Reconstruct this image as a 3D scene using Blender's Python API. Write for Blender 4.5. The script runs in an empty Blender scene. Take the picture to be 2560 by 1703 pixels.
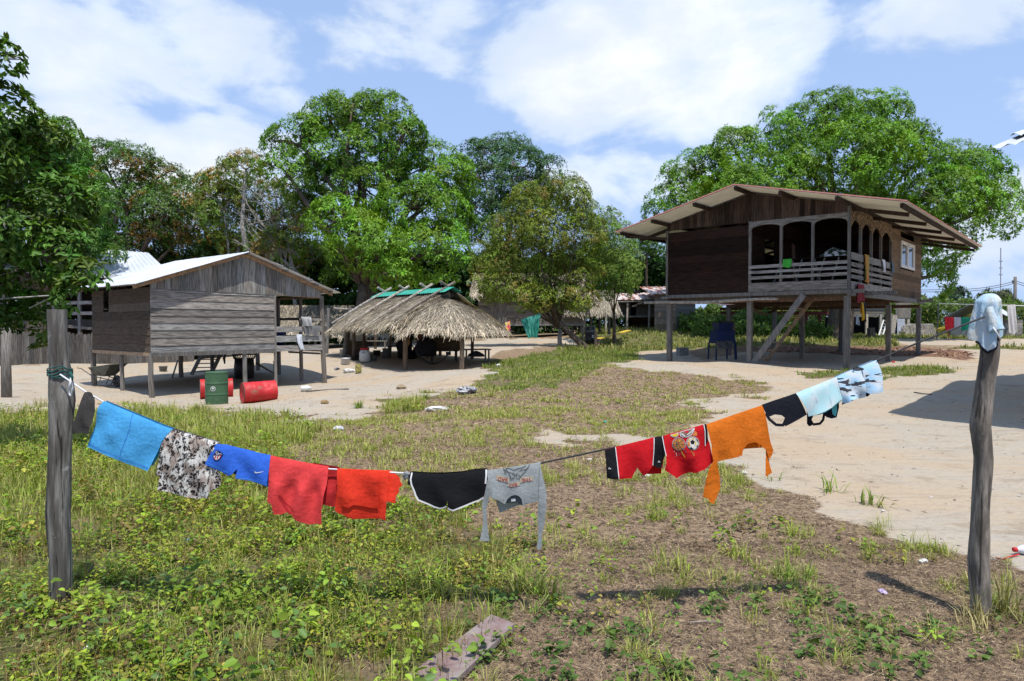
import bpy, math, random
import numpy as np
from mathutils import Vector, geometry
sc = bpy.context.scene
PI = math.pi
# ------------------------------------------------------------------ camera
FPX, CX, CY, EYE, HOR = 1705.0, 1280.0, 851.5, 1.65, 815.0      # photo focal length, centre, eye height, horizon row
TH = math.atan((CY - HOR) / FPX)
cd = bpy.data.cameras.new('camera'); cam = bpy.data.objects.new('camera', cd); sc.collection.objects.link(cam)
cd.sensor_width = 36; cd.lens = 36 * FPX / 2560; cd.clip_start = .05; cd.clip_end = 3000
cam.location = (0, 0, EYE); cam.rotation_euler = (PI / 2 - TH, 0, 0)
sc.camera = cam
# ------------------------------------------------------------------ light
SUN_EL = math.radians(68); SDX, SDY = -.36, .933                 # horizontal direction the shadows fall
sund = Vector((SDX * math.cos(SUN_EL), SDY * math.cos(SUN_EL), -math.sin(SUN_EL))).normalized()
ld = bpy.data.lights.new('sun', 'SUN'); ld.energy = 4.3; ld.angle = math.radians(.55); ld.color = (1, .955, .88)
lo = bpy.data.objects.new('sun', ld); sc.collection.objects.link(lo)
lo.rotation_euler = sund.to_track_quat('-Z', 'Y').to_euler()
sc.view_settings.view_transform = 'Standard'; sc.view_settings.look = 'None'
sc.view_settings.exposure = 0.28; sc.view_settings.gamma = 1; sc.view_settings.use_curve_mapping = False
sc.render.engine = 'CYCLES'
sc.cycles.max_bounces = 6; sc.cycles.diffuse_bounces = 3; sc.cycles.transmission_bounces = 4; sc.cycles.transparent_max_bounces = 4
sc.cycles.caustics_reflective = False; sc.cycles.caustics_refractive = False

class NT:                                                         # small node-tree helper
    def __init__(s, nt): s.nt = nt
    def n(s, t, **k):
        o = s.nt.nodes.new(t)
        for a, v in k.items():
            if a[0] == 'i' and a[1:].isdigit(): o.inputs[int(a[1:])].default_value = v
            else: setattr(o, a, v)
        return o
    def l(s, a, b): s.nt.links.new(a, b)
    def m(s, op, a, b=None, c=None):
        o = s.n('ShaderNodeMath', operation=op)
        for i, x in enumerate((a, b, c)):
            if x is None: continue
            if isinstance(x, (int, float)): o.inputs[i].default_value = x
            else: s.l(x, o.inputs[i])
        return o.outputs[0]
    def mix(s, f, a, b, mode='MIX'):
        o = s.n('ShaderNodeMix', data_type='RGBA', blend_type=mode)
        for i, x in ((0, f), (6, a), (7, b)):
            if isinstance(x, (int, float)): o.inputs[i].default_value = x
            elif isinstance(x, tuple): o.inputs[i].default_value = (*x[:3], 1)
            else: s.l(x, o.inputs[i])
        return o.outputs[2]
    def mr(s, x, a, b, c=0., d=1., smooth=True):
        o = s.n('ShaderNodeMapRange', interpolation_type='SMOOTHSTEP' if smooth else 'LINEAR')
        s.l(x, o.inputs[0])
        for i, v in zip((1, 2, 3, 4), (a, b, c, d)): o.inputs[i].default_value = v
        return o.outputs[0]
    def noise(s, vec, scale, detail=5, rough=.55, dist=0., col=False):
        o = s.n('ShaderNodeTexNoise'); o.inputs['Scale'].default_value = scale; o.inputs['Detail'].default_value = detail
        o.inputs['Roughness'].default_value = rough; o.inputs['Distortion'].default_value = dist
        if vec is not None: s.l(vec, o.inputs['Vector'])
        return o.outputs['Color' if col else 'Fac']
    def mapping(s, vec, scale=(1, 1, 1), loc=(0, 0, 0), rot=(0, 0, 0)):
        o = s.n('ShaderNodeMapping'); o.inputs['Scale'].default_value = scale; o.inputs['Location'].default_value = loc
        o.inputs['Rotation'].default_value = rot; s.l(vec, o.inputs['Vector']); return o.outputs[0]

# ------------------------------------------------------------------ sky with clouds (by direction)
w = bpy.data.worlds.new('World'); sc.world = w; w.use_nodes = True
w.node_tree.nodes.clear(); t = NT(w.node_tree)
sky = t.n('ShaderNodeTexSky', sky_type='NISHITA', sun_disc=False, sun_elevation=SUN_EL, sun_rotation=math.atan2(-SDX, -SDY), air_density=1., dust_density=1.2, ozone_density=1.)
co = t.n('ShaderNodeTexCoord').outputs['Generated']
wn = t.noise(t.mapping(co, (1, 1, 1.6)), 3.2, 4, .5, 0, True)      # domain warp so that cloud edges billow
warp = t.n('ShaderNodeVectorMath', operation='MULTIPLY_ADD'); t.l(wn, warp.inputs[0]); warp.inputs[1].default_value = (.16, .16, .10); t.l(co, warp.inputs[2])
wv = t.n('ShaderNodeVectorMath', operation='ADD'); t.l(warp.outputs[0], wv.inputs[0]); wv.inputs[1].default_value = (-.08, -.08, -.05)
wv = wv.outputs[0]
def blob(u, v, ru, rv, amp):                                       # a cloud: direction of its middle, angular half sizes
    d = Vector(((u - CX) / FPX, 1, (HOR - v) / FPX)).normalized()
    s = t.n('ShaderNodeVectorMath', operation='SUBTRACT'); t.l(wv, s.inputs[0]); s.inputs[1].default_value = d
    a, b = FPX / ru, FPX / rv
    k = t.n('ShaderNodeVectorMath', operation='MULTIPLY'); t.l(s.outputs[0], k.inputs[0]); k.inputs[1].default_value = (a, min(a, b), b)
    L = t.n('ShaderNodeVectorMath', operation='LENGTH'); t.l(k.outputs[0], L.inputs[0])
    return t.mr(L.outputs['Value'], .25, 1.15, amp, 0.)
BL = [(1640, 155, 570, 255, .66), (330, 380, 560, 180, .62), (260, 70, 640, 240, .44), (1000, 90, 380, 240, .42), (2330, 40, 420, 150, .42),
      (1560, 470, 330, 150, .45), (2450, 560, 420, 190, .42), (-900, 300, 700, 260, .5), (3300, 200, 600, 220, .5), (650, 300, 240, 120, .42), (1300, 330, 260, 90, .22),
      (1230, 200, 200, 160, .25)]
acc = None
for b in BL:
    o = blob(*b); acc = o if acc is None else t.m('MAXIMUM', acc, o)
den = t.m('ADD', acc, t.m('MULTIPLY', t.m('SUBTRACT', t.noise(t.mapping(co, (1, 1, 1.9), (.3, .1, .2)), 5.5, 9, .56, .25), .5), 1.25))
cover = t.mr(den, .22, .43)
thick = t.mr(den, .36, .74)
shade = t.mr(t.noise(t.mapping(co, (1, 1, 2.2), (1.7, .4, .06)), 4.3, 6, .55, .2), .40, .66)
sepz = t.n('ShaderNodeSeparateXYZ'); t.l(co, sepz.inputs[0])
ccol = t.mix(thick, (.70, .805, .975), (.95, .97, 1.0))
ccol = t.mix(t.m('MULTIPLY', shade, .7), ccol, (.62, .715, .86))
skyc = t.mix(1., sky.outputs[0], (.082, .088, .089), 'MULTIPLY')
lowhaze = t.mr(sepz.outputs[2], .0, .45, .62, .14, False)
skyc = t.mix(lowhaze, skyc, (.66, .80, 1.0))
skyc = t.mix(.66, skyc, (.40, .59, 1.0))
fin = t.mix(t.m('MULTIPLY', cover, .95), skyc, ccol)
bg = t.n('ShaderNodeBackground'); t.l(fin, bg.inputs[0]); bg.inputs[1].default_value = .92
t.l(bg.outputs[0], t.n('ShaderNodeOutputWorld').inputs[0])

# ------------------------------------------------------------------ photo geometry helpers
ct, st = math.cos(TH), math.sin(TH)
def W(u, v, d):                                                   # world point seen at photo pixel (u, v) whose Y is d
    a, b = (u - CX) / FPX, (CY - v) / FPX
    dx, dy, dz = a, ct + b * st, -st + b * ct
    k = d / dy
    return Vector((dx * k, d, EYE + dz * k))
def project(x, y, z):
    z = z - EYE; d = np.maximum(y * ct - z * st, .05); up = y * st + z * ct
    return CX + FPX * x / d, CY - FPX * up / d
_cp = [W(*q) for q in ((155, 1512, 4.05), (2455, 1553, 3.81), (1280, 1703, 3.17), (1280, 1300, 5.8), (700, 1300, 5.8), (1900, 1300, 5.8), (383, 994, 20), (236, 970, 22.3),
    (700, 975, 23), (813, 970, 24.6), (550, 1010, 19), (300, 1040, 14), (0, 1030, 14), (620, 1050, 13), (900, 970, 20), (1300, 930, 21), (1400, 893, 25), (1560, 905, 24), (2109, 924, 22), (1866, 907, 24.2),
    (1667, 904, 26.3), (2293, 885, 30.2), (2213, 905, 26), (1900, 1000, 15.2), (2200, 1040, 12.5), (2500, 920, 25), (1012, 923, 26), (1154, 926, 25.3), (884, 885, 29.3), (100, 915, 28), (360, 905, 31),
    (858, 873, 33), (1300, 862, 34), (1460, 874, 36), (1295, 845, 45), (1480, 833, 46), (1650, 821, 52), (1900, 850, 40), (2500, 855, 42), (2150, 840, 58), (2500, 845, 52), (150, 880, 34), (520, 935, 26),
    (1350, 1000, 14.5), (1000, 1150, 8.3), (1600, 1150, 8.4), (500, 1150, 8.2), (1150, 895, 30))]
_cp += [Vector(q) for q in ((-15, 10, -.1), (15, 8, 0), (-25, 25, -.15), (30, 25, .2), (0, -6, 0), (-8, -4, 0), (8, -4, 0), (-60, 80, 1.2), (0, 85, 1.6), (60, 80, 1.0), (0, 300, 2), (-200, 200, 2), (200, 200, 2), (-45, 45, .6), (45, 45, .7))]
_CP = np.array(_cp)
def hgt(x, y):
    x = np.asarray(x, float); y = np.asarray(y, float)
    num = np.zeros(np.broadcast(x, y).shape); den = np.zeros_like(num)
    for px, py, pz in _CP:
        r = (x - px) ** 2 + (y - py) ** 2
        s = 1. + .04 * (px * px + py * py) * .12
        wt = (r + s) ** -1.8
        num += wt * pz; den += wt
    k = np.clip((np.hypot(x, y) - 6) / 10, .12, 1)
    bump = .035 * np.sin(x * 1.3 + 2 * np.sin(y * .7)) * np.sin(y * 1.1 + .6) + .02 * np.sin(x * 3.1 + y * 1.7) * np.sin(y * 2.9 - x * .8)
    return num / den + bump * k
def gz(x, y): return float(hgt(x, y))
def G(u, v, dz=0.):                                               # ground point under photo pixel
    a, b = (u - CX) / FPX, (CY - v) / FPX
    dx, dy, dzz = a, ct + b * st, -st + b * ct
    ks = np.geomspace(1.5, 120, 3000)
    zz = EYE + dzz * ks - hgt(dx * ks, dy * ks)
    i = np.argmax(zz < 0); k = ks[i] if zz[i] < 0 else 60
    p = Vector((dx * k, dy * k, 0)); p.z = gz(p.x, p.y) + dz
    return p
def on(u, d, dz=0.):                                              # ground point on the photo column u at depth d
    x = (u - CX) / FPX * d
    return Vector((x, d, gz(x, d) + dz))

# ------------------------------------------------------------------ object helpers
def tag(o, label=None, cat=None, group=None, kind=None):
    if label: o['label'] = label
    if cat: o['category'] = cat
    if group: o['group'] = group
    if kind: o['kind'] = kind
    return o
def thing(name, label, cat, loc, group=None):
    o = bpy.data.objects.new(name, None); o.empty_display_size = .2; sc.collection.objects.link(o); o.location = loc
    return tag(o, label, cat, group)
def wloc(o):
    p = Vector((0, 0, 0))
    while o: p += Vector(o.location); o = o.parent
    return p
def link(name, me, m, parent=None, loc=None):
    o = bpy.data.objects.new(name, me); sc.collection.objects.link(o)
    if m is not None and len(me.materials) == 0: me.materials.append(m)
    if parent is not None: o.parent = parent
    if loc is not None: o.location = loc
    return o
def np_mesh(name, V, F, C=None, smooth=False):                     # V (n,3), F (m,k) arrays, C (n,3)
    me = bpy.data.meshes.new(name); V = np.asarray(V, np.float32); F = np.asarray(F, np.int32)
    me.vertices.add(len(V)); me.vertices.foreach_set('co', V.ravel())
    m, k = F.shape
    me.loops.add(m * k); me.loops.foreach_set('vertex_index', F.ravel())
    me.polygons.add(m); me.polygons.foreach_set('loop_start', np.arange(0, m * k, k, dtype=np.int32))
    if smooth: me.polygons.foreach_set('use_smooth', np.ones(m, bool))
    me.update(calc_edges=True)
    C = np.ones((len(V), 3), np.float32) if C is None else np.asarray(C, np.float32)
    at = me.attributes.new('Col', 'FLOAT_COLOR', 'POINT')
    at.data.foreach_set('color', np.concatenate([C, np.ones((len(V), 1), np.float32)], 1).astype(np.float32).ravel())
    return me
class MB:
    def __init__(s, seed=0): s.V = []; s.F = []; s.C = []; s.t = (1, 1, 1); s.r = random.Random(seed)
    def tint(s, lo=.75, hi=1.2, warm=.06):
        g = s.r.uniform(lo, hi); k = s.r.uniform(-warm, warm); s.t = (g * (1 + k), g, g * (1 - k)); return s
    def add(s, vs, fs):
        n = len(s.V); s.V += [tuple(v) for v in vs]; s.C += [s.t] * len(vs); s.F += [[n + i for i in f] for f in fs]
    def quad(s, a, b, c, d): s.add((a, b, c, d), ((0, 1, 2, 3),))
    def para(s, o, x, y, z):
        o, x, y, z = map(Vector, (o, x, y, z))
        s.add((o, o + x, o + x + y, o + y, o + z, o + x + z, o + x + y + z, o + y + z),
              ((0, 3, 2, 1), (4, 5, 6, 7), (0, 1, 5, 4), (1, 2, 6, 5), (2, 3, 7, 6), (3, 0, 4, 7)))
    def beam(s, p, q, wd, ht, up=(0, 0, 1)):                       # bar from p to q, centred
        p, q = Vector(p), Vector(q); d = (q - p); u = Vector(up); sd = d.cross(u)
        if sd.length < 1e-5: u = Vector((1, 0, 0)); sd = d.cross(u)
        sd.normalize(); u = sd.cross(d).normalized()
        s.para(p - sd * wd / 2 - u * ht / 2, d, sd * wd, u * ht)
    def box(s, c, sx, sy, sz, ang=0):
        c = Vector(c); x = Vector((math.cos(ang), math.sin(ang), 0)) * sx; y = Vector((-math.sin(ang), math.cos(ang), 0)) * sy
        s.para(c - x / 2 - y / 2, x, y, (0, 0, sz))
    def tube(s, pts, rs, n=8, caps=True, jit=0.):
        pts = [Vector(p) for p in pts]
        if not isinstance(rs, (list, tuple)): rs = [rs] * len(pts)
        rings = []; ref = Vector((.13, .27, .95))
        for i, p in enumerate(pts):
            d = (pts[min(i + 1, len(pts) - 1)] - pts[max(i - 1, 0)]).normalized()
            a = d.cross(ref)
            if a.length < .1: a = d.cross(Vector((1, 0, 0)))
            a.normalize(); b = d.cross(a)
            rings.append([p + (a * math.cos(2 * PI * k / n) + b * math.sin(2 * PI * k / n)) * rs[i] * (1 + s.r.uniform(-jit, jit)) for k in range(n)])
        vs = [v for r in rings for v in r]; fs = []
        for i in range(len(pts) - 1):
            for k in range(n): fs.append((i * n + k, i * n + (k + 1) % n, (i + 1) * n + (k + 1) % n, (i + 1) * n + k))
        if caps: fs.append(tuple(range(n - 1, -1, -1))); fs.append(tuple(range((len(pts) - 1) * n, len(pts) * n)))
        s.add(vs, fs)
    def lathe(s, o, ax, prof, n=24):                               # profile of (radius, height along ax)
        o = Vector(o); ax = Vector(ax).normalized(); a = ax.cross(Vector((.2, .9, .1)) if abs(ax.z) > .5 else Vector((0, 0, 1))).normalized(); b = ax.cross(a)
        vs = [o + ax * h + (a * math.cos(2 * PI * k / n) + b * math.sin(2 * PI * k / n)) * r for r, h in prof for k in range(n)]
        fs = [(i * n + k, i * n + (k + 1) % n, (i + 1) * n + (k + 1) % n, (i + 1) * n + k) for i in range(len(prof) - 1) for k in range(n)]
        s.add(vs, fs)
    def grid(s, rows):
        n = len(rows[0]); vs = [p for r in rows for p in r]
        s.add(vs, [(i * n + j, i * n + j + 1, (i + 1) * n + j + 1, (i + 1) * n + j) for i in range(len(rows) - 1) for j in range(n - 1)])
    def prism(s, pts, d):                                          # extrude a closed outline by vector d
        pts = [Vector(p) for p in pts]; d = Vector(d); n = len(pts)
        s.add(pts + [p + d for p in pts], [tuple(range(n)), tuple(range(2 * n - 1, n - 1, -1))] + [(i, (i + 1) % n, n + (i + 1) % n, n + i) for i in range(n)])
    def build(s, name, m, parent=None, smooth=False, loc=None):
        o0 = wloc(parent) if parent is not None else Vector(loc if loc is not None else (0, 0, 0))
        me = bpy.data.meshes.new(name)
        me.from_pydata([(v[0] - o0.x, v[1] - o0.y, v[2] - o0.z) for v in s.V], [], s.F); me.update()
        at = me.attributes.new('Col', 'FLOAT_COLOR', 'POINT')
        at.data.foreach_set('color', np.array([(*c, 1) for c in s.C], np.float32).ravel())
        if smooth: me.polygons.foreach_set('use_smooth', np.ones(len(me.polygons), bool))
        return link(name, me, m, parent, None if parent is not None else o0)
def copy_tree(o, parent=None):
    c = o.copy(); sc.collection.objects.link(c); c.parent = parent
    for ch in list(o.children): copy_tree(ch, c)
    return c

# ------------------------------------------------------------------ materials
def mat(name, col, col2=None, scale=4., stretch=(1, 1, 1), rough=.85, lo=.35, hi=.65, bump=0., spec=.25, trans=0., metal=0., detail=6, fine=None, uv=False, dirt=None, wrinkle=0., crack=0.):
    m = bpy.data.materials.new(name); m.use_nodes = True; m.node_tree.nodes.clear(); t = NT(m.node_tree)
    tc = t.n('ShaderNodeTexCoord'); vec = t.mapping(tc.outputs['UV' if uv else 'Object'], stretch)
    nz = t.noise(vec, scale, detail, .6)
    c = t.mix(t.mr(nz, lo, hi), col, col2 or tuple(x * .8 for x in col))
    if fine:
        n2 = t.noise(vec, scale * fine, 4, .6); c = t.mix(t.mr(n2, .3, .7, 0, .55), c, tuple(x * .55 for x in col), 'MIX')
    if dirt:                                                       # (colour, noise scale, low, high)
        c = t.mix(t.mr(t.noise(tc.outputs['Object'], dirt[1], 5, .6), dirt[2], dirt[3]), c, dirt[0])
    if crack: c = t.mix(t.mr(t.noise(t.mapping(tc.outputs['Object'], (16, 16, .8)), 2.4, 3, .5, .3), .60, .66, 0, crack), c, (.02, .018, .016))
    at = t.n('ShaderNodeAttribute', attribute_name='Col'); c = t.mix(1., c, at.outputs['Color'], 'MULTIPLY')
    p = t.n('ShaderNodeBsdfPrincipled'); t.l(c, p.inputs['Base Color']); p.inputs['Roughness'].default_value = rough
    p.inputs['Specular IOR Level'].default_value = spec; p.inputs['Metallic'].default_value = metal
    if bump:
        b = t.n('ShaderNodeBump'); b.inputs['Strength'].default_value = bump; b.inputs['Distance'].default_value = .02; t.l(nz, b.inputs['Height']); t.l(b.outputs[0], p.inputs['Normal'])
    if wrinkle:
        wn_ = t.m('ADD', t.noise(t.mapping(vec, (1.6, .8, 1), rot=(0, 0, .5)), 11, 4, .5, .8), t.noise(t.mapping(vec, (.9, 1.3, 1), (4, 2, 0), rot=(0, 0, -.7)), 17, 4, .5, 1.))
        b = t.n('ShaderNodeBump'); b.inputs['Strength'].default_value = wrinkle; b.inputs['Distance'].default_value = .03; t.l(wn_, b.inputs['Height']); t.l(b.outputs[0], p.inputs['Normal'])
    out = p.outputs[0]
    if trans:
        tr = t.n('ShaderNodeBsdfTranslucent'); t.l(t.mix(1., c, (1.35, 1.35, .45), 'MULTIPLY'), tr.inputs[0])
        ms = t.n('ShaderNodeMixShader'); ms.inputs[0].default_value = trans; t.l(out, ms.inputs[1]); t.l(tr.outputs[0], ms.inputs[2]); out = ms.outputs[0]
    t.l(out, t.n('ShaderNodeOutputMaterial').inputs[0])
    return m
HS, VS = (1.2, 1.2, 16), (14, 14, 1.0)                              # grain running level / upright
M = {}
M['grey_h'] = mat('grey_boards_level', (.37, .345, .315), (.09, .084, .078), 2.6, HS, .9, .36, .66, .25, .15, fine=3)
M['grey_v'] = mat('grey_boards_upright', (.34, .32, .29), (.085, .078, .072), 2.6, VS, .9, .34, .66, .25, .15, fine=3)
M['dark_h'] = mat('dark_boards_level', (.040, .024, .018), (.012, .009, .008), 2.2, HS, .95, .42, .68, .3, .06, fine=3, dirt=((.075, .030, .018), 1.3, .62, .78))
M['dark_v'] = mat('dark_boards_upright', (.085, .055, .040), (.025, .018, .015), 2.2, VS, .85, .38, .62, .2, .15, fine=3)
M['brown_h'] = mat('brown_boards_level', (.20, .135, .085), (.075, .052, .036), 3, HS, .88, .36, .64, .2, .15, fine=3)
M['brown_v'] = mat('brown_boards_upright', (.16, .11, .075), (.05, .036, .028), 3, VS, .88, .36, .64, .2, .15, fine=3)
M['post'] = mat('weathered_post', (.26, .24, .215), (.10, .09, .08), 3, VS, .9, .34, .66, .3, .15, fine=3)
M['log'] = mat('pale_log', (.42, .38, .33), (.2, .17, .14), 5, (2, 2, 2), .9, .35, .65, .3, .15)
M['newwood'] = mat('tan_wood', (.40, .27, .17), (.24, .16, .10), 4, (3, 3, 3), .85, .35, .65, .2, .2)
M['underwood'] = mat('brown_joist', (.17, .095, .055), (.08, .05, .033), 4, (3, 3, 3), .85, .35, .65, .2, .2)
M['sheet'] = mat('zinc_roof', (.66, .68, .72), (.48, .50, .54), 1.2, (1, 1, 1), .42, .35, .7, 0, .5, metal=.25, dirt=((.33, .2, .13), 2.2, .66, .8))
M['rustsheet'] = mat('rusty_zinc', (.62, .56, .54), (.25, .085, .055), 1.1, (2.6, .6, .6), .6, .42, .56, 0, .4, metal=.1)
M['pinkroof'] = mat('pink_roof', (.60, .25, .20), (.48, .17, .14), 2, (1, 1, 1), .6, spec=.3)
M['cream'] = mat('cream_lining', (.88, .86, .80), (.78, .755, .68), 1.6, (1, 1, 1), .8, spec=.2)
M['white'] = mat('white_paint', (.74, .74, .72), (.62, .62, .6), 6, (1, 1, 1), .5)
M['glass'] = mat('window_glass', (.10, .13, .17), (.06, .08, .11), 1, (1, 1, 1), .08, spec=.9)
M['black'] = mat('black_plastic', (.018, .018, .02), (.03, .03, .032), 5, rough=.5, spec=.4)
M['thatch'] = mat('dry_thatch', (.40, .34, .25), (.20, .165, .12), 7, (1, 1, 1), .9, .3, .7, .4, .15)
M['straw'] = mat('thatch_straw', (1.0, .97, .92), (.8, .77, .72), 3, rough=.85, spec=.2, trans=.12)
M['greensheet'] = mat('green_sheet', (.045, .36, .27), (.03, .26, .2), 3, rough=.5, spec=.3)
M['bark'] = mat('tree_bark', (.16, .125, .095), (.06, .048, .038), 4, (3, 3, 1), .95, bump=.5, spec=.1)
M['palebark'] = mat('pale_bark', (.44, .42, .39), (.16, .145, .125), 6, (2, 2, 2), .95, .4, .6, .4, .1)
M['leaf'] = mat('leaf', (1, 1, 1), (.78, .8, .75), 1.0, rough=.5, spec=.24, trans=.22)
M['blade'] = mat('grass_blade', (1, 1, 1), (.85, .87, .8), 2.0, rough=.6, spec=.2, trans=.25)
M['litter'] = mat('dry_litter', (1, 1, 1), (.8, .78, .75), 3.0, rough=.9, spec=.1)
M['reddrum'] = mat('red_drum_paint', (.54, .022, .026), (.40, .020, .022), 3, rough=.55, spec=.35, dirt=((.26, .12, .08), 4, .56, .74))
M['greendrum'] = mat('green_drum_paint', (.055, .125, .060), (.042, .10, .05), 4, rough=.55, spec=.35, dirt=((.17, .15, .1), 5, .58, .76))
M['plastic_grey'] = mat('grey_plastic', (.16, .165, .16), (.12, .125, .12), 4, rough=.6)
M['plastic_white'] = mat('white_plastic', (.66, .66, .64), (.5, .5, .47), 4, rough=.5)
M['red'] = mat('red_plastic', (.5, .03, .03), rough=.5)
M['blue'] = mat('blue_paint', (.010, .024, .095), (.008, .018, .07), 4, rough=.5)
M['yellow'] = mat('yellow_paint', (.68, .47, .05), (.55, .38, .05), 4, rough=.6)
M['metal'] = mat('dull_steel', (.20, .20, .20), (.10, .10, .10), 5, rough=.5, metal=.6)
M['barrow'] = mat('barrow_steel', (.14, .15, .12), (.08, .08, .07), 5, rough=.6, metal=.2)
M['rope'] = mat('rope', (.05, .05, .055), (.03, .03, .03), 30, rough=.9)
M['whiterope'] = mat('white_cord', (.75, .75, .78), rough=.8)
M['concrete'] = mat('grey_block', (.30, .29, .27), (.2, .19, .18), 8, rough=.95)
M['cloth_and_shade'] = mat('dark_cloth', (.022, .022, .026), (.014, .014, .016), 8, rough=.9)  # black cloth, also used on sheets that stand in for shade
def flat(name, col, rough=.85, trans=0., var=.82): return mat(name, col, tuple(x * var for x in col), 9., rough=rough, trans=trans, spec=.2)

# ================================================================== ground
rng = np.random.default_rng(7)
POLY = {
 'sand': [[(-3000, 915), (0, 914), (330, 905), (420, 880), (560, 860), (800, 850), (1000, 860), (1230, 850), (1420, 848), (1440, 862), (1330, 868), (1240, 880), (1225, 905), (1190, 918),
           (1235, 932), (1180, 965), (1090, 985), (1000, 1000), (950, 1012), (935, 1035), (850, 1048), (700, 1052), (560, 1030), (430, 1036), (330, 1012), (120, 1025), (0, 1040), (-3000, 1080)],
          [(1500, 900), (1560, 885), (1640, 868), (1740, 905), (1900, 872), (2250, 880), (2420, 872), (2700, 862), (5000, 860), (5000, 1600), (2800, 1470), (2560, 1405), (2350, 1372), (2200, 1342), (2080, 1290), (2020, 1232), (1900, 1185), (1700, 1140), (1480, 1112), (1330, 1098), (1330, 1082),
           (1600, 1084), (1760, 1072), (1782, 1035), (1690, 1002), (1760, 992), (1890, 985), (1925, 965), (1850, 948), (1700, 930), (1580, 920), (1510, 912)],
          [(2230, 846), (5000, 838), (5000, 862), (2400, 866), (2230, 860)], [(1215, 846), (1440, 846), (1440, 858), (1215, 858)], [(1480, 868), (1700, 862), (1760, 905), (1500, 905)]],
 'green': [[(-3000, 1045), (0, 1035), (300, 1025), (560, 1040), (700, 1055), (800, 1075), (760, 1120), (700, 1180), (900, 1230), (1180, 1260), (1260, 1350), (1330, 1470), (1230, 1580), (1120, 1703), (1000, 2600), (-3000, 2600)],
           [(1185, 965), (1235, 932), (1200, 916), (1300, 892), (1400, 872), (1500, 868), (1590, 885), (1600, 900), (1500, 915), (1440, 950), (1250, 985)],
           [(1440, 826), (1620, 818), (2300, 832), (2240, 846), (2240, 868), (1950, 862), (1740, 872), (1560, 880), (1440, 862)], [(1990, 935), (2290, 915), (2420, 925), (2300, 945), (2000, 946)],
           [(2230, 836), (5000, 826), (5000, 840), (2230, 848)], [(2400, 866), (5000, 862), (5000, 868), (2380, 874)], [(935, 1035), (960, 1008), (1090, 985), (1060, 1020), (1000, 1035)]],
 'brown': [[(1960, 862), (2300, 868), (2430, 880), (2440, 900), (2300, 892), (1960, 882), (1740, 874)]]}
def inpoly(u, v, P):
    c = np.zeros(u.shape, bool); n = len(P)
    for i in range(n):
        x1, y1 = P[i]; x2, y2 = P[(i + 1) % n]
        if y1 == y2: continue
        k = ((y1 > v) != (y2 > v)) & (u < (x2 - x1) * (v - y1) / (y2 - y1) + x1)
        c ^= k
    return c
def wob(x, y, f, s=0.): return np.sin(x * f + 1.7 * np.sin(y * f * .8 + s)) * np.sin(y * f * 1.13 + 1.3 * np.sin(x * f * .7 + 2 * s) + s)
def zone(x, y, key, z=None, soft=1.):
    z = hgt(x, y) if z is None else z
    u, v = project(x, y, z)
    j = np.clip((v - 815), 4, 400) * .10 * soft
    u2 = u + j * 1.6 * (wob(x, y, 2.3, 1) + .6 * wob(x, y, 6.1, 2)); v2 = v + j * .55 * (wob(x, y, 2.9, 3) + .6 * wob(x, y, 7.3, 5))
    r = np.zeros(np.shape(x), bool)
    for P in POLY[key]: r |= inpoly(u2, v2, P)
    return r & (np.asarray(y) > .8)
tx = np.linspace(-4.6, 4.6, 420); ty = np.linspace(-1.5, 4.3, 400)
gx = 6 * np.sinh(tx); gy = 5 + 6 * np.sinh(ty)
X, Y = np.meshgrid(gx, gy); Z = hgt(X, Y)
nx, ny = len(gx), len(gy)
mk = np.stack([zone(X, Y, k, Z).astype(float) for k in ('sand', 'green', 'brown')], -1)
for _ in range(1):
    p = np.pad(mk, ((1, 1), (1, 1), (0, 0)), 'edge'); mk = (p[1:-1, 1:-1] * 2 + p[:-2, 1:-1] + p[2:, 1:-1] + p[1:-1, :-2] + p[1:-1, 2:]) / 6
Vg = np.stack([X, Y, Z], -1).reshape(-1, 3)
ii = (np.arange(ny - 1)[:, None] * nx + np.arange(nx - 1)[None, :]).ravel()
Fg = np.stack([ii, ii + 1, ii + nx + 1, ii + nx], 1)
me = np_mesh('ground', Vg, Fg, mk.reshape(-1, 3), True)
m = bpy.data.materials.new('ground'); m.use_nodes = True; m.node_tree.nodes.clear(); t = NT(m.node_tree)
oc = t.n('ShaderNodeTexCoord').outputs['Object']
sp = t.n('ShaderNodeSeparateColor'); t.l(t.n('ShaderNodeAttribute', attribute_name='Col').outputs['Color'], sp.inputs[0])
n_big = t.noise(oc, .35, 6, .6); n_mid = t.noise(oc, 1.7, 7, .62); n_fin = t.noise(oc, 14, 6, .65); n_gr = t.noise(oc, 90, 3, .6)
str_ = t.noise(t.mapping(oc, (.7, 3.2, 1), rot=(0, 0, .25)), 2.2, 7, .62, .6)
sand = t.mix(t.mr(str_, .35, .68), (.42, .355, .27), (.385, .35, .295))
sand = t.mix(t.mr(n_big, .42, .64), sand, (.43, .335, .235))
sand = t.mix(t.mr(n_mid, .54, .70, 0, .62), sand, (.29, .225, .16))
sand = t.mix(t.mr(n_fin, .50, .72, 0, .45), sand, (.29, .235, .175))
sand = t.mix(t.mr(t.noise(t.mapping(oc, (.45, 1.5, 1), (3, 1, 0), (0, 0, .5)), 1.3, 7, .68, 1.2), .55, .68, 0, .6), sand, (.25, .195, .14))
sand = t.mix(t.mr(t.noise(oc, 5.5, 5, .6), .60, .70, 0, .5), sand, (.24, .19, .145))
sand = t.mix(t.mr(n_gr, .64, .74, 0, .4), sand, (.22, .18, .14))
lit = t.mix(t.mr(n_fin, .32, .62), (.09, .062, .042), (.30, .21, .135))
lit = t.mix(t.mr(n_mid, .5, .68, 0, .7), lit, (.27, .19, .13))
lit = t.mix(t.mr(n_gr, .5, .7, 0, .5), lit, (.36, .29, .19))
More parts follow.
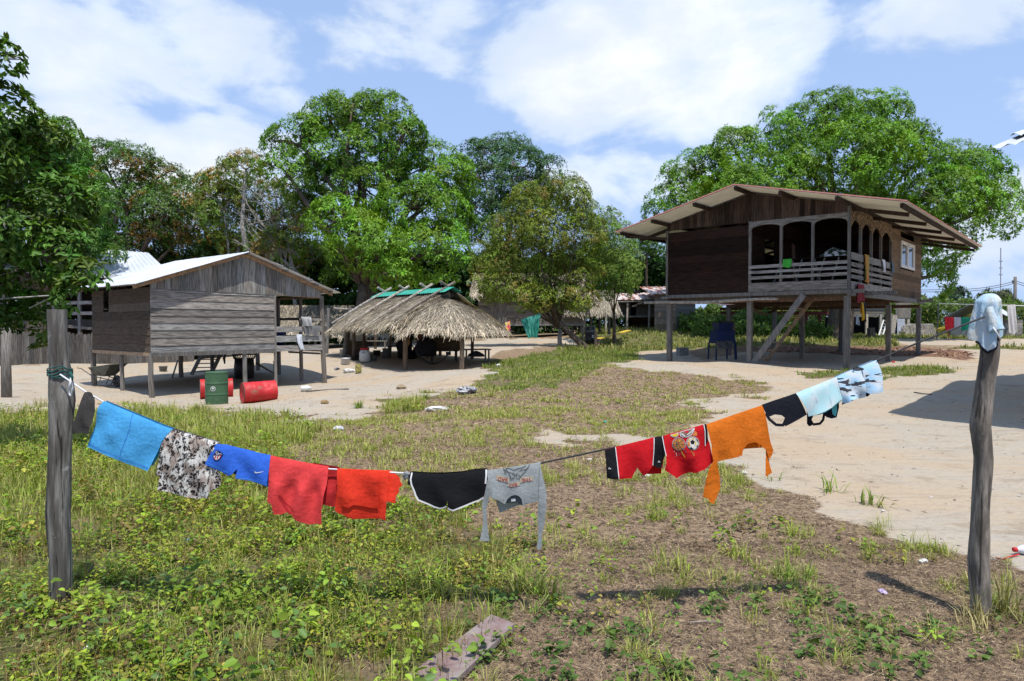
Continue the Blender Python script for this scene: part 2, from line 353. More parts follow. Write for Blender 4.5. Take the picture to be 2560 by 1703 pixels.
lit = t.mix(t.mr(t.noise(oc, 1.1, 6, .6, .4), .56, .66, 0, .5), lit, (.16, .16, .05))
grn = t.mix(t.mr(n_fin, .35, .62), (.05, .062, .018), (.135, .15, .04))
grn = t.mix(t.mr(n_mid, .48, .64, 0, .85), grn, (.18, .13, .085))
brn = t.mix(t.mr(n_fin, .4, .6), (.10, .06, .042), (.27, .16, .11))
edge = t.m('ADD', t.m('MULTIPLY', t.m('SUBTRACT', n_fin, .5), .9), t.m('MULTIPLY', t.m('SUBTRACT', n_mid, .5), .9))
def msk(o): return t.mr(t.m('ADD', o, edge), .40, .60)
c = t.mix(msk(sp.outputs[0]), lit, sand); c = t.mix(msk(sp.outputs[2]), c, brn); c = t.mix(msk(sp.outputs[1]), c, grn)
p = t.n('ShaderNodeBsdfPrincipled'); t.l(c, p.inputs['Base Color']); p.inputs['Roughness'].default_value = .95; p.inputs['Specular IOR Level'].default_value = .1
b1 = t.n('ShaderNodeBump'); b1.inputs['Strength'].default_value = .75; b1.inputs['Distance'].default_value = .07
hh = t.m('ADD', t.m('MULTIPLY', n_fin, .55), t.m('ADD', t.m('MULTIPLY', n_gr, .12), t.m('MULTIPLY', str_, .8))); t.l(hh, b1.inputs['Height']); t.l(b1.outputs[0], p.inputs['Normal'])
t.l(p.outputs[0], t.n('ShaderNodeOutputMaterial').inputs[0])
tag(link('ground', me, m), 'sandy yard with patches of dry litter and green weeds', 'ground', kind='structure')

# ================================================================== building helpers
class Frame:                                                      # local axes: a along the front, b away, z up
    def __init__(s, o, fa, fb): s.o = Vector((o[0], o[1], 0)); s.a = Vector((fa[0], fa[1], 0)); s.b = Vector((fb[0], fb[1], 0))
    def __call__(s, a, b, z): return s.o + s.a * a + s.b * b + Vector((0, 0, z))
def boards_level(mb, P0, P1, z0, z1, hb, out, lap=.022, th=.022, gaps=(), r=None, jit=.012):
    """lap boards between ground points P0 and P1 (z ignored); out = unit outward vector; gaps = [(s0, s1, za, zb)]"""
    P0 = Vector((P0[0], P0[1], 0)); P1 = Vector((P1[0], P1[1], 0)); L = (P1 - P0).length; d = (P1 - P0) / L; out = Vector(out)
    z = z0; r = r or mb.r
    while z < z1 - .01:
        h = min(hb * r.uniform(.88, 1.12), z1 - z)
        if z1 - (z + h) < hb * .3: h = z1 - z
        segs = [(0, L)]
        for g0, g1, za, zb in gaps:
            if z + h * .5 > za and z + h * .5 < zb:
                ns = []
                for a, b in segs:
                    if g0 > a: ns.append((a, min(g0, b)))
                    if g1 < b: ns.append((max(g1, a), b))
                segs = [q for q in ns if q[1] - q[0] > .02]
        for a, b in segs:
            mb.tint(.62, 1.25)
            e0, e1 = r.uniform(-jit, jit), r.uniform(-jit, jit)
            A = P0 + d * a + Vector((0, 0, z + e0)); B = P0 + d * b + Vector((0, 0, z + e1)); up = Vector((0, 0, h + .012))
            o0 = out * lap
            mb.add((A, B, B + o0, A + o0, A + up, B + up, B + up + out * (lap * .15 + .004), A + up + out * (lap * .15 + .004)),
                   ((0, 3, 2, 1), (4, 5, 6, 7), (3, 7, 6, 2), (1, 2, 6, 5), (0, 4, 7, 3), (0, 1, 5, 4)))
        z += h
def boards_upright(mb, P0, P1, zlo, zhi, wb, out, th=.022, lo=.6, hi=1.3):
    """upright boards; zlo, zhi are functions of the distance along the wall"""
    P0 = Vector((P0[0], P0[1], 0)); P1 = Vector((P1[0], P1[1], 0)); L = (P1 - P0).length; d = (P1 - P0) / L; out = Vector(out); s = 0; r = mb.r
    while s < L - .005:
        wd = min(wb * r.uniform(.8, 1.2), L - s)
        if L - s - wd < .06: wd = L - s
        mb.tint(lo, hi); k = r.uniform(0, .008); g = .006
        a0, a1 = s + g / 2, s + wd - g / 2
        q = [P0 + d * a0 + Vector((0, 0, zlo(a0))), P0 + d * a1 + Vector((0, 0, zlo(a1))), P0 + d * a1 + Vector((0, 0, zhi(a1))), P0 + d * a0 + Vector((0, 0, zhi(a0)))]
        if min((q[3] - q[0]).z, (q[2] - q[1]).z) > -.001: mb.prism([v + out * k for v in q], out * th)
        s += wd
def corrugated(mb, A, B, C, D, pitch=.18, amp=.014, nv=3, sag=.0, sub=4):
    """sheet with edge A-B (low), D-C (high); ridges run from A-B to D-C"""
    A, B, C, D = map(Vector, (A, B, C, D)); n = (B - A).cross(D - A).normalized(); n = n if n.z > 0 else -n
    k = max(2, int((B - A).length / pitch)) * sub
    rows = []
    for j in range(nv + 1):
        f = j / nv; r0 = A.lerp(D, f); r1 = B.lerp(C, f)
        rows.append([r0.lerp(r1, i / k) + n * (amp * math.sin(2 * PI * i / sub)) + n * (sag * mb.r.uniform(-1, 1)) for i in range(k + 1)])
    mb.grid(rows)
def cloth_drape(name, label, cat, A, B, drop, m, n=(0, 0, 0), folds=4, depth=.03, seed=0, group=None, back=.7, shape=None, bulge=.02):
    """a cloth hung over a rail from A to B, dropping 'drop' on the near side"""
    A, B = Vector(A), Vector(B); r = random.Random(seed); d = B - A; nn = Vector(n).normalized(); mb = MB(seed); ph = r.uniform(0, 6); L = d.length
    def pt(s, h, side):
        w_ = 1.; sh = 0.
        if shape: w_, sh = shape(h / drop)
        q = A + d * (.5 + (s - .5) * w_ + sh)
        f = depth * (h / drop) ** .7 * (math.sin(s * folds * 2 * PI + ph + 1.2 * math.sin(h / drop * 2 + ph)) + .5 * math.sin(s * folds * 4.3 + 2 * ph))
        return q + nn * side * (bulge * (1 - math.exp(-h / .03)) + .004) + nn * f + Vector((0, 0, -h + .02 * math.exp(-h / .02)))
    N = 22
    for side, dr in ((1, drop), (-1, drop * back)):
        if dr <= 0: continue
        rows = [[pt(i / N, dr * j / 14 * (1 - .06 * math.sin(i / N * 5 + ph) * (j / 14)), side) for i in range(N + 1)] for j in range(15)]
        mb.grid(rows)
    c = (A + B) / 2
    return tag(mb.build(name, m, None, True, c), label, cat, group)

# ================================================================== dark house on stilts (right)
yr = .722; R_ = Frame((10.846, 22.0), (-math.cos(yr), math.sin(yr)), (math.sin(yr), math.cos(yr)))
RW, RL, RP, ZB, ZE = 6.49, 10.96, 5.45, 2.80, 5.50
ofr, osd = -R_.b, -R_.a                                            # outward from the front, outward from the side
def rtop(a): return 6.36 - (.24 * (a - RW / 2) if a > RW / 2 else .215 * (RW / 2 - a))
house = thing('stilt_house', 'big dark plank house on tall stilts with arched porch and pink edged roof', 'house', (*R_(RW / 2, RL / 2, 0)[:2], gz(*R_(RW / 2, RL / 2, 0)[:2])))
mb = MB(1); boards_level(mb, R_(RW / 2 + .06, 0, 0), R_(RW, 0, 0), ZB, 5.20, .30, ofr, lap=.026); front_wall = mb.build('front_wall', M['dark_h'], house)
mb = MB(2); boards_upright(mb, R_(0, 0, 0), R_(RW, 0, 0), lambda s: 5.31, lambda s: rtop(s) - .05, .19, ofr, lo=.45, hi=1.9)
mb.tint(.5, .6); mb.prism([R_(a, .03, z) for a, z in ((0, 5.3), (RW, 5.3), (RW, rtop(RW) - .06), (RW / 2, rtop(RW / 2) - .06), (0, rtop(0) - .06))], R_.b * .02); mb.build('gable', M['dark_v'], house)
mb = MB(3); boards_level(mb, R_(0, RP, 0), R_(0, RL, 0), ZB - .1, ZE, .21, osd, gaps=((1.55, 4.0, 4.0, 5.06), (1.55, 4.0, 5.17, 5.33)))
side_wall = mb.build('side_wall', mat('side_wall_boards', (.245, .165, .10), (.085, .06, .042), 3, HS, .88, .36, .64, .2, .15, fine=3, dirt=((.055, .05, .047), .45, .47, .60)), house)
mb = MB(4); boards_level(mb, R_(RW, 0, 0), R_(RW, RL, 0), ZB, 5.2, .28, R_.a); boards_level(mb, R_(0, RL, 0), R_(RW, RL, 0), ZB, 5.4, .28, R_.b)
boards_level(mb, R_(0, RP, 0), R_(RW / 2, RP, 0), ZB, 5.9, .25, ofr, gaps=((1.2, 2.05, 0, 4.9),)); boards_level(mb, R_(RW / 2, 0.02, 0), R_(RW / 2, RP, 0), ZB, 6.0, .25, osd, gaps=((1.3, 2.2, 0, 4.75),))
mb.build('inner_walls', M['dark_h'], house)
# roof
ohL, ohR, fb0, fb1 = 1.48, 1.92, -1.37, RL + 2.65
zl, zr_ = 6.42 - .25 * (RW / 2 + ohL), 6.42 - .228 * (RW / 2 + ohR)
mb = MB(45); mb.tint(.5, .6); mb.prism([R_(a, RL - .03, z) for a, z in ((0, 5.3), (RW, 5.1), (RW, rtop(RW) - .06), (RW / 2, rtop(RW / 2) - .06), (0, rtop(0) - .06))], R_.b * .02); mb.build('rear_gable', M['dark_v'], house)
mb = MB(5); corrugated(mb, R_(RW + ohL, fb1, zl), R_(RW + ohL, fb0, zl), R_(RW / 2, fb0, 6.42), R_(RW / 2, fb1, 6.42), .19, .016)
corrugated(mb, R_(-ohR, fb0, zr_), R_(-ohR, fb1, zr_), R_(RW / 2, fb1, 6.42), R_(RW / 2, fb0, 6.42), .19, .016); roof = mb.build('roof', M['pinkroof'], house)
mb = MB(6); dz = .022
corrugated(mb, R_(RW + ohL - .012, fb1, zl - dz), R_(RW + ohL - .012, fb0 + .012, zl - dz), R_(RW / 2, fb0 + .012, 6.42 - dz), R_(RW / 2, fb1, 6.42 - dz), .19, .016)
corrugated(mb, R_(-ohR + .012, fb0 + .012, zr_ - dz), R_(-ohR + .012, fb1, zr_ - dz), R_(RW / 2, fb1, 6.42 - dz), R_(RW / 2, fb0 + .012, 6.42 - dz), .19, .016); mb.build('roof_lining', M['cream'], roof)
mb = MB(7); mb.tint()
for a0, a1, z0, z1 in ((RW + ohL, RW / 2, zl, 6.42), (RW / 2, -ohR, 6.42, zr_)): mb.beam(R_(a0, fb0 - .012, z0 + .004), R_(a1, fb0 - .012, z1 + .010), .016, .036)
mb.build('roof_edge', flat('pink_trim', (.86, .36, .29)), roof)
def rz(a): return (6.42 - .25 * (a - RW / 2) if a > RW / 2 else 6.42 - .228 * (RW / 2 - a)) - .04
k = 0
for a in (RW / 2, 4.75, 6.42, 7.75, 1.75, .02, -1.72):               # purlins along the roof
    mb = MB(10 + k); mb.tint(.8, 1.1); lo_ = fb0 + (.05 if a > -1 else .25)
    mb.beam(R_(a, lo_, rz(a) - .075), R_(a, fb1 - .1, rz(a) - .075), .09, .12); mb.build('purlin', M['dark_v'], house); k += 1
for b in (.15, 2.75, 5.45, 8.2, RL - .1, RL + 2.3):                  # rafters
    for a0, a1 in ((RW / 2, -1.66), (RW / 2, RW + ohL - .2)):
        mb = MB(20 + k); mb.tint(.8, 1.1); mb.beam(R_(a0, b, rz(a0) - .20), R_(a1, b, rz(a1) - .20), .07, .12); mb.build('rafter', M['dark_v'], house); k += 1
mb = MB(40); mb.tint(.9, 1.); mb.beam(R_(RW, 0, 5.0), R_(RW + ohL - .15, -.9, rz(RW + 1.3) - .15), .07, .09); mb.build('brace', M['dark_v'], house)
# floor, sills, joists
mb = MB(41); mb.tint(); mb.para(R_(.02, .02, ZB + .012), R_.a * (RW - .04), R_.b * (RL - .04), (0, 0, .05)); mb.build('floor', M['underwood'], house)
for i, (p, q, ww, hh_, mm) in enumerate((((-.06, -.15, 2.71), (-.06, RL + .2, 2.71), .12, .17, 'post'), ((-.1, -.03, 2.735), (RW + .25, -.03, 2.735), .07, .08, 'grey_v'), ((RW, 0.1, 2.71), (RW, RL, 2.71), .12, .17, 'underwood'),
        ((RW / 2, .1, 2.69), (RW / 2, RL, 2.69), .12, .18, 'underwood'), ((0, 5.4, 2.52), (RW, 5.4, 2.52), .12, .14, 'underwood'), ((0, RL - .15, 2.52), (RW, RL - .15, 2.52), .12, .14, 'underwood'), ((.1, .25, 2.55), (RW, .25, 2.55), .12, .14, 'underwood'))):
    mb = MB(50 + i); mb.tint(.85, 1.15); mb.beam(R_(*p), R_(*q), ww, hh_); mb.build('beam', M[mm], house)
for i, b in enumerate((-.06, 1.05, 1.8, 2.9, 4.0, 5.1, 6.3, 7.4, 8.5, 9.66)):
    mb = MB(60 + i); mb.tint(.85, 1.15); e = {-.06: -.47, 1.8: -1.0, 9.66: -.7, 1.05: -.5}.get(b, .0); zz = 2.80 + (.05 if b in (-.06, 1.8) else 0)
    mb.beam(R_(e, b, zz - .085), R_(RW - .1, b, zz - .085), .075, .12); mb.build('joist', M['post' if e < 0 else 'underwood'], house)
mb = MB(71); mb.tube([R_(RW + .9, -.16, 2.56), R_(RW, -.17, 2.55), R_(RW * .75, -.18, 2.51), R_(RW / 2 + .2, -.18, 2.57), R_(RW / 2 - .6, -.17, 2.585), R_(RW / 2 - 1.05, -.16, 2.57)], [.05, .055, .06, .055, .05, .045], 9, jit=.06)
mb.build('front_pole', M['log'], house, True)
# stilts
for i, (a, b) in enumerate([(a, b) for b in (.02, 5.4, RL - .12) for a in (.04, RW / 2 - .0, RW - .1)]):
    p = R_(a, b, 0); mb = MB(80 + i); mb.tint(.85, 1.15); zt_ = 2.62 if b < 1 else 2.45
    q = R_(a + .02 * mb.r.uniform(-1, 1), b, 0)
    mb.beam((q.x, q.y, gz(p.x, p.y) - .3), (p.x, p.y, zt_), .17, .17, up=R_.b); mb.build('stilt', M['post'], house)
# porch: corner posts, columns, arches, rails
cols = [(0, 0, ZB - .15, ZE + .05), (1.12, 0, ZB, 5.08), (2.16, 0, ZB, 5.08), (RW / 2, 0, ZB - .15, 5.33), (0, 1.3, ZB, 5.2), (0, 2.64, ZB, 5.2), (0, 3.95, ZB, 5.2), (0, RP, ZB, ZE), (RW, 0, ZB, 5.3)]
for i, (a, b, z0, z1) in enumerate(cols):
    mb = MB(90 + i); mb.tint(.8, 1.1); mb.beam(R_(a, b, z0), R_(a, b, z1), .085, .085, up=R_.b); mb.build('column', M['post'], house)
def arch_board(mb, f0, spans, zt_, zs, rise, off, d, pointy=False):
    for s0, s1 in spans:
        N = 16; lo_ = []
        for j in range(N + 1):
            x = j / N; y = (1 - (2 * x - 1) ** 2) ** .5
            if pointy: y = 1 - abs(2 * x - 1) ** 2.1
            lo_.append((s0 + (s1 - s0) * x, zs + rise * y))
        for (xa, za), (xb, zb_) in zip(lo_, lo_[1:]): mb.prism([f0(xa, za), f0(xb, zb_), f0(xb, zt_), f0(xa, zt_)], d)
mb = MB(100); mb.tint(.9, 1.05); arch_board(mb, lambda s, z: R_(s, -.045, z), ((.04, 1.09), (1.09, 2.13), (2.13, RW / 2 - .02)), 5.31, 5.0, .17, 0, R_.b * .04); mb.build('front_arch', M['grey_h'], house)
mb = MB(101); mb.tint(.9, 1.05); arch_board(mb, lambda s, z: R_(-.045, s, z), ((.04, 1.3), (1.3, 2.63), (2.63, 3.95), (3.95, RP)), ZE - .02, 4.82, .30, 0, R_.a * .04, True)
mb.build('side_arch', mat('flaky_brown_board', (.30, .20, .115), (.07, .048, .035), 9, (1, 1, 1.4), .9, .42, .58, .2), house)
for i, (z0, z1) in enumerate(((3.66, 3.77), (3.48, 3.575), (3.28, 3.385), (2.84, 3.15))):
    mb = MB(110 + i); mb.tint(.8, 1.2); mb.para(R_(.03, -.07, z0), R_.a * (RW / 2), R_.b * .025, (0, 0, z1 - z0)); mb.build('rail', M['grey_h'], house)
for i, (z0, z1) in enumerate(((3.80, 4.03), (3.58, 3.71), (3.39, 3.50), (3.19, 3.31), (2.84, 3.09))):
    mb = MB(120 + i); mb.tint(.8, 1.2); mb.para(R_(-.07, .03, z0), R_.b * (RP - .03), R_.a * .025, (0, 0, z1 - z0)); mb.build('rail', M['grey_h'], house)
# window
mb = MB(130)
def rbar(mb, b0, b1, z0, z1, o0, o1): mb.para(R_(-o1, b0, z0), R_.b * (b1 - b0), R_.a * (o1 - o0), (0, 0, z1 - z0))
for b0, b1, z0, z1 in ((7.0, 7.12, 4.0, 5.06), (9.33, 9.45, 4.0, 5.06), (8.15, 8.27, 4.0, 5.06), (7.12, 9.33, 5.0, 5.06), (7.12, 9.33, 4.0, 4.06)): rbar(mb, b0, b1, z0, z1, -.03, .055)
win = mb.build('window', M['white'], house)
for s0, s1 in ((7.14, 8.13), (8.29, 9.31)):
    mb = MB(131)
    for b0, b1, z0, z1 in ((s0, s0 + .08, 4.06, 5.0), (s1 - .08, s1, 4.06, 5.0), (s0 + .08, s1 - .08, 4.06, 4.12), (s0 + .08, s1 - .08, 4.94, 5.0)): rbar(mb, b0, b1, z0, z1, -.015, .03)
    sash = mb.build('sash', M['white'], win); mb = MB(132); rbar(mb, s0 + .08, s1 - .08, 4.12, 4.94, -.005, .005); mb.build('pane', M['glass'], win)
mb = MB(133); mb.tint(.5, .5); rbar(mb, 7.0, 9.45, 5.16, 5.34, -.3, -.25); mb.build('shade_behind_vent', M['cloth_and_shade'], house)  # dark strip behind the vent gap, indoor shade as a solid panel
# stair
lad = thing('stair', 'steep wooden plank stair leading up under the porch of the dark stilt house', 'stair', R_(3.05, .0, gz(*R_(3.05, 0, 0)[:2])))
lb, lt = (3.06, gz(*R_(3.06, 0, 0)[:2])), (1.36, 2.70)
for i, b in enumerate((-.12, 1.0)):
    mb = MB(140 + i); mb.tint(.9, 1.1); mb.beam(R_(lb[0] + .02, b, lb[1] - .02), R_(lt[0], b, lt[1]), .045, .20 if i == 0 else .12, up=(0, 0, 1)); mb.build('stringer', M['post' if i == 0 else 'newwood'], lad)
for i in range(8):
    f = (i + .6) / 8.2; a = lb[0] + (lt[0] - lb[0]) * f; z = lb[1] + (lt[1] - lb[1]) * f
    mb = MB(150 + i); mb.tint(.8, 1.15); mb.beam(R_(a, -.09, z), R_(a, .97, z), .15, .035); mb.build('tread', M['newwood'], lad)
# things on the porch
def flatc(n_, c, **k): return flat(n_, c, **k)
cloth_drape('striped_towel', 'narrow orange and green striped towel hung over the side porch rail', 'towel', R_(-.10, 1.42, 4.045), R_(-.10, 1.95, 4.045), .92, mat('striped_towel', (.62, .22, .06), (.30, .30, .08), 2.2, (9, 9, .3), .9, .42, .58), osd, 2.5, .03, 3, back=.4)
cloth_drape('white_towel', 'small white towel with red spot draped over the side porch rail', 'towel', R_(-.10, 3.7, 4.045), R_(-.10, 4.15, 4.045), .42, mat('white_spot_towel', (.72, .72, .78), (.5, .08, .08), 3., (3, 3, 3), .9, .62, .66), osd, 2, .03, 4, back=.5, shape=lambda h: (1 - .5 * h, .1 * h))
cloth_drape('blue_cloth', 'small dull blue cloth at the far end of the side porch rail', 'cloth', R_(-.10, 5.12, 4.045), R_(-.10, 5.4, 4.045), .40, flat('dull_blue_cloth', (.13, .19, .26)), osd, 2, .02, 5, back=.5)
cloth_drape('maroon_shorts', 'maroon shorts hung on the projecting joist end below the porch', 'shorts', R_(-.16, .40, 3.0), R_(-.16, 1.12, 3.0), .56, flat('maroon_cloth', (.23, .025, .035)), osd, 1.6, .03, 6, back=.9)
cloth_drape('yellow_rag', 'thin yellow rag tied under the maroon shorts', 'cloth', R_(-.22, .62, 2.40), R_(-.22, .80, 2.40), .55, flat('yellow_rag', (.65, .36, .03)), osd, 1, .03, 7, back=.6)
cloth_drape('black_rag', 'black rag hanging beside the yellow one below the side beam', 'cloth', R_(-.20, .84, 2.42), R_(-.20, 1.18, 2.42), .6, M['cloth_and_shade'], osd, 2, .03, 8, back=.6, shape=lambda h: (1 - .6 * h, .15 * h))
cloth_drape('green_cloth', 'bright green cloth hung over the front porch rail', 'cloth', R_(1.78, -.09, 3.9), R_(2.06, -.09, 3.9), .26, flat('bright_green_cloth', (.06, .40, .05)), ofr, 1, .01, 9, back=.5)
tb = thing('porch_table', 'dark slatted table leaning behind the front porch rail', 'table', R_(1.6, 1.2, ZB))
mb = MB(160); mb.tint(); mb.para(R_(.5, .9, 3.98), R_.a * 2.3, R_.b * .8, (0, 0, .04)); mb.build('table_top', M['dark_h'], tb)
for i, (a, da) in enumerate(((.55, .3), (1.0, .35), (1.35, -.3), (1.75, .3), (2.1, -.3), (2.5, .3))):
    mb = MB(161 + i); mb.tint(.9, 1.2); mb.beam(R_(a, .88, 3.97), R_(a + da, .85, ZB + .06), .10, .03); mb.build('slat', M['grey_v'], tb)
pb = [R_(.75 + .55 * math.cos(q), 1.1 + .25 * math.sin(q), 0) for q in np.linspace(0, 6.28, 11)[:-1]]
mb = MB(170)
rows = []
for j in range(6):
    f = j / 5; rows.append([Vector((p.x, p.y, 0)).lerp(R_(.75, 1.1, 0), f * .95) + Vector((0, 0, 4.02 + .26 * (f ** .7) * (1 + .3 * math.sin(3 * i)))) for i, p in enumerate(pb + pb[:1])])
mb.grid(rows); tag(mb.build('cloth_heap', mat('black_white_cloth', (.7, .7, .72), (.03, .05, .03), 5, (1, 1, 2), .9, .45, .5), None, True, R_(.75, 1.1, 4.02)), 'heap of white and black cloth lying on the porch table', 'cloth')
mb = MB(171); mb.tint(); mb.beam(R_(2.45, 2.2, ZB + .06), R_(2.62, 2.5, 4.7), .28, .03, up=R_.a); tag(mb.build('leaning_board', flat('dull_pink_board', (.13, .075, .06)), None, False, R_(2.45, 2.2, ZB + .06)), 'tall brown board leaning inside the dark porch', 'board')
# under the house
mc = on(1805, 26.8); mz = gz(mc.x, mc.y)
th_ = thing('corn_mill', 'blue hopper machine on legs standing in the shade under the stilt house', 'machine', (mc.x, mc.y, mz))
ax = .15
def mp(x, y, z): return Vector((mc.x + x * math.cos(ax) - y * math.sin(ax), mc.y + x * math.sin(ax) + y * math.cos(ax), mz + z))
def frust(mb, x0, x1, y0, y1, z0, X0, X1, Y0, Y1, z1):
    mb.add([mp(x0, y0, z0), mp(x1, y0, z0), mp(x1, y1, z0), mp(x0, y1, z0), mp(X0, Y0, z1), mp(X1, Y0, z1), mp(X1, Y1, z1), mp(X0, Y1, z1)], ((0, 3, 2, 1), (4, 5, 6, 7), (0, 1, 5, 4), (1, 2, 6, 5), (2, 3, 7, 6), (3, 0, 4, 7)))
mb = MB(180); frust(mb, -.4, .4, -.35, .35, .62, -.32, .36, -.3, .3, 1.12); mb.build('body', M['blue'], th_)
mb = MB(181); frust(mb, -.22, .25, -.25, .25, 1.12, -.30, .34, -.33, .33, 1.42); mb.build('hopper', M['blue'], th_)
mb = MB(182); frust(mb, -.40, .22, -.62, -.36, .42, -.40, .22, -.42, -.36, .72); mb.build('chute', M['metal'], th_)
for x, y in ((-.38, -.33), (.36, -.33), (-.38, .33), (.36, .33), (.62, .1)):
    mb = MB(183); mb.beam(mp(x * 1.08, y * 1.08, -.05), mp(x, y, .66), .05, .05, up=(0, 1, 0)); mb.build('leg', M['blue'], th_)
cloth_drape('grey_tarp', 'grey cloth thrown over the top of the blue machine', 'tarp', mp(-.15, -.05, 1.47), mp(.5, .05, 1.47), .5, flat('grey_tarp', (.16, .145, .13)), (0, -1, 0), 2, .05, 10, back=1., shape=lambda h: (1 - .5 * h, .25 * h), bulge=.2)
c = G(1706, 888); cr = thing('block', 'grey box standing on the sand beside the left front stilt', 'box', c)
mb = MB(190); mb.box(c, .44, .34, .30, .3); mb.build('body', M['concrete'], cr); mb = MB(191); mb.box(c + Vector((0, 0, .302)), .48, .37, .035, .3); mb.build('lid', M['concrete'], cr)
def hammock(name, label, A, B, sag, wdt, m, seed=0, dark=None):
    A, B = Vector(A), Vector(B); mb = MB(seed); N = 26; sd = (B - A).cross(Vector((0, 0, 1))).normalized(); rows = []
    for i in range(N + 1):
        f = i / N; wf = math.sin(PI * f) ** .5 * wdt; rows.append([A.lerp(B, f) + Vector((0, 0, -sag * 4 * f * (1 - f) + .28 * (abs(k) ** 2) * wf - .02)) + sd * k * wf for k in np.linspace(-1, 1, 9)])
    mb.grid(rows); o = thing(name, label, 'hammock', (A + B) / 2); mb.build('bed', m, o, True)
    for P, s in ((A, -1), (B, 1)):
        mb = MB(seed + 1); mb.tube([P, P + (B - A).normalized() * s * .35 + Vector((0, 0, .22))], .012, 5); mb.build('cord', M['rope'], o)
    return o
hammock('hammock', 'tan hammock slung under the floor of the dark stilt house', W(1868, 757, 29.0), W(1955, 756, 29.6), .52, .22, flat('tan_hammock', (.30, .22, .13)), 195)

# ================================================================== grey house on stilts (left)
L_ = Frame((-10.607, 20.0), (.628, .778), (-.778, .628)); LW, LW1, LL, LZ, LT = 5.949, 4.085, 4.3, .86, 2.73
lfr, lsd = -L_.b, -L_.a
gh = thing('plank_house', 'small grey weathered plank house on low stilts with zinc roof and side porch', 'house', (*L_(LW / 2, LL / 2, 0)[:2], gz(*L_(LW / 2, LL / 2, 0)[:2])))
mb = MB(201); boards_level(mb, L_(0, 0, 0), L_(LW1, 0, 0), LZ, LT, .225, lfr, lap=.032); mb.build('front_wall', M['grey_h'], gh)
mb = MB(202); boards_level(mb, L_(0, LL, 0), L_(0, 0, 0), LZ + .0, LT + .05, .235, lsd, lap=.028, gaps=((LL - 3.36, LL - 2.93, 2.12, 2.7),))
side_m = mat('dark_brown_boards', (.14, .105, .078), (.06, .046, .036), 3, HS, .9, .36, .64, .25, .15, fine=3); mb.build('side_wall', side_m, gh)  # boards of a darker brown than the front wall
mb = MB(203); mb.tint(.4, .4); mb.para(L_(.25, 2.85, 2.05), L_.b * .6, L_.a * .02, (0, 0, .7)); mb.build('shade_behind_window', M['cloth_and_shade'], gh)  # dark sheet stands in for the shade inside the window opening
mb = MB(204); boards_level(mb, L_(0, LL, 0), L_(LW1, LL, 0), LZ, 2.75, .24, L_.b); boards_level(mb, L_(LW1, 0, 0), L_(LW1, LL, 0), LZ, 2.75, .24, L_.a); mb.build('inner_walls', M['grey_h'], gh)
def ltop(a): return 4.00 - .345 * abs(a - LW / 2)
mb = MB(205); boards_upright(mb, L_(0, 0, 0), L_(LW - .05, 0, 0), lambda s: LT + .015 - .012 * s, lambda s: ltop(s) - .05, .20, lfr * 1.6, lo=.6, hi=1.25); mb.build('gable', M['grey_v'], gh)
mb = MB(206); boards_upright(mb, L_(0, LL, 0), L_(LW, LL, 0), lambda s: LT, lambda s: ltop(s) - .05, .22, L_.b); mb.build('rear_gable', M['grey_v'], gh)
og, oe = .36, .54; rtz = 4.05; le = rtz - .342 * (LW / 2 + oe)
mb = MB(207); corrugated(mb, L_(-oe, LL + .5, le), L_(-oe, -og, le), L_(LW / 2, -og, rtz), L_(LW / 2, LL + .5, rtz), .11, .011, 4, .004)
for i in range(3):
    f0, f1 = i / 3, (i + 1) / 3 + .015; a0, a1 = LW / 2 + (LW / 2 + oe) * f0, LW / 2 + (LW / 2 + oe) * f1; z0, z1 = rtz - .345 * (a0 - LW / 2) - .0, rtz - .345 * (a1 - LW / 2) + .03
    corrugated(mb, L_(a1, -og, z1), L_(a1, LL + .5, z1), L_(a0, LL + .5, z0 - .006), L_(a0, -og, z0 - .006), .11, .011, 2, .003)
mb.build('roof', M['sheet'], gh)
for i, (a0, a1) in enumerate(((LW / 2, -oe + .05), (LW / 2, LW + .42))):
    for j, b in enumerate((-.05, LL)):
        mb = MB(210 + i * 2 + j); mb.tint(.9, 1.1); f = lambda a: rtz - .345 * abs(a - LW / 2) - .085
        mb.beam(L_(a0, b - .02, f(a0)), L_(a1, b - .02, f(a1)), .045, .11, up=(0, 0, 1)); mb.build('rafter', M['newwood'], gh)
for i, a in enumerate((-.3, 1.3, LW / 2, 4.4, 5.6, LW + .25)):
    mb = MB(216 + i); mb.tint(); z = rtz - .345 * abs(a - LW / 2) - .05; mb.beam(L_(a, -og + .06, z), L_(a, LL + .4, z), .06, .05); mb.build('purlin', M['grey_h'], gh)
for i, (p, q, ww, h_, mm) in enumerate((((.0, -.0, LZ - .06), (LW1, 0, LZ - .06), .1, .12, 'post'), ((-.0, 0, LZ - .05), (0, LL, LZ - .05), .1, .1, 'newwood'), ((0, LL, LZ - .06), (LW, LL, LZ - .06), .1, .12, 'post'), ((LW1, 0, LZ - .08), (LW1, LL, LZ - .08), .1, .12, 'post'),
        ((LW, 0, LZ - .08), (LW, LL, LZ - .08), .1, .12, 'post'), ((LW1, 0, LT - .01), (LW, 0, LT - .05), .06, .07, 'newwood'), ((LW, 0, LT - .04), (LW, LL, LT - .04), .06, .08, 'newwood'))):
    mb = MB(224 + i); mb.tint(); mb.beam(L_(*p), L_(*q), ww, h_); mb.build('beam', M[mm], gh)
mb = MB(232); mb.tint(); mb.para(L_(.05, .05, LZ - .02), L_.a * (LW - .1), L_.b * (LL - .1), (0, 0, .04)); mb.build('floor', M['grey_h'], gh)
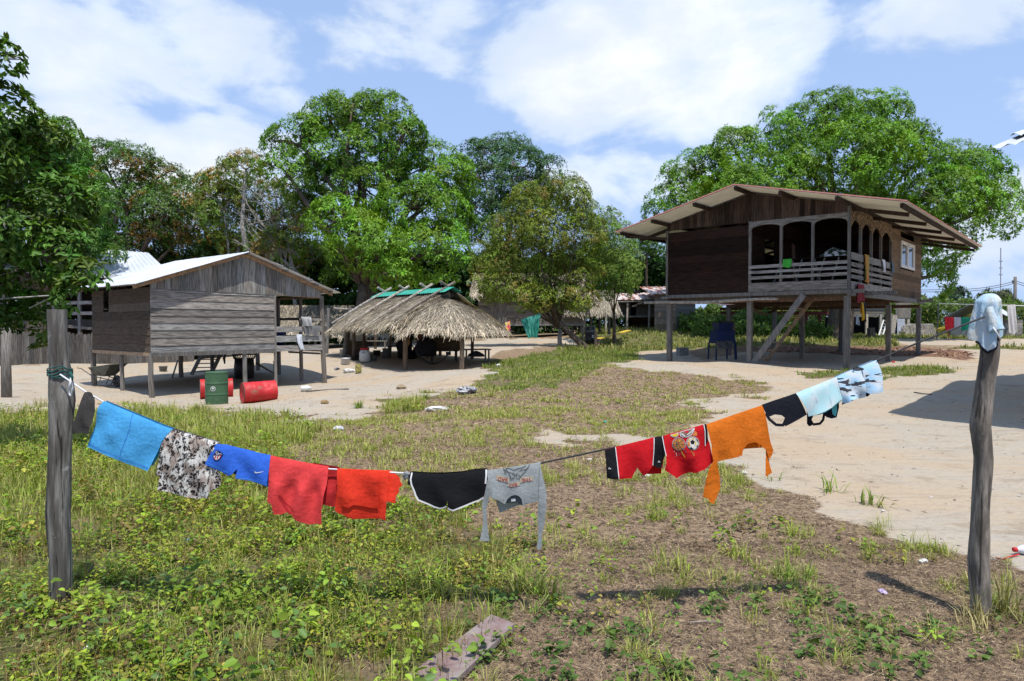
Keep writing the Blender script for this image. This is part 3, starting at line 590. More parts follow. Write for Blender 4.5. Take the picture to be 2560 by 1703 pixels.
for i, (a, b, top, r) in enumerate(((.02, .02, LZ, .075), (0, 2.05, LZ, .06), (0, LL, LZ, .085), (2.98, .05, LZ, .075), (LW, 0, LT, .085), (LW1, 2.0, LZ, .07), (2.9, LL, LZ, .08), (LW, 2.8, LT, .08), (LW, 1.3, LT, .065), (LW, LL, LT, .08), (LW1, LL, LZ, .07), (LW1 - .02, .0, LT, .05))):
    p = L_(a, b, 0); q = L_(a + .03, b, 0); mb = MB(235 + i); mb.tint(.8, 1.2)
    lean = L_.a * (.10 if (a == LW and b == 0) else 0.)
    z0 = gz(p.x, p.y) - .3; mb.tube([Vector((q.x, q.y, z0)) + lean, Vector((p.x, p.y, (z0 + top) / 2)) + L_.a * .02 * mb.r.uniform(-1, 1) + lean * .4, Vector((p.x, p.y, top))], [r * 1.1, r, r * .92], 8, jit=.1); mb.build('stilt', M['post'], gh)
for i, (z0, z1, a0) in enumerate(((1.84, 1.92, 5.0), (1.44, 1.63, LW1), (1.10, 1.31, LW1), (.78, .98, LW1))):
    mb = MB(250 + i); mb.tint(.9, 1.25); mb.para(L_(a0, -.06, z0), L_.a * (LW - a0 + .02), L_.b * .03, (0, 0, z1 - z0)); mb.build('rail', M['grey_h'], gh)
for i, z in enumerate((1.86, 1.5, 1.2)):
    mb = MB(255 + i); mb.tint(.7, 1.); mb.para(L_(LW + .05, .05, z), L_.b * (LL - .1), L_.a * .03, (0, 0, .1)); mb.build('rail', M['grey_h'], gh)
cloth_drape('grey_rag', 'bunched pale grey rag on the upper bar of the grey house porch', 'cloth', L_(5.02, -.09, 1.95), L_(5.42, -.09, 1.95), .30, flat('pale_grey_rag', (.36, .36, .36)), lfr, 2, .05, 21, back=.8, bulge=.06)
cloth_drape('grey_towel', 'grey towel spread over the middle rail of the grey house porch', 'towel', L_(5.12, -.09, 1.655), L_(5.80, -.09, 1.645), .34, flat('grey_towel', (.17, .17, .17)), lfr, 2, .012, 22, back=.8, shape=lambda h: (1 - .2 * h, 0))
cloth_drape('white_rag', 'narrow white rag hanging from the lower rail of the grey house porch', 'cloth', L_(4.84, -.09, 1.335), L_(5.06, -.09, 1.335), .52, flat('white_rag', (.62, .66, .72)), lfr, 1, .03, 23, back=.5, shape=lambda h: (1 - .3 * h, .55 * h ** 2))
mb = MB(260); tubc = L_(4.95, 1.6, LZ + .03); mb.lathe(tubc, (0, 0, 1), [(.0, 0), (.44, 0), (.50, .55), (.46, .60), (.2, .66), (0, .67)], 20); tag(mb.build('water_tub', M['blue'], None, True, tubc), 'big dark blue water tub on the porch of the grey house', 'tub')
cloth_drape('black_shirt', 'black shirt hung at the back of the grey house porch', 'shirt', L_(4.35, 3.5, 1.95), L_(4.95, 3.5, 1.95), .55, M['cloth_and_shade'], lfr, 2, .03, 24)

# ---- things under and around the grey house
def ladder(name, label, p0, p1, q0, q1, n, m, w_=.08):
    o = thing(name, label, 'ladder', (Vector(p0) + Vector(q0)) / 2)
    for a, b in ((p0, p1), (q0, q1)):
        mb = MB(int(abs(a[0]) * 100)); mb.beam(a, b, w_, .045, up=(0, 1, 0)); mb.build('stringer', m, o)
    for i in range(n):
        f = (i + .7) / n; mb = MB(i); mb.beam(Vector(p0).lerp(Vector(p1), f), Vector(q0).lerp(Vector(q1), f), .09, .035); mb.build('rung', m, o)
    return o
a0, a1, b0, b1 = W(479, 937, 25.4), W(509, 876, 25.9), W(528, 935, 25.4), W(556, 876, 25.9)
ladder('ladder', 'dark wooden ladder leading up beneath the grey plank house', a0, a1, b0, b1, 6, M['grey_v'], .13)
def drum(name, label, c, axis, m, n=36, dent=0, seed=0):
    H, Rr = .88, .288; ax = Vector(axis).normalized(); prof = [(0, .012), (Rr - .03, .012), (Rr - .02, .0), (Rr, 0), (Rr + .004, .012)]
    zs = np.linspace(.03, H - .03, 60)
    for z in zs:
        r = Rr - .004
        for rb, wd, am in ((.293, .016, .012), (.587, .016, .012)): r += am * math.exp(-((z - rb) / wd) ** 2)
        for rb in (.13, .17, .21, .68, .72, .76): r += .004 * math.exp(-((z - rb) / .010) ** 2)
        prof.append((r, z))
    prof += [(Rr + .004, H - .012), (Rr, H), (Rr - .02, H), (Rr - .03, H - .012), (0, H - .012)]
    mb = MB(seed); mb.lathe(c, ax, prof, n)
    if dent:
        r = random.Random(seed); cc = [(r.uniform(.2, .7), r.uniform(-.1, .9)) for _ in range(dent)]
        V2 = []
        for v in mb.V:
            v = Vector(v); h = (v - Vector(c)).dot(ax); ra = v - Vector(c) - ax * h
            for hc, an in cc:
                dirn = (Vector((0, 0, 1)) - ax * ax.z).normalized() * math.cos(an) - ax.cross(Vector((0, 0, 1))).normalized() * -math.sin(an)
                d2 = ((h - hc) / .11) ** 2 + ((ra - dirn * Rr).length / .12) ** 2; ra = ra * (1 - .13 * math.exp(-d2))
            V2.append(tuple(Vector(c) + ax * h + ra))
        mb.V = V2
    o = thing(name, label, 'drum', c); mb.build('barrel', m, o, True); return o
dg = G(542, 1011); dgd = drum('oil_drum', 'green steel drum standing upright between the two red drums', dg - Vector((0, 0, .015)), (0, 0, 1), M['greendrum'])
def drum_patch(c, a0, a1, z0, z1, mm, name, parent, r=.2945):
    mb = MB(3); rows = [[Vector(c) + Vector((math.sin(a) * r, -math.cos(a) * r, z)) for a in np.linspace(a0, a1, 9)] for z in (z0, z1)]; mb.grid(rows); mb.build(name, mm, parent, True)
fa = math.atan2(dg.x, dg.y)                                       # side of the drum that faces the yard
drum_patch(dg, -fa * 0 - 1.42 - fa * -1, -.72 + fa, .73, .85, flat('paper_label', (.52, .43, .30)), 'label', dgd, .292)
def drum_ring(c, ac, zc, r0, r1, mm, name, parent, hole=True):
    mb = MB(4); N = 24; R0 = .294
    P = lambda r, q: Vector(c) + Vector((math.sin(ac + r * math.cos(q) / R0) * R0, -math.cos(ac + r * math.cos(q) / R0) * R0, zc + r * math.sin(q)))
    mb.grid([[P(r0, q) for q in np.linspace(0, 2 * PI, N + 1)], [P(r1, q) for q in np.linspace(0, 2 * PI, N + 1)]]); mb.build(name, mm, parent, True)
whm = flat('stencil_white', (.62, .64, .62))
for ac in (.50 + fa, -1.18 + fa):
    drum_ring(dg, ac, .44, .052, .066, whm, 'emblem_ring', dgd); drum_ring(dg, ac, .445, .0, .026, whm, 'emblem_dot', dgd)
    for q in (.6, 1.6, 2.55): drum_ring(dg + Vector((0, 0, .0)), ac + .033 / .294 * math.cos(q), .445 + .033 * math.sin(q), 0, .010, whm, 'emblem_mark', dgd)
d1 = G(617, 1009); axr = Vector((.80, .55, .03)).normalized()
dr1 = drum('oil_drum', 'dented red steel drum lying on its side right of the green drum', Vector((d1.x - .12, d1.y, d1.z + .285)), axr, M['reddrum'], dent=3, seed=5)
mb = MB(5); e = Vector((d1.x - .12, d1.y, d1.z + .285)); mb.tube([e - axr * .001 + (axr.cross(Vector((0, 0, 1))).normalized() * math.cos(q) + Vector((0, 0, 1)) * math.sin(q)) * .286 for q in np.linspace(0, 2 * PI, 37)], .011, 6); mb.build('rim', mat('rusty_rim', (.16, .09, .06), rough=.8), dr1)
d2 = G(505, 1003); axl = Vector((.86, .42, 0)).normalized(); e2 = on(499, 19.9); e2 = Vector((e2.x, e2.y, e2.z + .285))
dr2 = drum('oil_drum', 'red steel drum lying behind and left of the green drum', e2, axl, M['reddrum'], dent=2, seed=9)
mb = MB(6); mb.lathe(e2 - axl * .004, axl, [(0, 0), (.27, 0), (.27, .008)], 28); mb.build('end_cap', mat('bare_drum_end', (.24, .20, .16), (.12, .10, .09), 6, rough=.7), dr2)
mb = MB(6); mb.lathe(e2 + axl * .48, axl, [(.2905, 0), (.2925, 0.005), (.2925, .17), (.2905, .175)], 28); mb.build('faded_band', flat('pale_pink_paint', (.62, .36, .36)), dr2)
# wheelbarrow
wb0 = on(262, 22.6); wz = gz(wb0.x, wb0.y); wbx = Vector((.92, -.38, 0)); wby = Vector((.38, .92, 0))
def wp(x, y, z): return wb0 + wbx * x + wby * y + Vector((0, 0, z))
wbo = thing('wheelbarrow', 'old grey steel wheelbarrow parked under the corner of the grey house', 'wheelbarrow', (wb0.x, wb0.y, wz)); wb0 = Vector((wb0.x, wb0.y, wz))
mb = MB(270); top = [wp(-.36, -.34, .62), wp(.62, -.30, .74), wp(.66, .30, .74), wp(-.36, .34, .62)]; bot = [wp(-.22, -.2, .36), wp(.20, -.2, .34), wp(.20, .2, .34), wp(-.22, .2, .36)]
mb.add(top + bot, ((4, 7, 6, 5), (0, 1, 5, 4), (1, 2, 6, 5), (2, 3, 7, 6), (3, 0, 4, 7))); mb.tube(top + top[:1], .014, 6); mb.build('tray', M['barrow'], wbo)
for y in (-.24, .24):
    mb = MB(271); mb.tube([wp(-.98, y * 1.15, .60), wp(-.8, y * 1.1, .58), wp(-.3, y, .34), wp(.55, y * .35, .20)], .017, 6); mb.build('handle', M['metal'], wbo)
    mb = MB(272); mb.tube([wp(-.10, y, .33), wp(-.30, y, .02), wp(-.05, y, .02), wp(.12, y, .33)], .014, 6); mb.build('leg', M['metal'], wbo)
mb = MB(273); wc = wp(.55, 0, .19); mb.tube([wc + (wbx * math.cos(q) + Vector((0, 0, 1)) * math.sin(q)) * .15 for q in np.linspace(0, 2 * PI, 25)], .045, 8, False); mb.lathe(wc - wby * .02, wby, [(0, 0), (.11, 0), (.11, .04), (0, .04)], 16); mb.build('wheel', M['black'], wbo, True)
def pail(name, label, c, r, h, m, cat='bucket', taper=.8, bail=True):
    o = thing(name, label, cat, c); mb = MB(3); mb.lathe(c, (0, 0, 1), [(0, 0), (r * taper, 0), (r * .98, h * .9), (r * 1.04, h * .9), (r * 1.04, h), (r * .96, h), (r * .75, .02), (0, .02)], 20); mb.build('pail', m, o, True)
    if bail:
        mb = MB(4); mb.tube([c + Vector((r * math.cos(q), 0, h * .93 - abs(math.sin(q)) * r * .35)) for q in np.linspace(0, PI, 9)], .006, 5); mb.build('bail', M['metal'], o)
    return o
pail('bucket', 'grey plastic bucket standing alone on the bare sand behind the grey house', G(408, 929), .16, .22, M['plastic_grey'])
bk = on(610, 25.2); bko = thing('stump_barrel', 'black barrel with an openwork basket on top under the grey house', 'barrel', bk)
mb = MB(280); mb.lathe(bk, (0, 0, 1), [(0, 0), (.33, 0), (.36, .4), (.33, .72), (0, .72)], 18); mb.build('barrel', M['black'], bko, True)
mb = MB(281)
for k in range(26):
    q = 2 * PI * k / 26
    for s in (1, -1): mb.tube([bk + Vector((math.cos(q + s * h * .35) * (.36 + .10 * h), math.sin(q + s * h * .35) * (.36 + .10 * h), .72 + .30 * h)) for h in np.linspace(0, 1, 5)], .009, 4)
for h in (0, .5, 1): mb.tube([bk + Vector((math.cos(q) * (.36 + .10 * h), math.sin(q) * (.36 + .10 * h), .72 + .30 * h)) for q in np.linspace(0, 2 * PI, 25)], .014, 4)
mb.build('basket', M['black'], bko)
def bar(name, label, cat, pts, r, m, n=7): 
    mb = MB(5); mb.tube(pts, r, n); return tag(mb.build(name, m, None, True, Vector(pts[0])), label, cat)
bar('digging_bar', 'dark bar leaning against a stilt at the back of the grey house', 'tool', [G(430, 946), W(444, 902, 25.5)], .03, M['post'])
bar('lever_pole', 'dark slanting pole running down from the basket barrel to the ground', 'pole', [W(640, 908, 25.3), W(692, 938, 25.0)], .035, M['post'])
bar('short_stake', 'short dark upright stake at the lower end of the slanting pole', 'stake', [G(687, 940), W(685, 904, 25.2)], .03, M['post'])
bar('hanging_rope', 'knotted dark rope hanging from the floor of the grey house', 'rope', [W(562, 877, 24.2), W(563, 890, 24.2), W(560, 896, 24.2), W(562, 910, 24.2)], [.02, .035, .05, .025], M['rope'])
a, b = G(765, 981), G(872, 975); bar('stick', 'long thin stick lying on the sand right of the grey house', 'stick', [a + Vector((0, 0, .03)), a.lerp(b, .5) + Vector((0, 0, .04)), b + Vector((0, 0, .03))], .022, M['post'])
a = G(752, 980); mb = MB(6); mb.lathe(a + Vector((0, 0, .09)), (.9, .3, .05), [(0, 0), (.08, .0), (.09, .05), (.09, .2), (.04, .27), (.035, .31), (0, .31)], 14); tag(mb.build('jug', M['plastic_white'], None, True, a), 'pale plastic jug lying at the near end of the long stick', 'jug')
a = W(716, 879, 27); pb_ = MB(7); pb_.tube([W(722, 880, 26.2), W(800, 884, 25.6)], .04, 7); tag(pb_.build('plank', M['post'], None, False, a), 'short dark plank lying on the sand under the porch', 'plank')

# ---- white roofed house and picket fence behind
Wd = 36.; wh = thing('zinc_house', 'plank house on stilts with bright white zinc roof behind the fence', 'house', on(230, 36.5))
rA, rB = W(60, 606, 38.0), W(371, 632, 34.8); eA, eB = W(-20, 668, 33.6), W(440, 697, 30.6)
mb = MB(300); corrugated(mb, eA, eB, rB, rA, .34, .022, 2, .0)
back = (rA - eA); bk2 = Vector((back.x, back.y, 0)); rA2, rB2 = rA + bk2 + Vector((0, 0, -(rA.z - eA.z))), rB + bk2 + Vector((0, 0, -(rB.z - eB.z))); corrugated(mb, rB2, rA2, rA, rB, .34, .022, 2)
mb.build('roof', mat('white_zinc', (.66, .69, .74), (.54, .57, .63), 1.0, (.4, .4, .4), .45, .4, .6, 0, .4, metal=.1), wh)
dn = (eB - eA).normalized(); inn = Vector((-dn.y, dn.x, 0)); mb = MB(301); mb.beam(eA + Vector((0, 0, -.10)), eB + Vector((0, 0, -.10)), .04, .16); mb.build('fascia', M['white'], wh)
q0, q1 = eA + inn * 1.6, eB + inn * 1.6
mb = MB(302); boards_level(mb, q0, q1, 2.0, eA.z - .1, .2, -inn); boards_level(mb, q1, q1 + inn * 4, 2.0, eA.z + .3, .2, dn); mb.build('wall', M['dark_h'], wh)
mb = MB(303); mb.tint(); mb.para(q0 - inn * 1.4 + Vector((0, 0, 1.88 - q0.z)), q1 - q0, inn * 5, (0, 0, .12)); mb.build('deck', M['grey_h'], wh)
for i in range(7):
    p = eA.lerp(eB, (i + .3) / 7) + inn * .25; mb = MB(304 + i); mb.tint(1.2, 1.5); mb.beam((p.x, p.y, gz(p.x, p.y) - .2), (p.x, p.y, p.z - .05), .13, .13, up=(0, 1, 0)); mb.build('post', M['log' if i > 3 else 'post'], wh)
for z in (2.75, 2.25):
    mb = MB(312); mb.tint(1.2, 1.4); mb.beam(eA + inn * .2 + Vector((0, 0, z - eA.z)), eB + inn * .2 + Vector((0, 0, z - eB.z)), .04, .16); mb.build('rail', M['grey_h'], wh)
mb = MB(313); mb.tint(.6, .6); mb.para(q0 + Vector((0, 0, .2 - q0.z)), q1 - q0, inn * .1, (0, 0, 1.7)); mb.build('lower_screen', M['dark_v'], wh)
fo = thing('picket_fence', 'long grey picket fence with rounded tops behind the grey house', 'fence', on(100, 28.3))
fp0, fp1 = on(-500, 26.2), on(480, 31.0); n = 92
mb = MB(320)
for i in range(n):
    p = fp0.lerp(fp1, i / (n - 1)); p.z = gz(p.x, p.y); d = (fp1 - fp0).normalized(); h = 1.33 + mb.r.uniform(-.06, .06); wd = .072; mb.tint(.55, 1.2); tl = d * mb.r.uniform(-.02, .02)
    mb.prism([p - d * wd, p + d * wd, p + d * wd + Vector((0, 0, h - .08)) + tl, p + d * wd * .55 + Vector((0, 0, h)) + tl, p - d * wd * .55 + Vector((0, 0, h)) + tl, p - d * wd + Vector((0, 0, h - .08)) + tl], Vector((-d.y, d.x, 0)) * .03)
mb.build('pickets', mat('shaded_pickets', (.17, .155, .14), (.06, .055, .05), 3, VS, .92, fine=3), fo)  # shade over the fence is put into this darker base colour
for z in (.35, 1.0):
    mb = MB(321); mb.tint(); d = Vector((-(fp1 - fp0).y, (fp1 - fp0).x, 0)).normalized() * .06
    for i in range(10): mb.beam(fp0.lerp(fp1, i / 10) + d + Vector((0, 0, z)), fp0.lerp(fp1, (i + 1) / 10) + d + Vector((0, 0, z)), .04, .08)
    mb.build('rail', M['grey_h'], fo)

# ================================================================== thatched hut
hs, hf = Vector((-.643, .766, 0)), Vector((.766, .643, 0))           # along the ridge (away), across
R0, R1 = Vector((-2.48, 27.0, 3.06)), Vector((-2.48, 27.0, 3.04)) + hs * 5.5
hc = (R0 + R1) / 2; hut = thing('thatched_hut', 'open sided thatched kitchen hut with green sheets on its ridge', 'hut', (hc.x, hc.y, gz(hc.x, hc.y)))
def eave(tt):                                                        # closed outline, tt in 0..1
    hw = 2.5; L = 5.5; per = [2 * 2.2, L, 2 * 2.0, L]; a = tt * 4; k = int(a) % 4; f = a - int(a)
    if k == 0: q = PI * f; return R0 + hf * (-hw * math.cos(q)) * 1. - hs * 2.05 * math.sin(q) ** .9, (0, f)
    if k == 1: return R0.lerp(R1, f) + hf * hw, (1, f)
    if k == 2: q = PI * f; return R1 + hf * (hw * math.cos(q)) + hs * 1.3 * math.sin(q), (2, f)
    return R1.lerp(R0, f) - hf * hw, (3, f)
def ridge(k, f): return R0 if k == 0 else R0.lerp(R1, f) if k == 1 else R1 if k == 2 else R1.lerp(R0, f)
def hutpt(tt, s):                                                    # s 0 ridge .. 1 eave
    e, (k, f) = eave(tt); r = ridge(k, f); ze = 1.44 + .03 * math.sin(tt * 40) + (.12 if k == 3 else 0) * math.sin(PI * f) - (.10 * math.sin(PI * f) if k == 0 else 0)
    p = r.lerp(e, s); top = r.z - (.36 * math.sin(PI * f) ** .5 if k in (0, 2) else 0)
    p.z = top + (ze - top) * (s ** 1.0) + .16 * math.sin(PI * s) * (1 if k != 3 else .6)
    ju = min(tt % 1., 1 - tt % 1.); p.z += .16 * s * math.exp(-((tt % 1. - .985) / .02) ** 2) - .20 * s * math.exp(-((tt % 1. - .012) / .012) ** 2); return p
NT_, NS = 132, 15; mb = MB(330); mb.tint(.9, 1.)
mb.grid([[hutpt(i / NT_, j / NS) + Vector((0, 0, -.05)) for i in range(NT_ + 1)] for j in range(NS + 1)])
thr = mb.build('thatch_roof', M['thatch'], hut, True)
def strands(fn, nrows, ncol, ln, wd, seed, name, parent, c0=(.58, .50, .385), hang=.10, grey=.7):
    r = np.random.default_rng(seed); V = []; F = []; C = []
    for j in range(nrows):
        s0 = j / nrows
        for i in range(ncol):
            tt = (i + r.uniform(0, 1)) / ncol; s = min(.97, s0 + r.uniform(0, 1) / nrows); p = fn(tt % 1., s); q = fn((tt + r.normal(0, .0035)) % 1., min(1., s + .12)); d = (q - p)
            if d.length < 1e-4: continue
            d.normalize(); sd = d.cross(Vector((0, 0, 1)))
            if sd.length < 1e-3: continue
            sd.normalize(); nn = sd.cross(d); L = ln * r.uniform(.6, 1.3); wv = wd * r.uniform(.6, 1.4)
            a = p + nn * r.uniform(.0, .03); b = a + d * L + nn * r.uniform(-.03, .06) + sd * r.normal(0, .10) * L + Vector((0, 0, -hang * r.uniform(0, 1) * (1.4 if s > .85 else .15)))
            n = len(V); V += [a - sd * wv, a + sd * wv, b + sd * wv * .3, b - sd * wv * .3]; F.append((n, n + 1, n + 2, n + 3))
            g = r.uniform(.35, 1.35) ** 1.2; k = r.uniform(0, grey); sh = .62 + .5 * s
            c = [g * sh * (c0[0] * (1 - k) + .36 * k), g * sh * (c0[1] * (1 - k) + .34 * k), g * sh * (c0[2] * (1 - k) + .31 * k)]; C += [c] * 4
    V = np.array([tuple(v) for v in V]); o0 = wloc(parent); me = np_mesh(name, V - np.array(o0), F, C); return link(name, me, M['straw'], parent)
strands(hutpt, 26, 640, .34, .016, 3, 'loose_straw', thr)
# ridge sheets and poles
for i in range(3):
    mb = MB(335 + i); f0, f1 = (i / 3) - .03, (i + 1) / 3 + .02; mb.tint(.85, 1.15); ext = -.16 if i == 0 else 0
    A, B = R0.lerp(R1, f0) + hs * ext, R0.lerp(R1, f1); dzz = Vector((0, 0, .12 + .012 * (i % 2)))
    for sgn in (-1, 1): corrugated(mb, A + hf * .44 * sgn + Vector((0, 0, -.21)) + dzz, B + hf * .44 * sgn + Vector((0, 0, -.21)) + dzz, B + dzz, A + dzz, .16, .014, 1)
    mb.build('ridge_sheet', M['greensheet'], hut)
for i, (f, o1, ln) in enumerate(((.93, .35, 2.5), (.62, .25, 2.5), (.30, .3, 2.9), (.02, .35, 1.9))):
    P = R0.lerp(R1, f)
    for sgn, l2 in ((-1, ln), (1, 1.9)):
        mb = MB(340 + i); mb.tint(.5 if f < .1 else 1., .6 if f < .1 else 1.1); up = P + Vector((0, 0, .22)) - hf * sgn * o1 + Vector((0, 0, .12)); lo_ = P + hf * sgn * l2 + hs * .15 + Vector((0, 0, .22 - l2 * .60))
        mb.tube([up, up.lerp(lo_, .5) + Vector((0, 0, .04)), lo_], [.055, .045, .035], 7, jit=.08); mb.build('ridge_pole', M['log'], hut)
mb = MB(350); mb.tint(.3, .3); mb.add([R0 + hf * -.55 + Vector((0, 0, -.38)), R0 + hf * .55 + Vector((0, 0, -.38)), R0 + Vector((0, 0, .05))], ((0, 1, 2),)); mb.build('smoke_gap_shade', M['cloth_and_shade'], hut)  # black triangle painted as the shade inside the gable opening
hp = [(1012, 26.0), (1154, 25.3), (909, 29.2), (884, 28.6), (1069, 30.5), (1100, 31.5), (1180, 29.6), (975, 33), (938, 34.5)]
for i, (u, d) in enumerate(hp):
    p = on(u, d); mb = MB(351 + i); mb.tint(.7, 1.1); r = .095 if i < 2 else .075; mb.tube([p + Vector((0, 0, -.2)), p + Vector((.02, 0, .9)), p + Vector((0, 0, 1.5 if i < 2 else 1.45 if u in (1180, 909, 884, 938) else 1.9))], [r, r * .95, r * .9], 8, jit=.06); mb.build('post', mat('hut_post%d' % i, (.20, .14, .09), (.1, .075, .055), 3, VS, .9) if i == 0 else bpy.data.materials['hut_post0'], hut)
# things in the hut
def C_(u, v, d): return W(u, v, d)
hammock('hammock', 'dark net hammock hanging low across the front of the thatched hut', W(1022, 848, 26.3), W(1146, 842, 26.0), 1.0, .16, M['rope'], 360)
hammock('hammock', 'black hammock hung high at the back of the thatched hut', W(992, 846, 28.6), W(1058, 840, 30.5), .95, .34, M['cloth_and_shade'], 362)
mb = MB(364); cc = W(1046, 845, 29.6); mb.lathe(cc + Vector((0, 0, -.2)), (.2, 0, 1), [(0, 0), (.09, .03), (.13, .14), (.10, .26), (.05, .36), (0, .40)], 12); tag(mb.build('red_bundle', flat('dull_red_cloth', (.30, .12, .085)), None, True, cc), 'dull reddish bundle tucked under the eave above the black hammock', 'bundle')
mb = MB(365); cc = W(1018, 853, 26.5); mb.lathe(cc + Vector((0, 0, -.2)), (.1, 0, 1), [(0, 0), (.05, .02), (.10, .15), (.06, .32), (0, .36)], 10); tag(mb.build('orange_rag', flat('dull_orange_rag', (.36, .19, .06)), None, True, cc), 'dull orange rag on the hut post above the low hammock', 'cloth')
c = G(912, 905); jo = thing('water_keg', 'white plastic keg with a wide red lid at the hut edge', 'keg', c)
mb = MB(366); mb.lathe(c, (0, 0, 1), [(0, 0), (.20, 0), (.225, .08), (.225, .38), (.17, .50), (0, .5)], 20); mb.build('keg_body', M['plastic_white'], jo, True); mb = MB(367); mb.lathe(c, (0, 0, 1), [(.185, .49), (.19, .49), (.19, .575), (0, .58)], 20); mb.build('lid', M['red'], jo, True)
mb = MB(368); mb.tube([c + Vector((-.06 + .06 * k, -.226, .36 + (.05 if k == 1 else 0))) for k in range(3)], .012, 5); mb.build('mark', M['black'], jo)
pail('bucket', 'black bucket on a stand right of the white keg', G(942, 893) + Vector((0, 0, .05)), .16, .24, M['black'])
pail('bucket', 'dark bucket with tall handle standing inside the hut', G(966, 896), .165, .42, M['plastic_grey'], taper=.9)
pail('tub', 'low black tub left of the white keg', G(887, 900), .18, .2, M['black'], 'tub', bail=False)
pail('tin_pot', 'shiny tin pot sitting on the sand lip of the hut', G(864, 911), .19, .25, M['sheet'], 'pot', .95, False)
pail('jerry_pail', 'pale cut-open jug left of the hut post', G(858, 893), .15, .34, M['plastic_white'], 'jug', .95, True)
pail('small_bucket', 'small pale bucket in shade behind the white keg', G(934, 902), .13, .2, M['plastic_grey'], 'bucket')
bar('pale_can', 'white can with handle hung on the leaning left post', 'can', [W(858, 837, 29), W(859, 829, 29)], [.09, .08], M['plastic_white'], 10)
def bench(name, label, c, ang, L, wd, h, m, cat='bench', legs=4):
    o = thing(name, label, cat, c); x = Vector((math.cos(ang), math.sin(ang), 0)); y = Vector((-x.y, x.x, 0)); mb = MB(5); mb.tint(); mb.para(c - x * L / 2 - y * wd / 2 + Vector((0, 0, h - .04)), x * L, y * wd, (0, 0, .045)); mb.build('top', m, o)
    for sx in (-1, 1):
        for sy in (-1, 1):
            mb = MB(6); mb.tint(); p = c + x * sx * L * .42 + y * sy * wd * .38; mb.beam(p + Vector((0, 0, -.05)), p + Vector((0, 0, h - .04)), .06, .06, up=x); mb.build('leg', m, o)
    return o
bench('table', 'rough plank table at the right end of the thatched hut', G(1190, 906), .35, 1.15, .6, .55, M['post'], 'table')
bench('bench', 'low plank bench standing behind the hut', on(935, 34.5), .1, 1.3, .35, .42, M['post'])
bench('black_stool', 'dark crossed leg stool at the back of the hut', on(985, 29.5), .4, .5, .4, .5, M['black'], 'stool')
mb = MB(370); c = W(1190, 884, 26.9); 
mb.lathe(c + Vector((0, 0, -.12)), (0, 0, 1), [(0, 0), (.36, .0), (.30, .10), (.12, .20), (0, .24)], 9); tag(mb.build('charcoal_heap', M['cloth_and_shade'], None, True, c), 'dark heap lying on the plank table', 'heap')
mb = MB(371); c = on(1065, 28.2); mb.lathe(c + Vector((0, 0, .3)), (0, 0, 1), [(0, 0), (.42, 0), (.46, .3), (.36, .62), (.15, .78), (0, .8)], 14); tag(mb.build('black_sack', M['cloth_and_shade'], None, True, c), 'large rounded black sack behind the low hammock', 'sack')
mb = MB(372); c = W(1113, 851, 28.9); mb.box(W(1113, 877, 28.9), 1.3, .06, .55, .2); tag(mb.build('hanging_screen', M['brown_h'], None, False, c), 'dark brown board screen hanging at the back of the hut', 'screen')
bench('cooking_table', 'black cooking table inside the hut on the right', on(1110, 28.6), .2, 1.2, .6, .5, M['black'], 'table')
pail('cook_pot', 'small tin pot on the black cooking table', W(1121, 888, 28.6), .11, .14, M['metal'], 'pot', .95, False)
c = W(893, 880, 30.3); cpb = thing('cupboard', 'brown crate with white pots on its top behind the hut post', 'crate', c); mb = MB(374); mb.tint(); mb.box(on(895, 30.3), .75, .5, .62); mb.build('box', M['brown_h'], cpb)
mb = MB(375); mb.box(on(897, 30.3) + Vector((0, 0, .63)), .6, .4, .26); tag(mb.build('white_crate', M['plastic_white'], None, False, c), 'white crate on the brown crate at the left of the hut', 'crate')
mb = MB(376); c = on(1012, 29.6); mb.box(c, .6, .5, 1.1, .2); tag(mb.build('black_screen', M['cloth_and_shade'], None, False, c), 'black hanging screen in the dark middle of the hut', 'screen')
# wooden rack left of the hut
rk = thing('pole_rack', 'rack of grey forked posts carrying a horizontal pole left of the hut', 'rack', on(830, 32))
for u, d, v1 in ((815, 31.5, 770), (866, 31, 768), (890, 33.2, 772), (858, 29.3, 800)):
    p = on(u, d); q = W(u + (6 if u == 815 else 9), v1, d); mb = MB(380 + u); mb.tint(1., 1.3); mb.tube([p + Vector((0, 0, -.2)), p.lerp(q, .5) + Vector((.03, 0, 0)), q], [.085, .08, .065], 7, jit=.1); mb.build('post', M['post'], rk)
mb = MB(390); mb.tube([W(835, 771, 31.3), W(866, 773, 31), W(905, 775, 31.6), W(960, 776, 33)], .05, 7, jit=.08); mb.build('cross_pole', M['log'], rk)
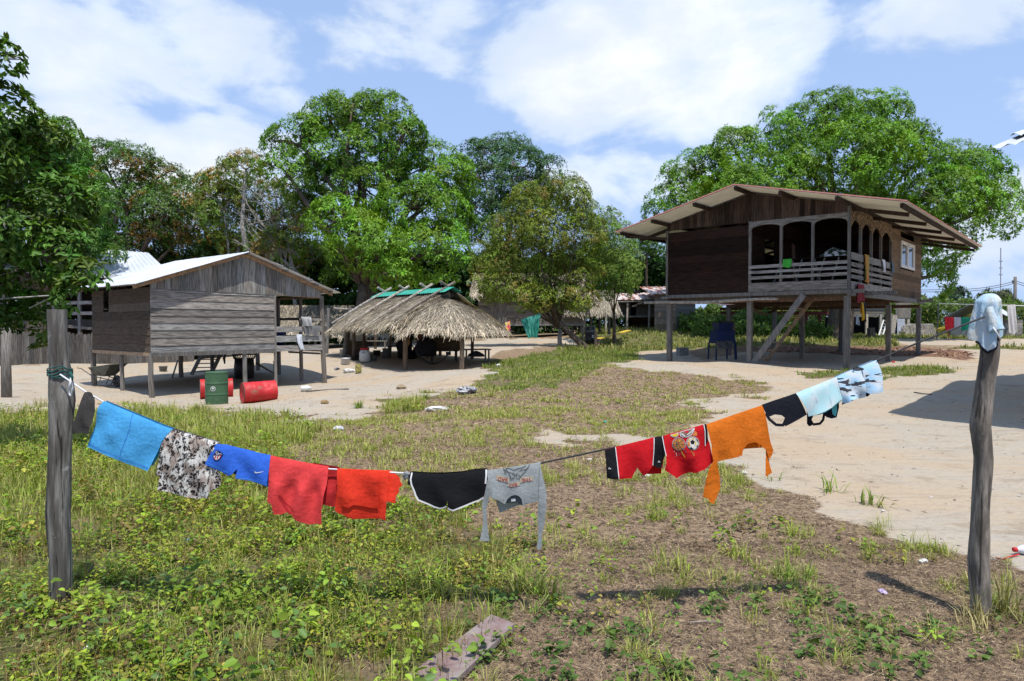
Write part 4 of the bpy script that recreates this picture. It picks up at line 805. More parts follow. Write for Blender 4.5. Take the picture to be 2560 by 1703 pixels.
# far thatch seen between the grey house and the hut
def gable_hut(name, label, c, ang, L, wd, zw, zr, m_wall, over=.5, wall=True, door=None, stilts=.0, seed=0, dropfront=0.):
    x = Vector((math.cos(ang), math.sin(ang), 0)); y = Vector((-x.y, x.x, 0)); o = thing(name, label, 'hut', c); A = lambda a, b, z: Vector((c.x, c.y, c.z)) + x * a + y * b + Vector((0, 0, z))
    if wall:
        mb = MB(seed); f = stilts
        gaps = ((door[0], door[1], 0, 50),) if door else ()
        gp = ((door[0], door[1], c.z + f - .1, c.z + f + 1.9),) if door else ()
        boards_level(mb, A(-L / 2, -wd / 2, 0), A(L / 2, -wd / 2, 0), c.z + f, c.z + zw, .2, -y, gaps=gp); boards_level(mb, A(-L / 2, wd / 2, 0), A(L / 2, wd / 2, 0), c.z + f, c.z + zw, .2, y)
        for sx in (-1, 1):
            boards_level(mb, A(sx * L / 2, -wd / 2, 0), A(sx * L / 2, wd / 2, 0), c.z + f, c.z + zw, .2, x * sx)
            mb.tint(); mb.prism([A(sx * L / 2, -wd / 2, zw), A(sx * L / 2, wd / 2, zw), A(sx * L / 2, 0, zr - .05)], x * .02)
        mb.build('wall', m_wall, o)
        if door:
            mb = MB(seed + 1); d0, d1 = -L / 2 + door[0], -L / 2 + door[1]; boards_upright(mb, A(d0, -wd / 2 - .01, 0), A(d1, -wd / 2 - .01, 0), lambda s: c.z + f, lambda s: c.z + f + 1.9, .2, -y); mb.build('door', M['grey_v'], o)
            for s in (d0, d1): mb = MB(seed + 2); mb.tint(1.1, 1.3); mb.beam(A(s, -wd / 2 - .04, f), A(s, -wd / 2 - .04, f + 2.0), .07, .05, up=y); mb.build('door_jamb', M['post'], o)
    n = 0
    for sx in (-1, 0, 1):
        for sy in (-1, 1):
            p = A(sx * L * .48, sy * wd * .47, 0); mb = MB(seed + 5 + n); n += 1; mb.tint(); mb.tube([Vector((p.x, p.y, gz(p.x, p.y) - .2)), A(sx * L * .48, sy * wd * .47, stilts if (wall and stilts) else zw + .1)], .09, 7, jit=.08); mb.build('post', M['post'], o)
    def rf(tt, s):
        sgn = -1 if tt < .5 else 1; f = (tt * 2) % 1.; a = (-L / 2 - over) + (L + 2 * over) * f
        return A(a, sgn * (wd / 2 + over) * s, zr + .1 - (zr - zw + .45 + (dropfront if sgn < 0 else 0)) * s - .05 * math.sin(a * 5) * s)
    mb = MB(seed + 12); mb.tint(.9, 1.)
    for lo_, hi in ((0., .4999), (.5, .9999)): mb.grid([[rf(lo_ + (hi - lo_) * i / 30, j / 8) + Vector((0, 0, -.05)) for i in range(31)] for j in range(9)])
    th = mb.build('thatch_roof', M['thatch'], o, True); strands(rf, 14, 260, .5, .03, seed, 'loose_straw', th, c0=(.46, .41, .33))
    return o
gable_hut('thatched_hut', 'low thatched shelter in deep shade beyond the pole rack', on(800, 43), .15, 9, 4.5, 1.1, 2.6, M['dark_h'], wall=False, seed=400)
gable_hut('thatched_hut', 'raised plank hut with tall door and brown thatch behind the guava tree', on(1330, 47.5), -.06, 7.0, 4.6, 2.75, 4.35, M['grey_h'], .55, True, (.75, 1.85), .75, 420, dropfront=-.3)
gable_hut('thatched_hut', 'small thatched shelter on poles beside the black bin', on(1466, 47), .1, 2.6, 3.0, 1.75, 2.9, M['dark_h'], .6, False, seed=440)
# rusty shed and plank hut between the trees
sh = thing('rusty_shed', 'raised grey plank shed with rusty striped zinc roof and pole porch', 'shed', on(1590, 53))
def SP(u, v, d): return W(u, v, d)
mb = MB(450); corrugated(mb, SP(1518, 750, 52), SP(1652, 748, 52), SP(1648, 731, 55), SP(1535, 734, 55), .5, .03, 2, .02); mb.build('roof', M['rustsheet'], sh)
mb = MB(451); P0, P1 = on(1526, 54), on(1640, 54); boards_level(mb, P0, P1, SP(0, 790, 54).z, SP(0, 749, 54).z, .22, (0, -1, 0), gaps=(((1576 - 1526) / FPX * 54, (1590 - 1526) / FPX * 54, 0, 20),)); mb.build('wall', M['grey_h'], sh)
mb = MB(452); mb.tint(.3, .3); mb.para(on(1572, 54.6) + Vector((0, 0, .3)), (.9, 0, 0), (0, .1, 0), (0, 0, 3)); mb.build('shade_behind_door', M['cloth_and_shade'], sh)  # dark panel behind the door gap in place of the unlit room
mb = MB(453); mb.tint(); mb.para(Vector((on(1510, 52.5).x, 52.5, SP(0, 790, 52.5).z - .1)), (4.6, 0, 0), (0, 2, 0), (0, 0, .12)); mb.build('deck', M['grey_h'], sh)
for u in (1514, 1567, 1622):
    p = on(u, 52.2); mb = MB(454 + u); mb.tint(1.2, 1.5); mb.tube([p + Vector((0, 0, -.1)), SP(u + 2, 752, 52.2)], .075, 7, jit=.1); mb.build('post', M['log'], sh)
mb = MB(458); mb.tint(); mb.beam(SP(1508, 755, 52), SP(1655, 752, 52), .06, .08); mb.beam(SP(1580, 766, 52), SP(1632, 748, 52), .05, .06); mb.beam(SP(1584, 768, 52), SP(1612, 749, 52), .05, .06); mb.build('porch_pole', M['log'], sh)
mb = MB(459); P0, P1 = on(1578, 54.5), on(1640, 54.5); boards_level(mb, P0, P1, P0.z - .3, SP(0, 792, 54).z, .24, (0, -1, 0)); mb.build('lower_wall', M['brown_h'], sh)
ph = thing('plank_hut', 'tall narrow plank hut with pale boards beside the rusty shed', 'hut', on(1664, 50))
mb = MB(460); P0, P1 = on(1636, 50), on(1690, 50); boards_level(mb, P0, P1, P0.z - .2, SP(0, 735, 50).z, .16, (0, -1, 0), lap=.03); mb.build('front_wall', mat('tan_boards', (.36, .27, .20), (.16, .13, .11), 3, HS, .9, .36, .64, .2), ph)  # front boards in a pale tan wood tone
mb = MB(461); P2 = P1 + Vector((2.2, 3, 0)); boards_level(mb, P1, P2, P0.z - .2, SP(0, 735, 50).z, .16, (.8, -.6, 0), lap=.03); mb.build('side_wall', M['grey_h'], ph)
mb = MB(462); zt = SP(0, 733, 50).z; corrugated(mb, (P0.x - .4, 49.5, zt - .1), (P2.x + .3, 49.5, zt - .1), (P2.x + .3, 54, zt + .7), (P0.x - .4, 54, zt + .7), .3, .02, 1); mb.build('roof', M['rustsheet'], ph)
# black bin, green net, yellow bench, stakes near the guava tree
def letters(txt, size, m, name, place, parent, thick=.002):
    cu = bpy.data.curves.new(name, 'FONT'); cu.body = txt; cu.size = size; cu.align_x = 'CENTER'; cu.align_y = 'CENTER'; cu.extrude = 0; cu.resolution_u = 3
    o = bpy.data.objects.new(name, cu); sc.collection.objects.link(o); dg_ = bpy.context.evaluated_depsgraph_get(); dg_.update()
    me0 = bpy.data.meshes.new_from_object(o.evaluated_get(dg_)); vs = [tuple(v.co) for v in me0.vertices]; fs = [list(p.vertices) for p in me0.polygons]
    bpy.data.objects.remove(o); bpy.data.meshes.remove(me0)
    mb = MB(0); mb.V = [tuple(place(x, y)) for x, y, z in vs]; mb.F = fs; mb.C = [(1, 1, 1)] * len(vs); return mb.build(name, m, parent)
bc = on(1475, 39.5); bo = thing('water_bin', 'black plastic tank with white lettering right of the guava trunk', 'tank', bc)
mb = MB(470); mb.lathe(bc, (0, 0, 1), [(0, 0), (.29, 0), (.305, .3), (.31, .31), (.30, .33), (.305, .66), (.31, .67), (.30, .69), (.30, 1.02), (.26, 1.06), (0, 1.07)], 28); mb.build('body', M['black'], bo, True)
def onbin(z): return lambda x, y: bc + Vector((math.sin(x / .31 + .1) * .314, -math.cos(x / .31 + .1) * .314, z + y))
letters('NAGOLEST', .105, whm, 'lettering', onbin(.80), bo)
mb = MB(471); mb.grid([[onbin(.5)(x, y) for x in np.linspace(.05, .19, 5)] for y in (-.08, .08)]); mb.build('number_plate', whm, bo); letters('67', .13, M['black'], 'number', lambda x, y: onbin(.5)(x + .12, y) + Vector((0, -.004, 0)), bo)
mb = MB(472); mb.lathe(bc + Vector((0, 0, 1.03)), (0, 0, 1), [(.27, 0), (.315, .01), (.315, .05), (.1, .06), (0, .06)], 24); mb.build('lid', M['plastic_grey'], bo, True)
gm = mat('green_net', (.02, .24, .17), (.10, .38, .32), 2, (4, 4, 1), .8, .4, .6, trans=.15)
cloth_drape('green_net', 'large green fringed hammock net hung out to dry on a line', 'net', W(1302, 800, 34.5), W(1352, 784, 34.5), 1.1, gm, (0, -1, 0), 4, .06, 31, back=1., shape=lambda h: (1 - .55 * h, .12 * h))
cloth_drape('bright_cloth', 'small pink yellow and blue cloth hanging alone on the line', 'cloth', W(1263, 808, 34.5), W(1275, 803, 34.5), .44, mat('patchwork_cloth', (.75, .05, .18), (.75, .55, .05), 5, (1, 1, 1), .9, .45, .55, dirt=((.15, .3, .7), 8, .55, .6)), (0, -1, 0), 1, .03, 32, back=.6, shape=lambda h: (1 - .2 * h, .2 * h))
bar('net_line', 'thin cord carrying the green net and the bright cloth', 'cord', [W(1210, 815, 34.8), W(1263, 808, 34.5), W(1302, 800, 34.5), W(1352, 784, 34.5), W(1400, 770, 35.6)], .008, M['rope'], 5)
yb = thing('yellow_plank', 'long yellow painted plank propped on a low stake beside the black tank', 'plank', on(1500, 39)); mb = MB(474); mb.beam(on(1494, 37.6, .52), on(1572, 43, .45), .30, .05); mb.build('board', M['yellow'], yb)
for u, d, h in ((1488, 37.3, 1.0), (1495, 37.4, .55)):
    p = on(u, d); mb = MB(475); mb.tube([p + Vector((0, 0, -.1)), p + Vector((.04, 0, h))], [.09, .07], 7, jit=.15); mb.build('stake', M['bark'], yb)
p = on(1400, 36.6); mb = MB(476); mb.tube([p + Vector((0, 0, -.1)), p + Vector((-.02, 0, .5)), p + Vector((.03, 0, 1.0))], [.13, .12, .11], 9, jit=.12); tag(mb.build('cut_post', M['palebark'], None, True, p), 'short pale cut post left of the guava trunk', 'post')
bar('leaning_pole', 'thin crooked pale pole leaning up into the guava tree', 'pole', [on(1452, 37.5), W(1463, 800, 37.3), W(1472, 765, 37.2), W(1488, 742, 37)], [.06, .055, .05, .03], M['log'])

# ================================================================== trees
def unit(a): return a / np.maximum(np.linalg.norm(a, axis=-1, keepdims=True), 1e-9)
def leaf_geo(P, D, N, L, Wd, fold=False):
    """leaves as rhombs (or folded pairs): P base, D along, N face normal"""
    D = unit(D); S = unit(np.cross(D, N)); N = np.cross(S, D); L = L[:, None]; Wd = Wd[:, None]
    n = len(P)
    if not fold:
        V = np.stack([P, P + D * L * .45 + S * Wd - N * L * .0, P + D * L - N * L * .10, P + D * L * .45 - S * Wd], 1).reshape(-1, 3)
        F = np.arange(n * 4).reshape(n, 4); return V, F, 4
    a_, b_ = P + D * L * .27, P + D * L * .64; rise = N * Wd * .35
    V = np.stack([P, a_ + S * Wd * .85 + rise, b_ + S * Wd * .82 + rise * .8 - N * L * .05, P + D * L - N * L * .16, b_ - S * Wd * .82 + rise * .8 - N * L * .05, a_ - S * Wd * .85 + rise], 1).reshape(-1, 3)
    b = np.arange(n)[:, None] * 6; F = np.concatenate([b + np.array([[0, 1, 2, 3]]), b + np.array([[0, 3, 4, 5]])], 0); return V, F, 6
def crown(lobes, seed, leaf=.25, wd=.035, pad_r=.55, dens=1.0, twigs=11, nl=9, col=(.05, .13, .02), var=.35, flush=None, droop=.55, inner=.45, fold=False, up=.35, bottom=.25, low=None):
    r = np.random.default_rng(seed); PC = []; PN = []; PK = []
    cs = [np.array(l[0]) for l in lobes]; rs = [np.array(l[1]) for l in lobes]
    for i, (c, R) in enumerate(zip(cs, rs)):
        area = 4 * PI * ((R[0] * R[1]) ** 1.6 + (R[0] * R[2]) ** 1.6 + (R[1] * R[2]) ** 1.6) ** (1 / 1.6) / 3 ** (1 / 1.6)
        n = int(area * dens / (pad_r ** 2 * 1.6)) + 4
        q = unit(r.normal(size=(n, 3))); sh = np.where(r.random(n) < inner, r.uniform(.45, .8, n), r.uniform(.88, 1.08, n))
        p = c + q * R * sh[:, None]; keep = (q[:, 2] > -.35) | (r.random(n) < bottom)
        for j, (c2, R2) in enumerate(zip(cs, rs)):
            if j != i: keep &= (((p - c2) / R2) ** 2).sum(1) > .55
        nn = unit(q / R * R.min() + np.array([0, 0, up]))
        PC.append(p[keep]); PN.append(nn[keep]); PK.append(np.full(keep.sum(), lobes[i][2] if len(lobes[i]) > 2 else 1.))
    PC = np.concatenate(PC); PN = np.concatenate(PN); PK = np.concatenate(PK); n = len(PC)
    pr = pad_r * r.uniform(.65, 1.3, n)
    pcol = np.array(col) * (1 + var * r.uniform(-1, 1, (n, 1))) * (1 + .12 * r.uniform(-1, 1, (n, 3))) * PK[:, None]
    if flush:
        fr, fc = flush; fm = r.random(n) < fr; pcol[fm] = np.array(fc) * r.uniform(.6, 1.3, (fm.sum(), 1))
    # twigs over each pad's dome
    T = n * twigs; pi_ = np.repeat(np.arange(n), twigs); N_ = PN[pi_]
    a = unit(np.cross(N_, np.array([.31, .77, .2]) + 0 * N_)); b = np.cross(N_, a); rad = np.sqrt(r.random(T)); ang = r.uniform(0, 2 * PI, T)
    tang = a * np.cos(ang)[:, None] + b * np.sin(ang)[:, None]
    TP = PC[pi_] + tang * (rad * pr[pi_])[:, None] + N_ * ((1 - rad ** 2) * pr[pi_] * .5 + r.normal(0, .06 * 1, T) * pad_r)[:, None]
    TD = unit(N_ + tang * rad[:, None] * .9)
    # leaves around each twig tip
    Lc = T * nl; ti = np.repeat(np.arange(T), nl); ax = TD[ti]; q = unit(r.normal(size=(Lc, 3))); rd = unit(q - ax * (q * ax).sum(1, keepdims=True))
    D = unit(rd * 1. + ax * r.uniform(.0, .8, (Lc, 1)) + np.array([0, 0, -droop]) * r.uniform(.3, 1.4, (Lc, 1)))
    Nn = unit(ax + np.array([0, 0, .8]) + r.normal(0, .35, (Lc, 3)))
    LL_ = leaf * r.uniform(.65, 1.25, Lc); P = TP[ti] + D * LL_[:, None] * .12
    C = pcol[pi_][ti] * (1 + .28 * r.uniform(-1, 1, (Lc, 1)))
    V, F, k = leaf_geo(P, D, Nn, LL_, wd * r.uniform(.75, 1.2, Lc), fold)
    return V, F, np.repeat(np.clip(C, .004, .9), k, 0), (PC, PN)
def lobes_px(d, L, depth=.8):
    o = []; r = random.Random(int(d * 10) + len(L))
    for l in L:
        u, v, ru, rv = l[:4]; dd = d + (l[4] if len(l) > 4 and l[4] is not None else r.uniform(-1.6, 1.6) * d / 45); k = dd / FPX; p = W(u, v, dd)
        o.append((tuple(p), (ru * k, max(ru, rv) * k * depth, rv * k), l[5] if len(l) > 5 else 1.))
    return o
def tree(name, label, base, lobes, seed, trunk_r=.35, bark='bark', limbs=None, group=None, cat='tree', twig_n=0, lean=.25, fork_h=.38, **kw):
    o = thing(name, label, cat, base, group); V, F, C, (PC, PN) = crown(lobes, seed, **kw)
    link('crown', np_mesh('crown', V - np.array(wloc(o)), F, C), M['leaf'], o)
    mb = MB(seed); r = mb.r; base = Vector(base); mid = Vector(np.mean([l[0] for l in lobes], 0)); H = mid.z - base.z
    fork = base + Vector(((mid.x - base.x) * lean, (mid.y - base.y) * lean, H * fork_h))
    mb.tube([base + Vector((0, 0, -.3)), base + Vector((0, 0, .15)), base.lerp(fork, .5) + Vector((r.uniform(-.1, .1), 0, 0)), fork], [trunk_r * 1.5, trunk_r * 1.15, trunk_r, trunk_r * .85], 12, jit=.08) if bark != 'palebark' or kw.get('fold') is None else None
    for l in lobes:
        c = Vector(l[0]); k = fork.lerp(c, .5) + Vector((r.uniform(-.1, .1) * H, r.uniform(-.1, .1) * H, r.uniform(-.05, .12) * H)); rr = trunk_r * r.uniform(.28, .5)
        mb.tube([fork - Vector((0, 0, .1 * H)) * r.random(), k, c, c + (c - k) * .06], [rr, rr * .7, rr * .3, rr * .06], 7)
    idx = np.random.default_rng(seed).permutation(len(PC))[:twig_n]
    for i in idx:
        c = Vector(PC[i]); j = min(range(len(lobes)), key=lambda q: (Vector(lobes[q][0]) - c).length); s = Vector(lobes[j][0]); k = s.lerp(c, .5) + Vector((r.uniform(-.2, .2), r.uniform(-.2, .2), r.uniform(-.1, .2)))
        mb.tube([s, k, c], [.045 * trunk_r / .35, .03 * trunk_r / .35, .012], 5, False)
    mb.build('trunk', M[bark], o, True); return o
def at(u, d): return on(u, d)
GM = dict(leaf=.29, wd=.036, pad_r=.80)
tree('mango_tree', 'huge rounded bright green mango tree rising behind the dark stilt house', at(2098, 45), lobes_px(46, [(1720, 515, 95, 80), (1755, 440, 85, 65), (1845, 385, 75, 55), (1880, 480, 130, 90, -3), (1990, 345, 100, 75), (2065, 300, 85, 60), (2165, 300, 105, 62), (2235, 345, 80, 65),
    (2130, 400, 150, 90, -3), (2265, 430, 110, 90), (2050, 470, 150, 70, -2), (2415, 425, 95, 70), (2478, 520, 70, 75), (2360, 520, 110, 95, -2), (2350, 625, 75, 55), (2330, 690, 48, 45), (2290, 600, 80, 90), (2000, 560, 200, 80, 3), (2210, 560, 120, 80, 3)]),
    501, .75, twig_n=120, col=(.150, .300, .022), dens=1.25, twigs=16, nl=9, inner=.38, var=.34, **GM)
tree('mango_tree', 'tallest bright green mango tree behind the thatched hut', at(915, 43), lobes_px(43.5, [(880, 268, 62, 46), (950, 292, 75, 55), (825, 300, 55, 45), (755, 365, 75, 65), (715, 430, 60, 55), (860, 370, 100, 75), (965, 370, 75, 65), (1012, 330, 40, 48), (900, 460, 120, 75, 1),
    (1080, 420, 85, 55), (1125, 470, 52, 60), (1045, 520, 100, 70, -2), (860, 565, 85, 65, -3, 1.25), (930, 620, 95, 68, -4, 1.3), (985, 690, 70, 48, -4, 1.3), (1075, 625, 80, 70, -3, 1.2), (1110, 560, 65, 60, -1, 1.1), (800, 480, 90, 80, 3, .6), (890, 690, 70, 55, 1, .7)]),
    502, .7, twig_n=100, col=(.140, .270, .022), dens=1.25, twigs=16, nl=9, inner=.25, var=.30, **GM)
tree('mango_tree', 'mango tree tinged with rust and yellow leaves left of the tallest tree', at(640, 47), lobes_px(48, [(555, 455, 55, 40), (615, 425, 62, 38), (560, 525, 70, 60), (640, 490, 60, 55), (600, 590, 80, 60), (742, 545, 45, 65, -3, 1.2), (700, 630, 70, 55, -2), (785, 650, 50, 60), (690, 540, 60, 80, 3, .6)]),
    503, .5, 'palebark', twig_n=50, col=(.170, .245, .035), flush=(.24, (.32, .20, .04)), dens=1.3, twigs=14, nl=8, **GM)
tree('mango_tree', 'broad mango tree with orange brown flowering tips behind the zinc roofs', at(320, 49), lobes_px(50, [(258, 402, 58, 42), (330, 408, 60, 42), (392, 448, 60, 46), (250, 470, 70, 50), (330, 500, 90, 60), (425, 520, 70, 60), (270, 560, 80, 60), (380, 590, 95, 60), (465, 580, 60, 60), (300, 640, 120, 60, 2, .7)]),
    504, .5, twig_n=30, col=(.095, .185, .032), flush=(.22, (.32, .19, .05)), dens=1.35, twigs=14, nl=8, **GM)
tree('mango_tree', 'small round dark mango crown in the dip between the rusty trees', at(500, 56), lobes_px(56, [(490, 470, 48, 34), (505, 540, 62, 60), (540, 620, 70, 60), (455, 640, 60, 50)]), 505, .4, col=(.10, .21, .04), flush=(.08, (.18, .11, .04)), dens=1.3, twigs=13, nl=8, **GM)
tree('mango_tree', 'dark mango tree behind the citrus at the left edge', at(90, 33), lobes_px(33, [(130, 352, 66, 48), (186, 392, 38, 42), (80, 430, 110, 90), (212, 475, 58, 48, -2, 1.1), (205, 560, 80, 66), (100, 570, 110, 90), (-60, 420, 130, 130), (240, 630, 60, 45), (-80, 600, 140, 110)]),
    506, .5, col=(.10, .225, .032), dens=1.05, twigs=13, nl=9, leaf=.25, wd=.032, pad_r=.5)
tree('mango_tree', 'bluish dark mango tree peeking over the guava tree', at(1250, 56), lobes_px(56, [(1200, 392, 55, 38), (1262, 376, 58, 38), (1312, 418, 50, 42), (1375, 424, 26, 30), (1230, 460, 80, 60), (1305, 500, 75, 60), (1180, 520, 50, 70), (1360, 500, 50, 60), (1240, 570, 100, 70)]),
    507, .5, 'palebark', twig_n=50, col=(.075, .165, .048), flush=(.07, (.15, .08, .04)), dens=1.3, twigs=13, nl=8, **GM)
tree('guava_tree', 'open twiggy guava tree with small olive leaves and leaning trunk', at(1462, 36), lobes_px(36, [(1400, 480, 66, 44), (1442, 505, 36, 60), (1330, 510, 66, 48), (1270, 580, 66, 48), (1360, 580, 88, 58), (1440, 600, 70, 58), (1228, 650, 56, 48), (1310, 660, 90, 58), (1412, 680, 90, 55), (1280, 715, 70, 34), (1380, 735, 70, 34), (1465, 560, 40, 60), (1235, 715, 50, 36), (1440, 745, 50, 34), (1330, 745, 60, 30)]),
    508, .15, 'bark', twig_n=120, leaf=.10, wd=.020, pad_r=.40, col=(.205, .270, .034), var=.45, flush=(.10, (.26, .20, .05)), dens=1.55, twigs=18, nl=6, droop=.15, inner=.55, bottom=.8, lean=.62, fork_h=.30)
tree('shrub_tree', 'slender light green shrub tree right of the guava tree', at(1535, 39), lobes_px(39, [(1515, 560, 42, 36), (1548, 600, 40, 46), (1560, 665, 45, 58), (1505, 630, 55, 60), (1530, 710, 55, 36)]),
    509, .10, 'bark', twig_n=70, leaf=.11, wd=.019, pad_r=.38, col=(.20, .31, .055), var=.35, dens=1.5, twigs=14, nl=6, droop=-.1, up=.7, bottom=.6)
tree('broad_tree', 'dark leafy tree crowded behind the rusty shed', at(1610, 60), lobes_px(60, [(1600, 650, 60, 50), (1648, 600, 40, 50), (1580, 705, 70, 32), (1655, 690, 50, 50), (1540, 690, 60, 45), (1500, 640, 40, 60)]), 510, .4, col=(0.110, 0.228, 0.030), flush=(.1, (.2, .2, .02)), dens=1., twigs=9, nl=8, leaf=.3, wd=.05, pad_r=.6)
tree('citrus_tree', 'citrus tree with glossy oval leaves and pale lichened branches at the left edge', on(-310, 9.6), lobes_px(9.0, [(15, 300, 50, 75, -.3), (110, 345, 66, 40), (60, 420, 105, 75), (140, 500, 70, 75), (40, 560, 100, 90), (150, 620, 66, 66), (60, 700, 100, 60), (188, 735, 34, 44, -.4), (40, 810, 75, 40), (-120, 400, 150, 150), (-150, 650, 160, 150), (-150, 320, 110, 90), (12, 140, 26, 22, -.5), (215, 700, 28, 30, -.5)]),
    511, .045, 'palebark', twig_n=90, leaf=.105, wd=.024, pad_r=.17, col=(.085, .175, .022), var=.35, flush=(.16, (.13, .19, .035)), dens=.70, twigs=8, nl=6, droop=.1, inner=.5, fold=True, bottom=.7, up=.4)
p = on(14, 18.6); bar('stump', 'grey bare trunk stump standing at the far left edge on the sand', 'trunk', [p + Vector((0, 0, -.2)), p + Vector((0, 0, .9)), p + Vector((.02, 0, 1.9))], [.13, .12, .11], M['post'], 10)
# bare grey branches in the rusty mango
mb = MB(520); r = mb.r
for i in range(26):
    s = W(r.uniform(690, 760), r.uniform(560, 700), 45.5); e = W(r.uniform(585, 700), r.uniform(410, 640), 44.8); k = s.lerp(e, .5) + Vector((r.uniform(-.4, .4), 0, r.uniform(-.3, .5))); mb.tube([s, k, e], [.06, .04, .012], 5, False)
    for j in range(4):
        f = r.uniform(.4, .9); q = k.lerp(e, f); mb.tube([q, q + Vector((r.uniform(-1.1, .4), 0, r.uniform(-.4, .8)))], [.025, .008], 4, False)
o = thing('bare_tree', 'leafless grey branched tree standing in front of the rusty mango', 'tree', on(745, 45.5)); mb.tube([on(745, 45.5), W(738, 760, 45.5), W(725, 640, 45.5)], [.16, .13, .09], 8); mb.build('branches', M['palebark'], o)
# undergrowth and far woods: nobody could count it
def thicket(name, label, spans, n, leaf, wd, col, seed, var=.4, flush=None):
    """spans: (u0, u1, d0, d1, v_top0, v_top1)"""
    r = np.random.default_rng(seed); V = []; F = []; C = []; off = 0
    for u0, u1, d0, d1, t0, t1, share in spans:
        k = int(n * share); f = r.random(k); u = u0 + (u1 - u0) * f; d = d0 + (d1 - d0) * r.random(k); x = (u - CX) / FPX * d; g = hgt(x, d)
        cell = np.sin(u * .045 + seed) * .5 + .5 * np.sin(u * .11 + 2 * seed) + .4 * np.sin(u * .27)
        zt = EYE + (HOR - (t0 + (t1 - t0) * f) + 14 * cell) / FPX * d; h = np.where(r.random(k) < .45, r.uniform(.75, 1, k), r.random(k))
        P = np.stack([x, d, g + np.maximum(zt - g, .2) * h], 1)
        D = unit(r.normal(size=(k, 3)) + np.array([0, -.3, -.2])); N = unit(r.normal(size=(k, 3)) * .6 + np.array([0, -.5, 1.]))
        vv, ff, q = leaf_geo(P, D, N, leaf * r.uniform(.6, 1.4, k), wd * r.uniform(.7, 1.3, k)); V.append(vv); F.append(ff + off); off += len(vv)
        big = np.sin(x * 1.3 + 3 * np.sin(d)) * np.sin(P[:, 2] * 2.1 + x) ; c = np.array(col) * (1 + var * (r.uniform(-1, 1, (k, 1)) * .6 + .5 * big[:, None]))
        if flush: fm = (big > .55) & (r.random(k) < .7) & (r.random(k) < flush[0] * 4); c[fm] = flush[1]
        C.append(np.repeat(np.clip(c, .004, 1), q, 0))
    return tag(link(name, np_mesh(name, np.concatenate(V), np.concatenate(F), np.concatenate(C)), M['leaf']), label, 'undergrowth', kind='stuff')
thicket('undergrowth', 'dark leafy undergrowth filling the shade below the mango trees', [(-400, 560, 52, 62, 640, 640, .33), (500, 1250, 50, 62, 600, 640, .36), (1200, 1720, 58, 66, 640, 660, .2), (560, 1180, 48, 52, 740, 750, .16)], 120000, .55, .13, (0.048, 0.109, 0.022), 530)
thicket('far_wood', 'low line of distant bushes and woods along the right horizon', [(1700, 2350, 66, 80, 775, 760, .35), (2200, 3400, 68, 84, 752, 735, .45), (3000, 5200, 60, 100, 740, 720, .2)], 90000, .45, .09, (0.090, 0.152, 0.022), 531, flush=(.2, (.17, .15, .03)))
thicket('far_wood', 'distant bushes beyond the frame on the left', [(-3500, -350, 50, 90, 640, 640, 1.)], 12000, .8, .2, (0.053, 0.116, 0.024), 532)
thicket('bushes', 'bright green bushes and tall stems behind the dark stilt house', [(1700, 1960, 47, 52, 795, 780, .6), (1730, 2080, 44, 46, 815, 812, .4)], 9000, .32, .05, (0.085, 0.16, 0.025), 533)
for i, (u, v, d, lab) in enumerate(((2391, 735, 90, 'lone small round tree on the skyline right of the dark house'), (2500, 748, 80, 'pale grey scrubby tree on the skyline beside the utility pole'))):
    tree('distant_tree', lab, at(u, d), lobes_px(d, [(u, v, 24 if i == 0 else 45, 17 if i == 0 else 24), (u - 18, v + 12, 22, 14)]), 540 + i, .2, 'palebark', twig_n=60, leaf=.35, wd=.07, pad_r=.5, col=(.035, .085, .03) if i == 0 else (.10, .115, .05), dens=1., twigs=7, nl=7)
def palm(name, label, base, H, n, L, col, seed):
    o = thing(name, label, 'palm', base); r = np.random.default_rng(seed); mb = MB(seed); top = Vector(base) + Vector((.1, 0, H)); mb.tube([base, Vector(base).lerp(top, .5) + Vector((.08, 0, 0)), top], [.16, .12, .10], 8); mb.build('trunk', M['bark'], o)
    P = []; D = []; N = []; LL2 = []
    for i in range(n):
        a = 2 * PI * i / n + r.uniform(-.3, .3); e = r.uniform(.3, 1.2); h = np.array([math.cos(a), math.sin(a), 0]); pts = [np.array(top) + h * L * s * math.cos(e * (1 - .5 * s)) + np.array([0, 0, L * (s * math.sin(e) - .75 * s * s)]) for s in np.linspace(0, 1, 22)]
        for k in range(1, 22):
            d = unit(pts[k] - pts[k - 1]); s = unit(np.cross(d, [0, 0, 1]))
            for sg in (-1, 1): P.append(pts[k]); D.append(unit(s * sg + d * .5 + np.array([0, 0, -.35]))); N.append(np.array([0, 0, 1.]) + .3 * s * sg); LL2.append(L * .28 * math.sin(PI * (.12 + .8 * k / 22)))
    k = len(P); V, F, q = leaf_geo(np.array(P), np.array(D), np.array(N), np.array(LL2), np.full(k, .028)); C = np.repeat(np.array(col) * r.uniform(.7, 1.3, (k, 1)), q, 0)
    link('fronds', np_mesh('fronds', V - np.array(base), F, C), M['leaf'], o); return o
palm('palm', 'dark feathery palm behind the guava tree', on(1612, 56), 6.2, 14, 2.6, (.035, .085, .025), 550)
palm('palm', 'low yellowing palm behind the sheet roofed lean-to at right', on(2432, 66), 2.1, 13, 2.4, (.26, .22, .035), 551)
palm('palm', 'small dry yellow palm left of the lean-to roof', on(2378, 62), .5, 10, 1.5, (.34, .25, .03), 552)
palm('banana_plant', 'pale green arching plant behind the dark house on the left', on(1842, 50), .4, 12, 1.7, (.12, .22, .05), 553)

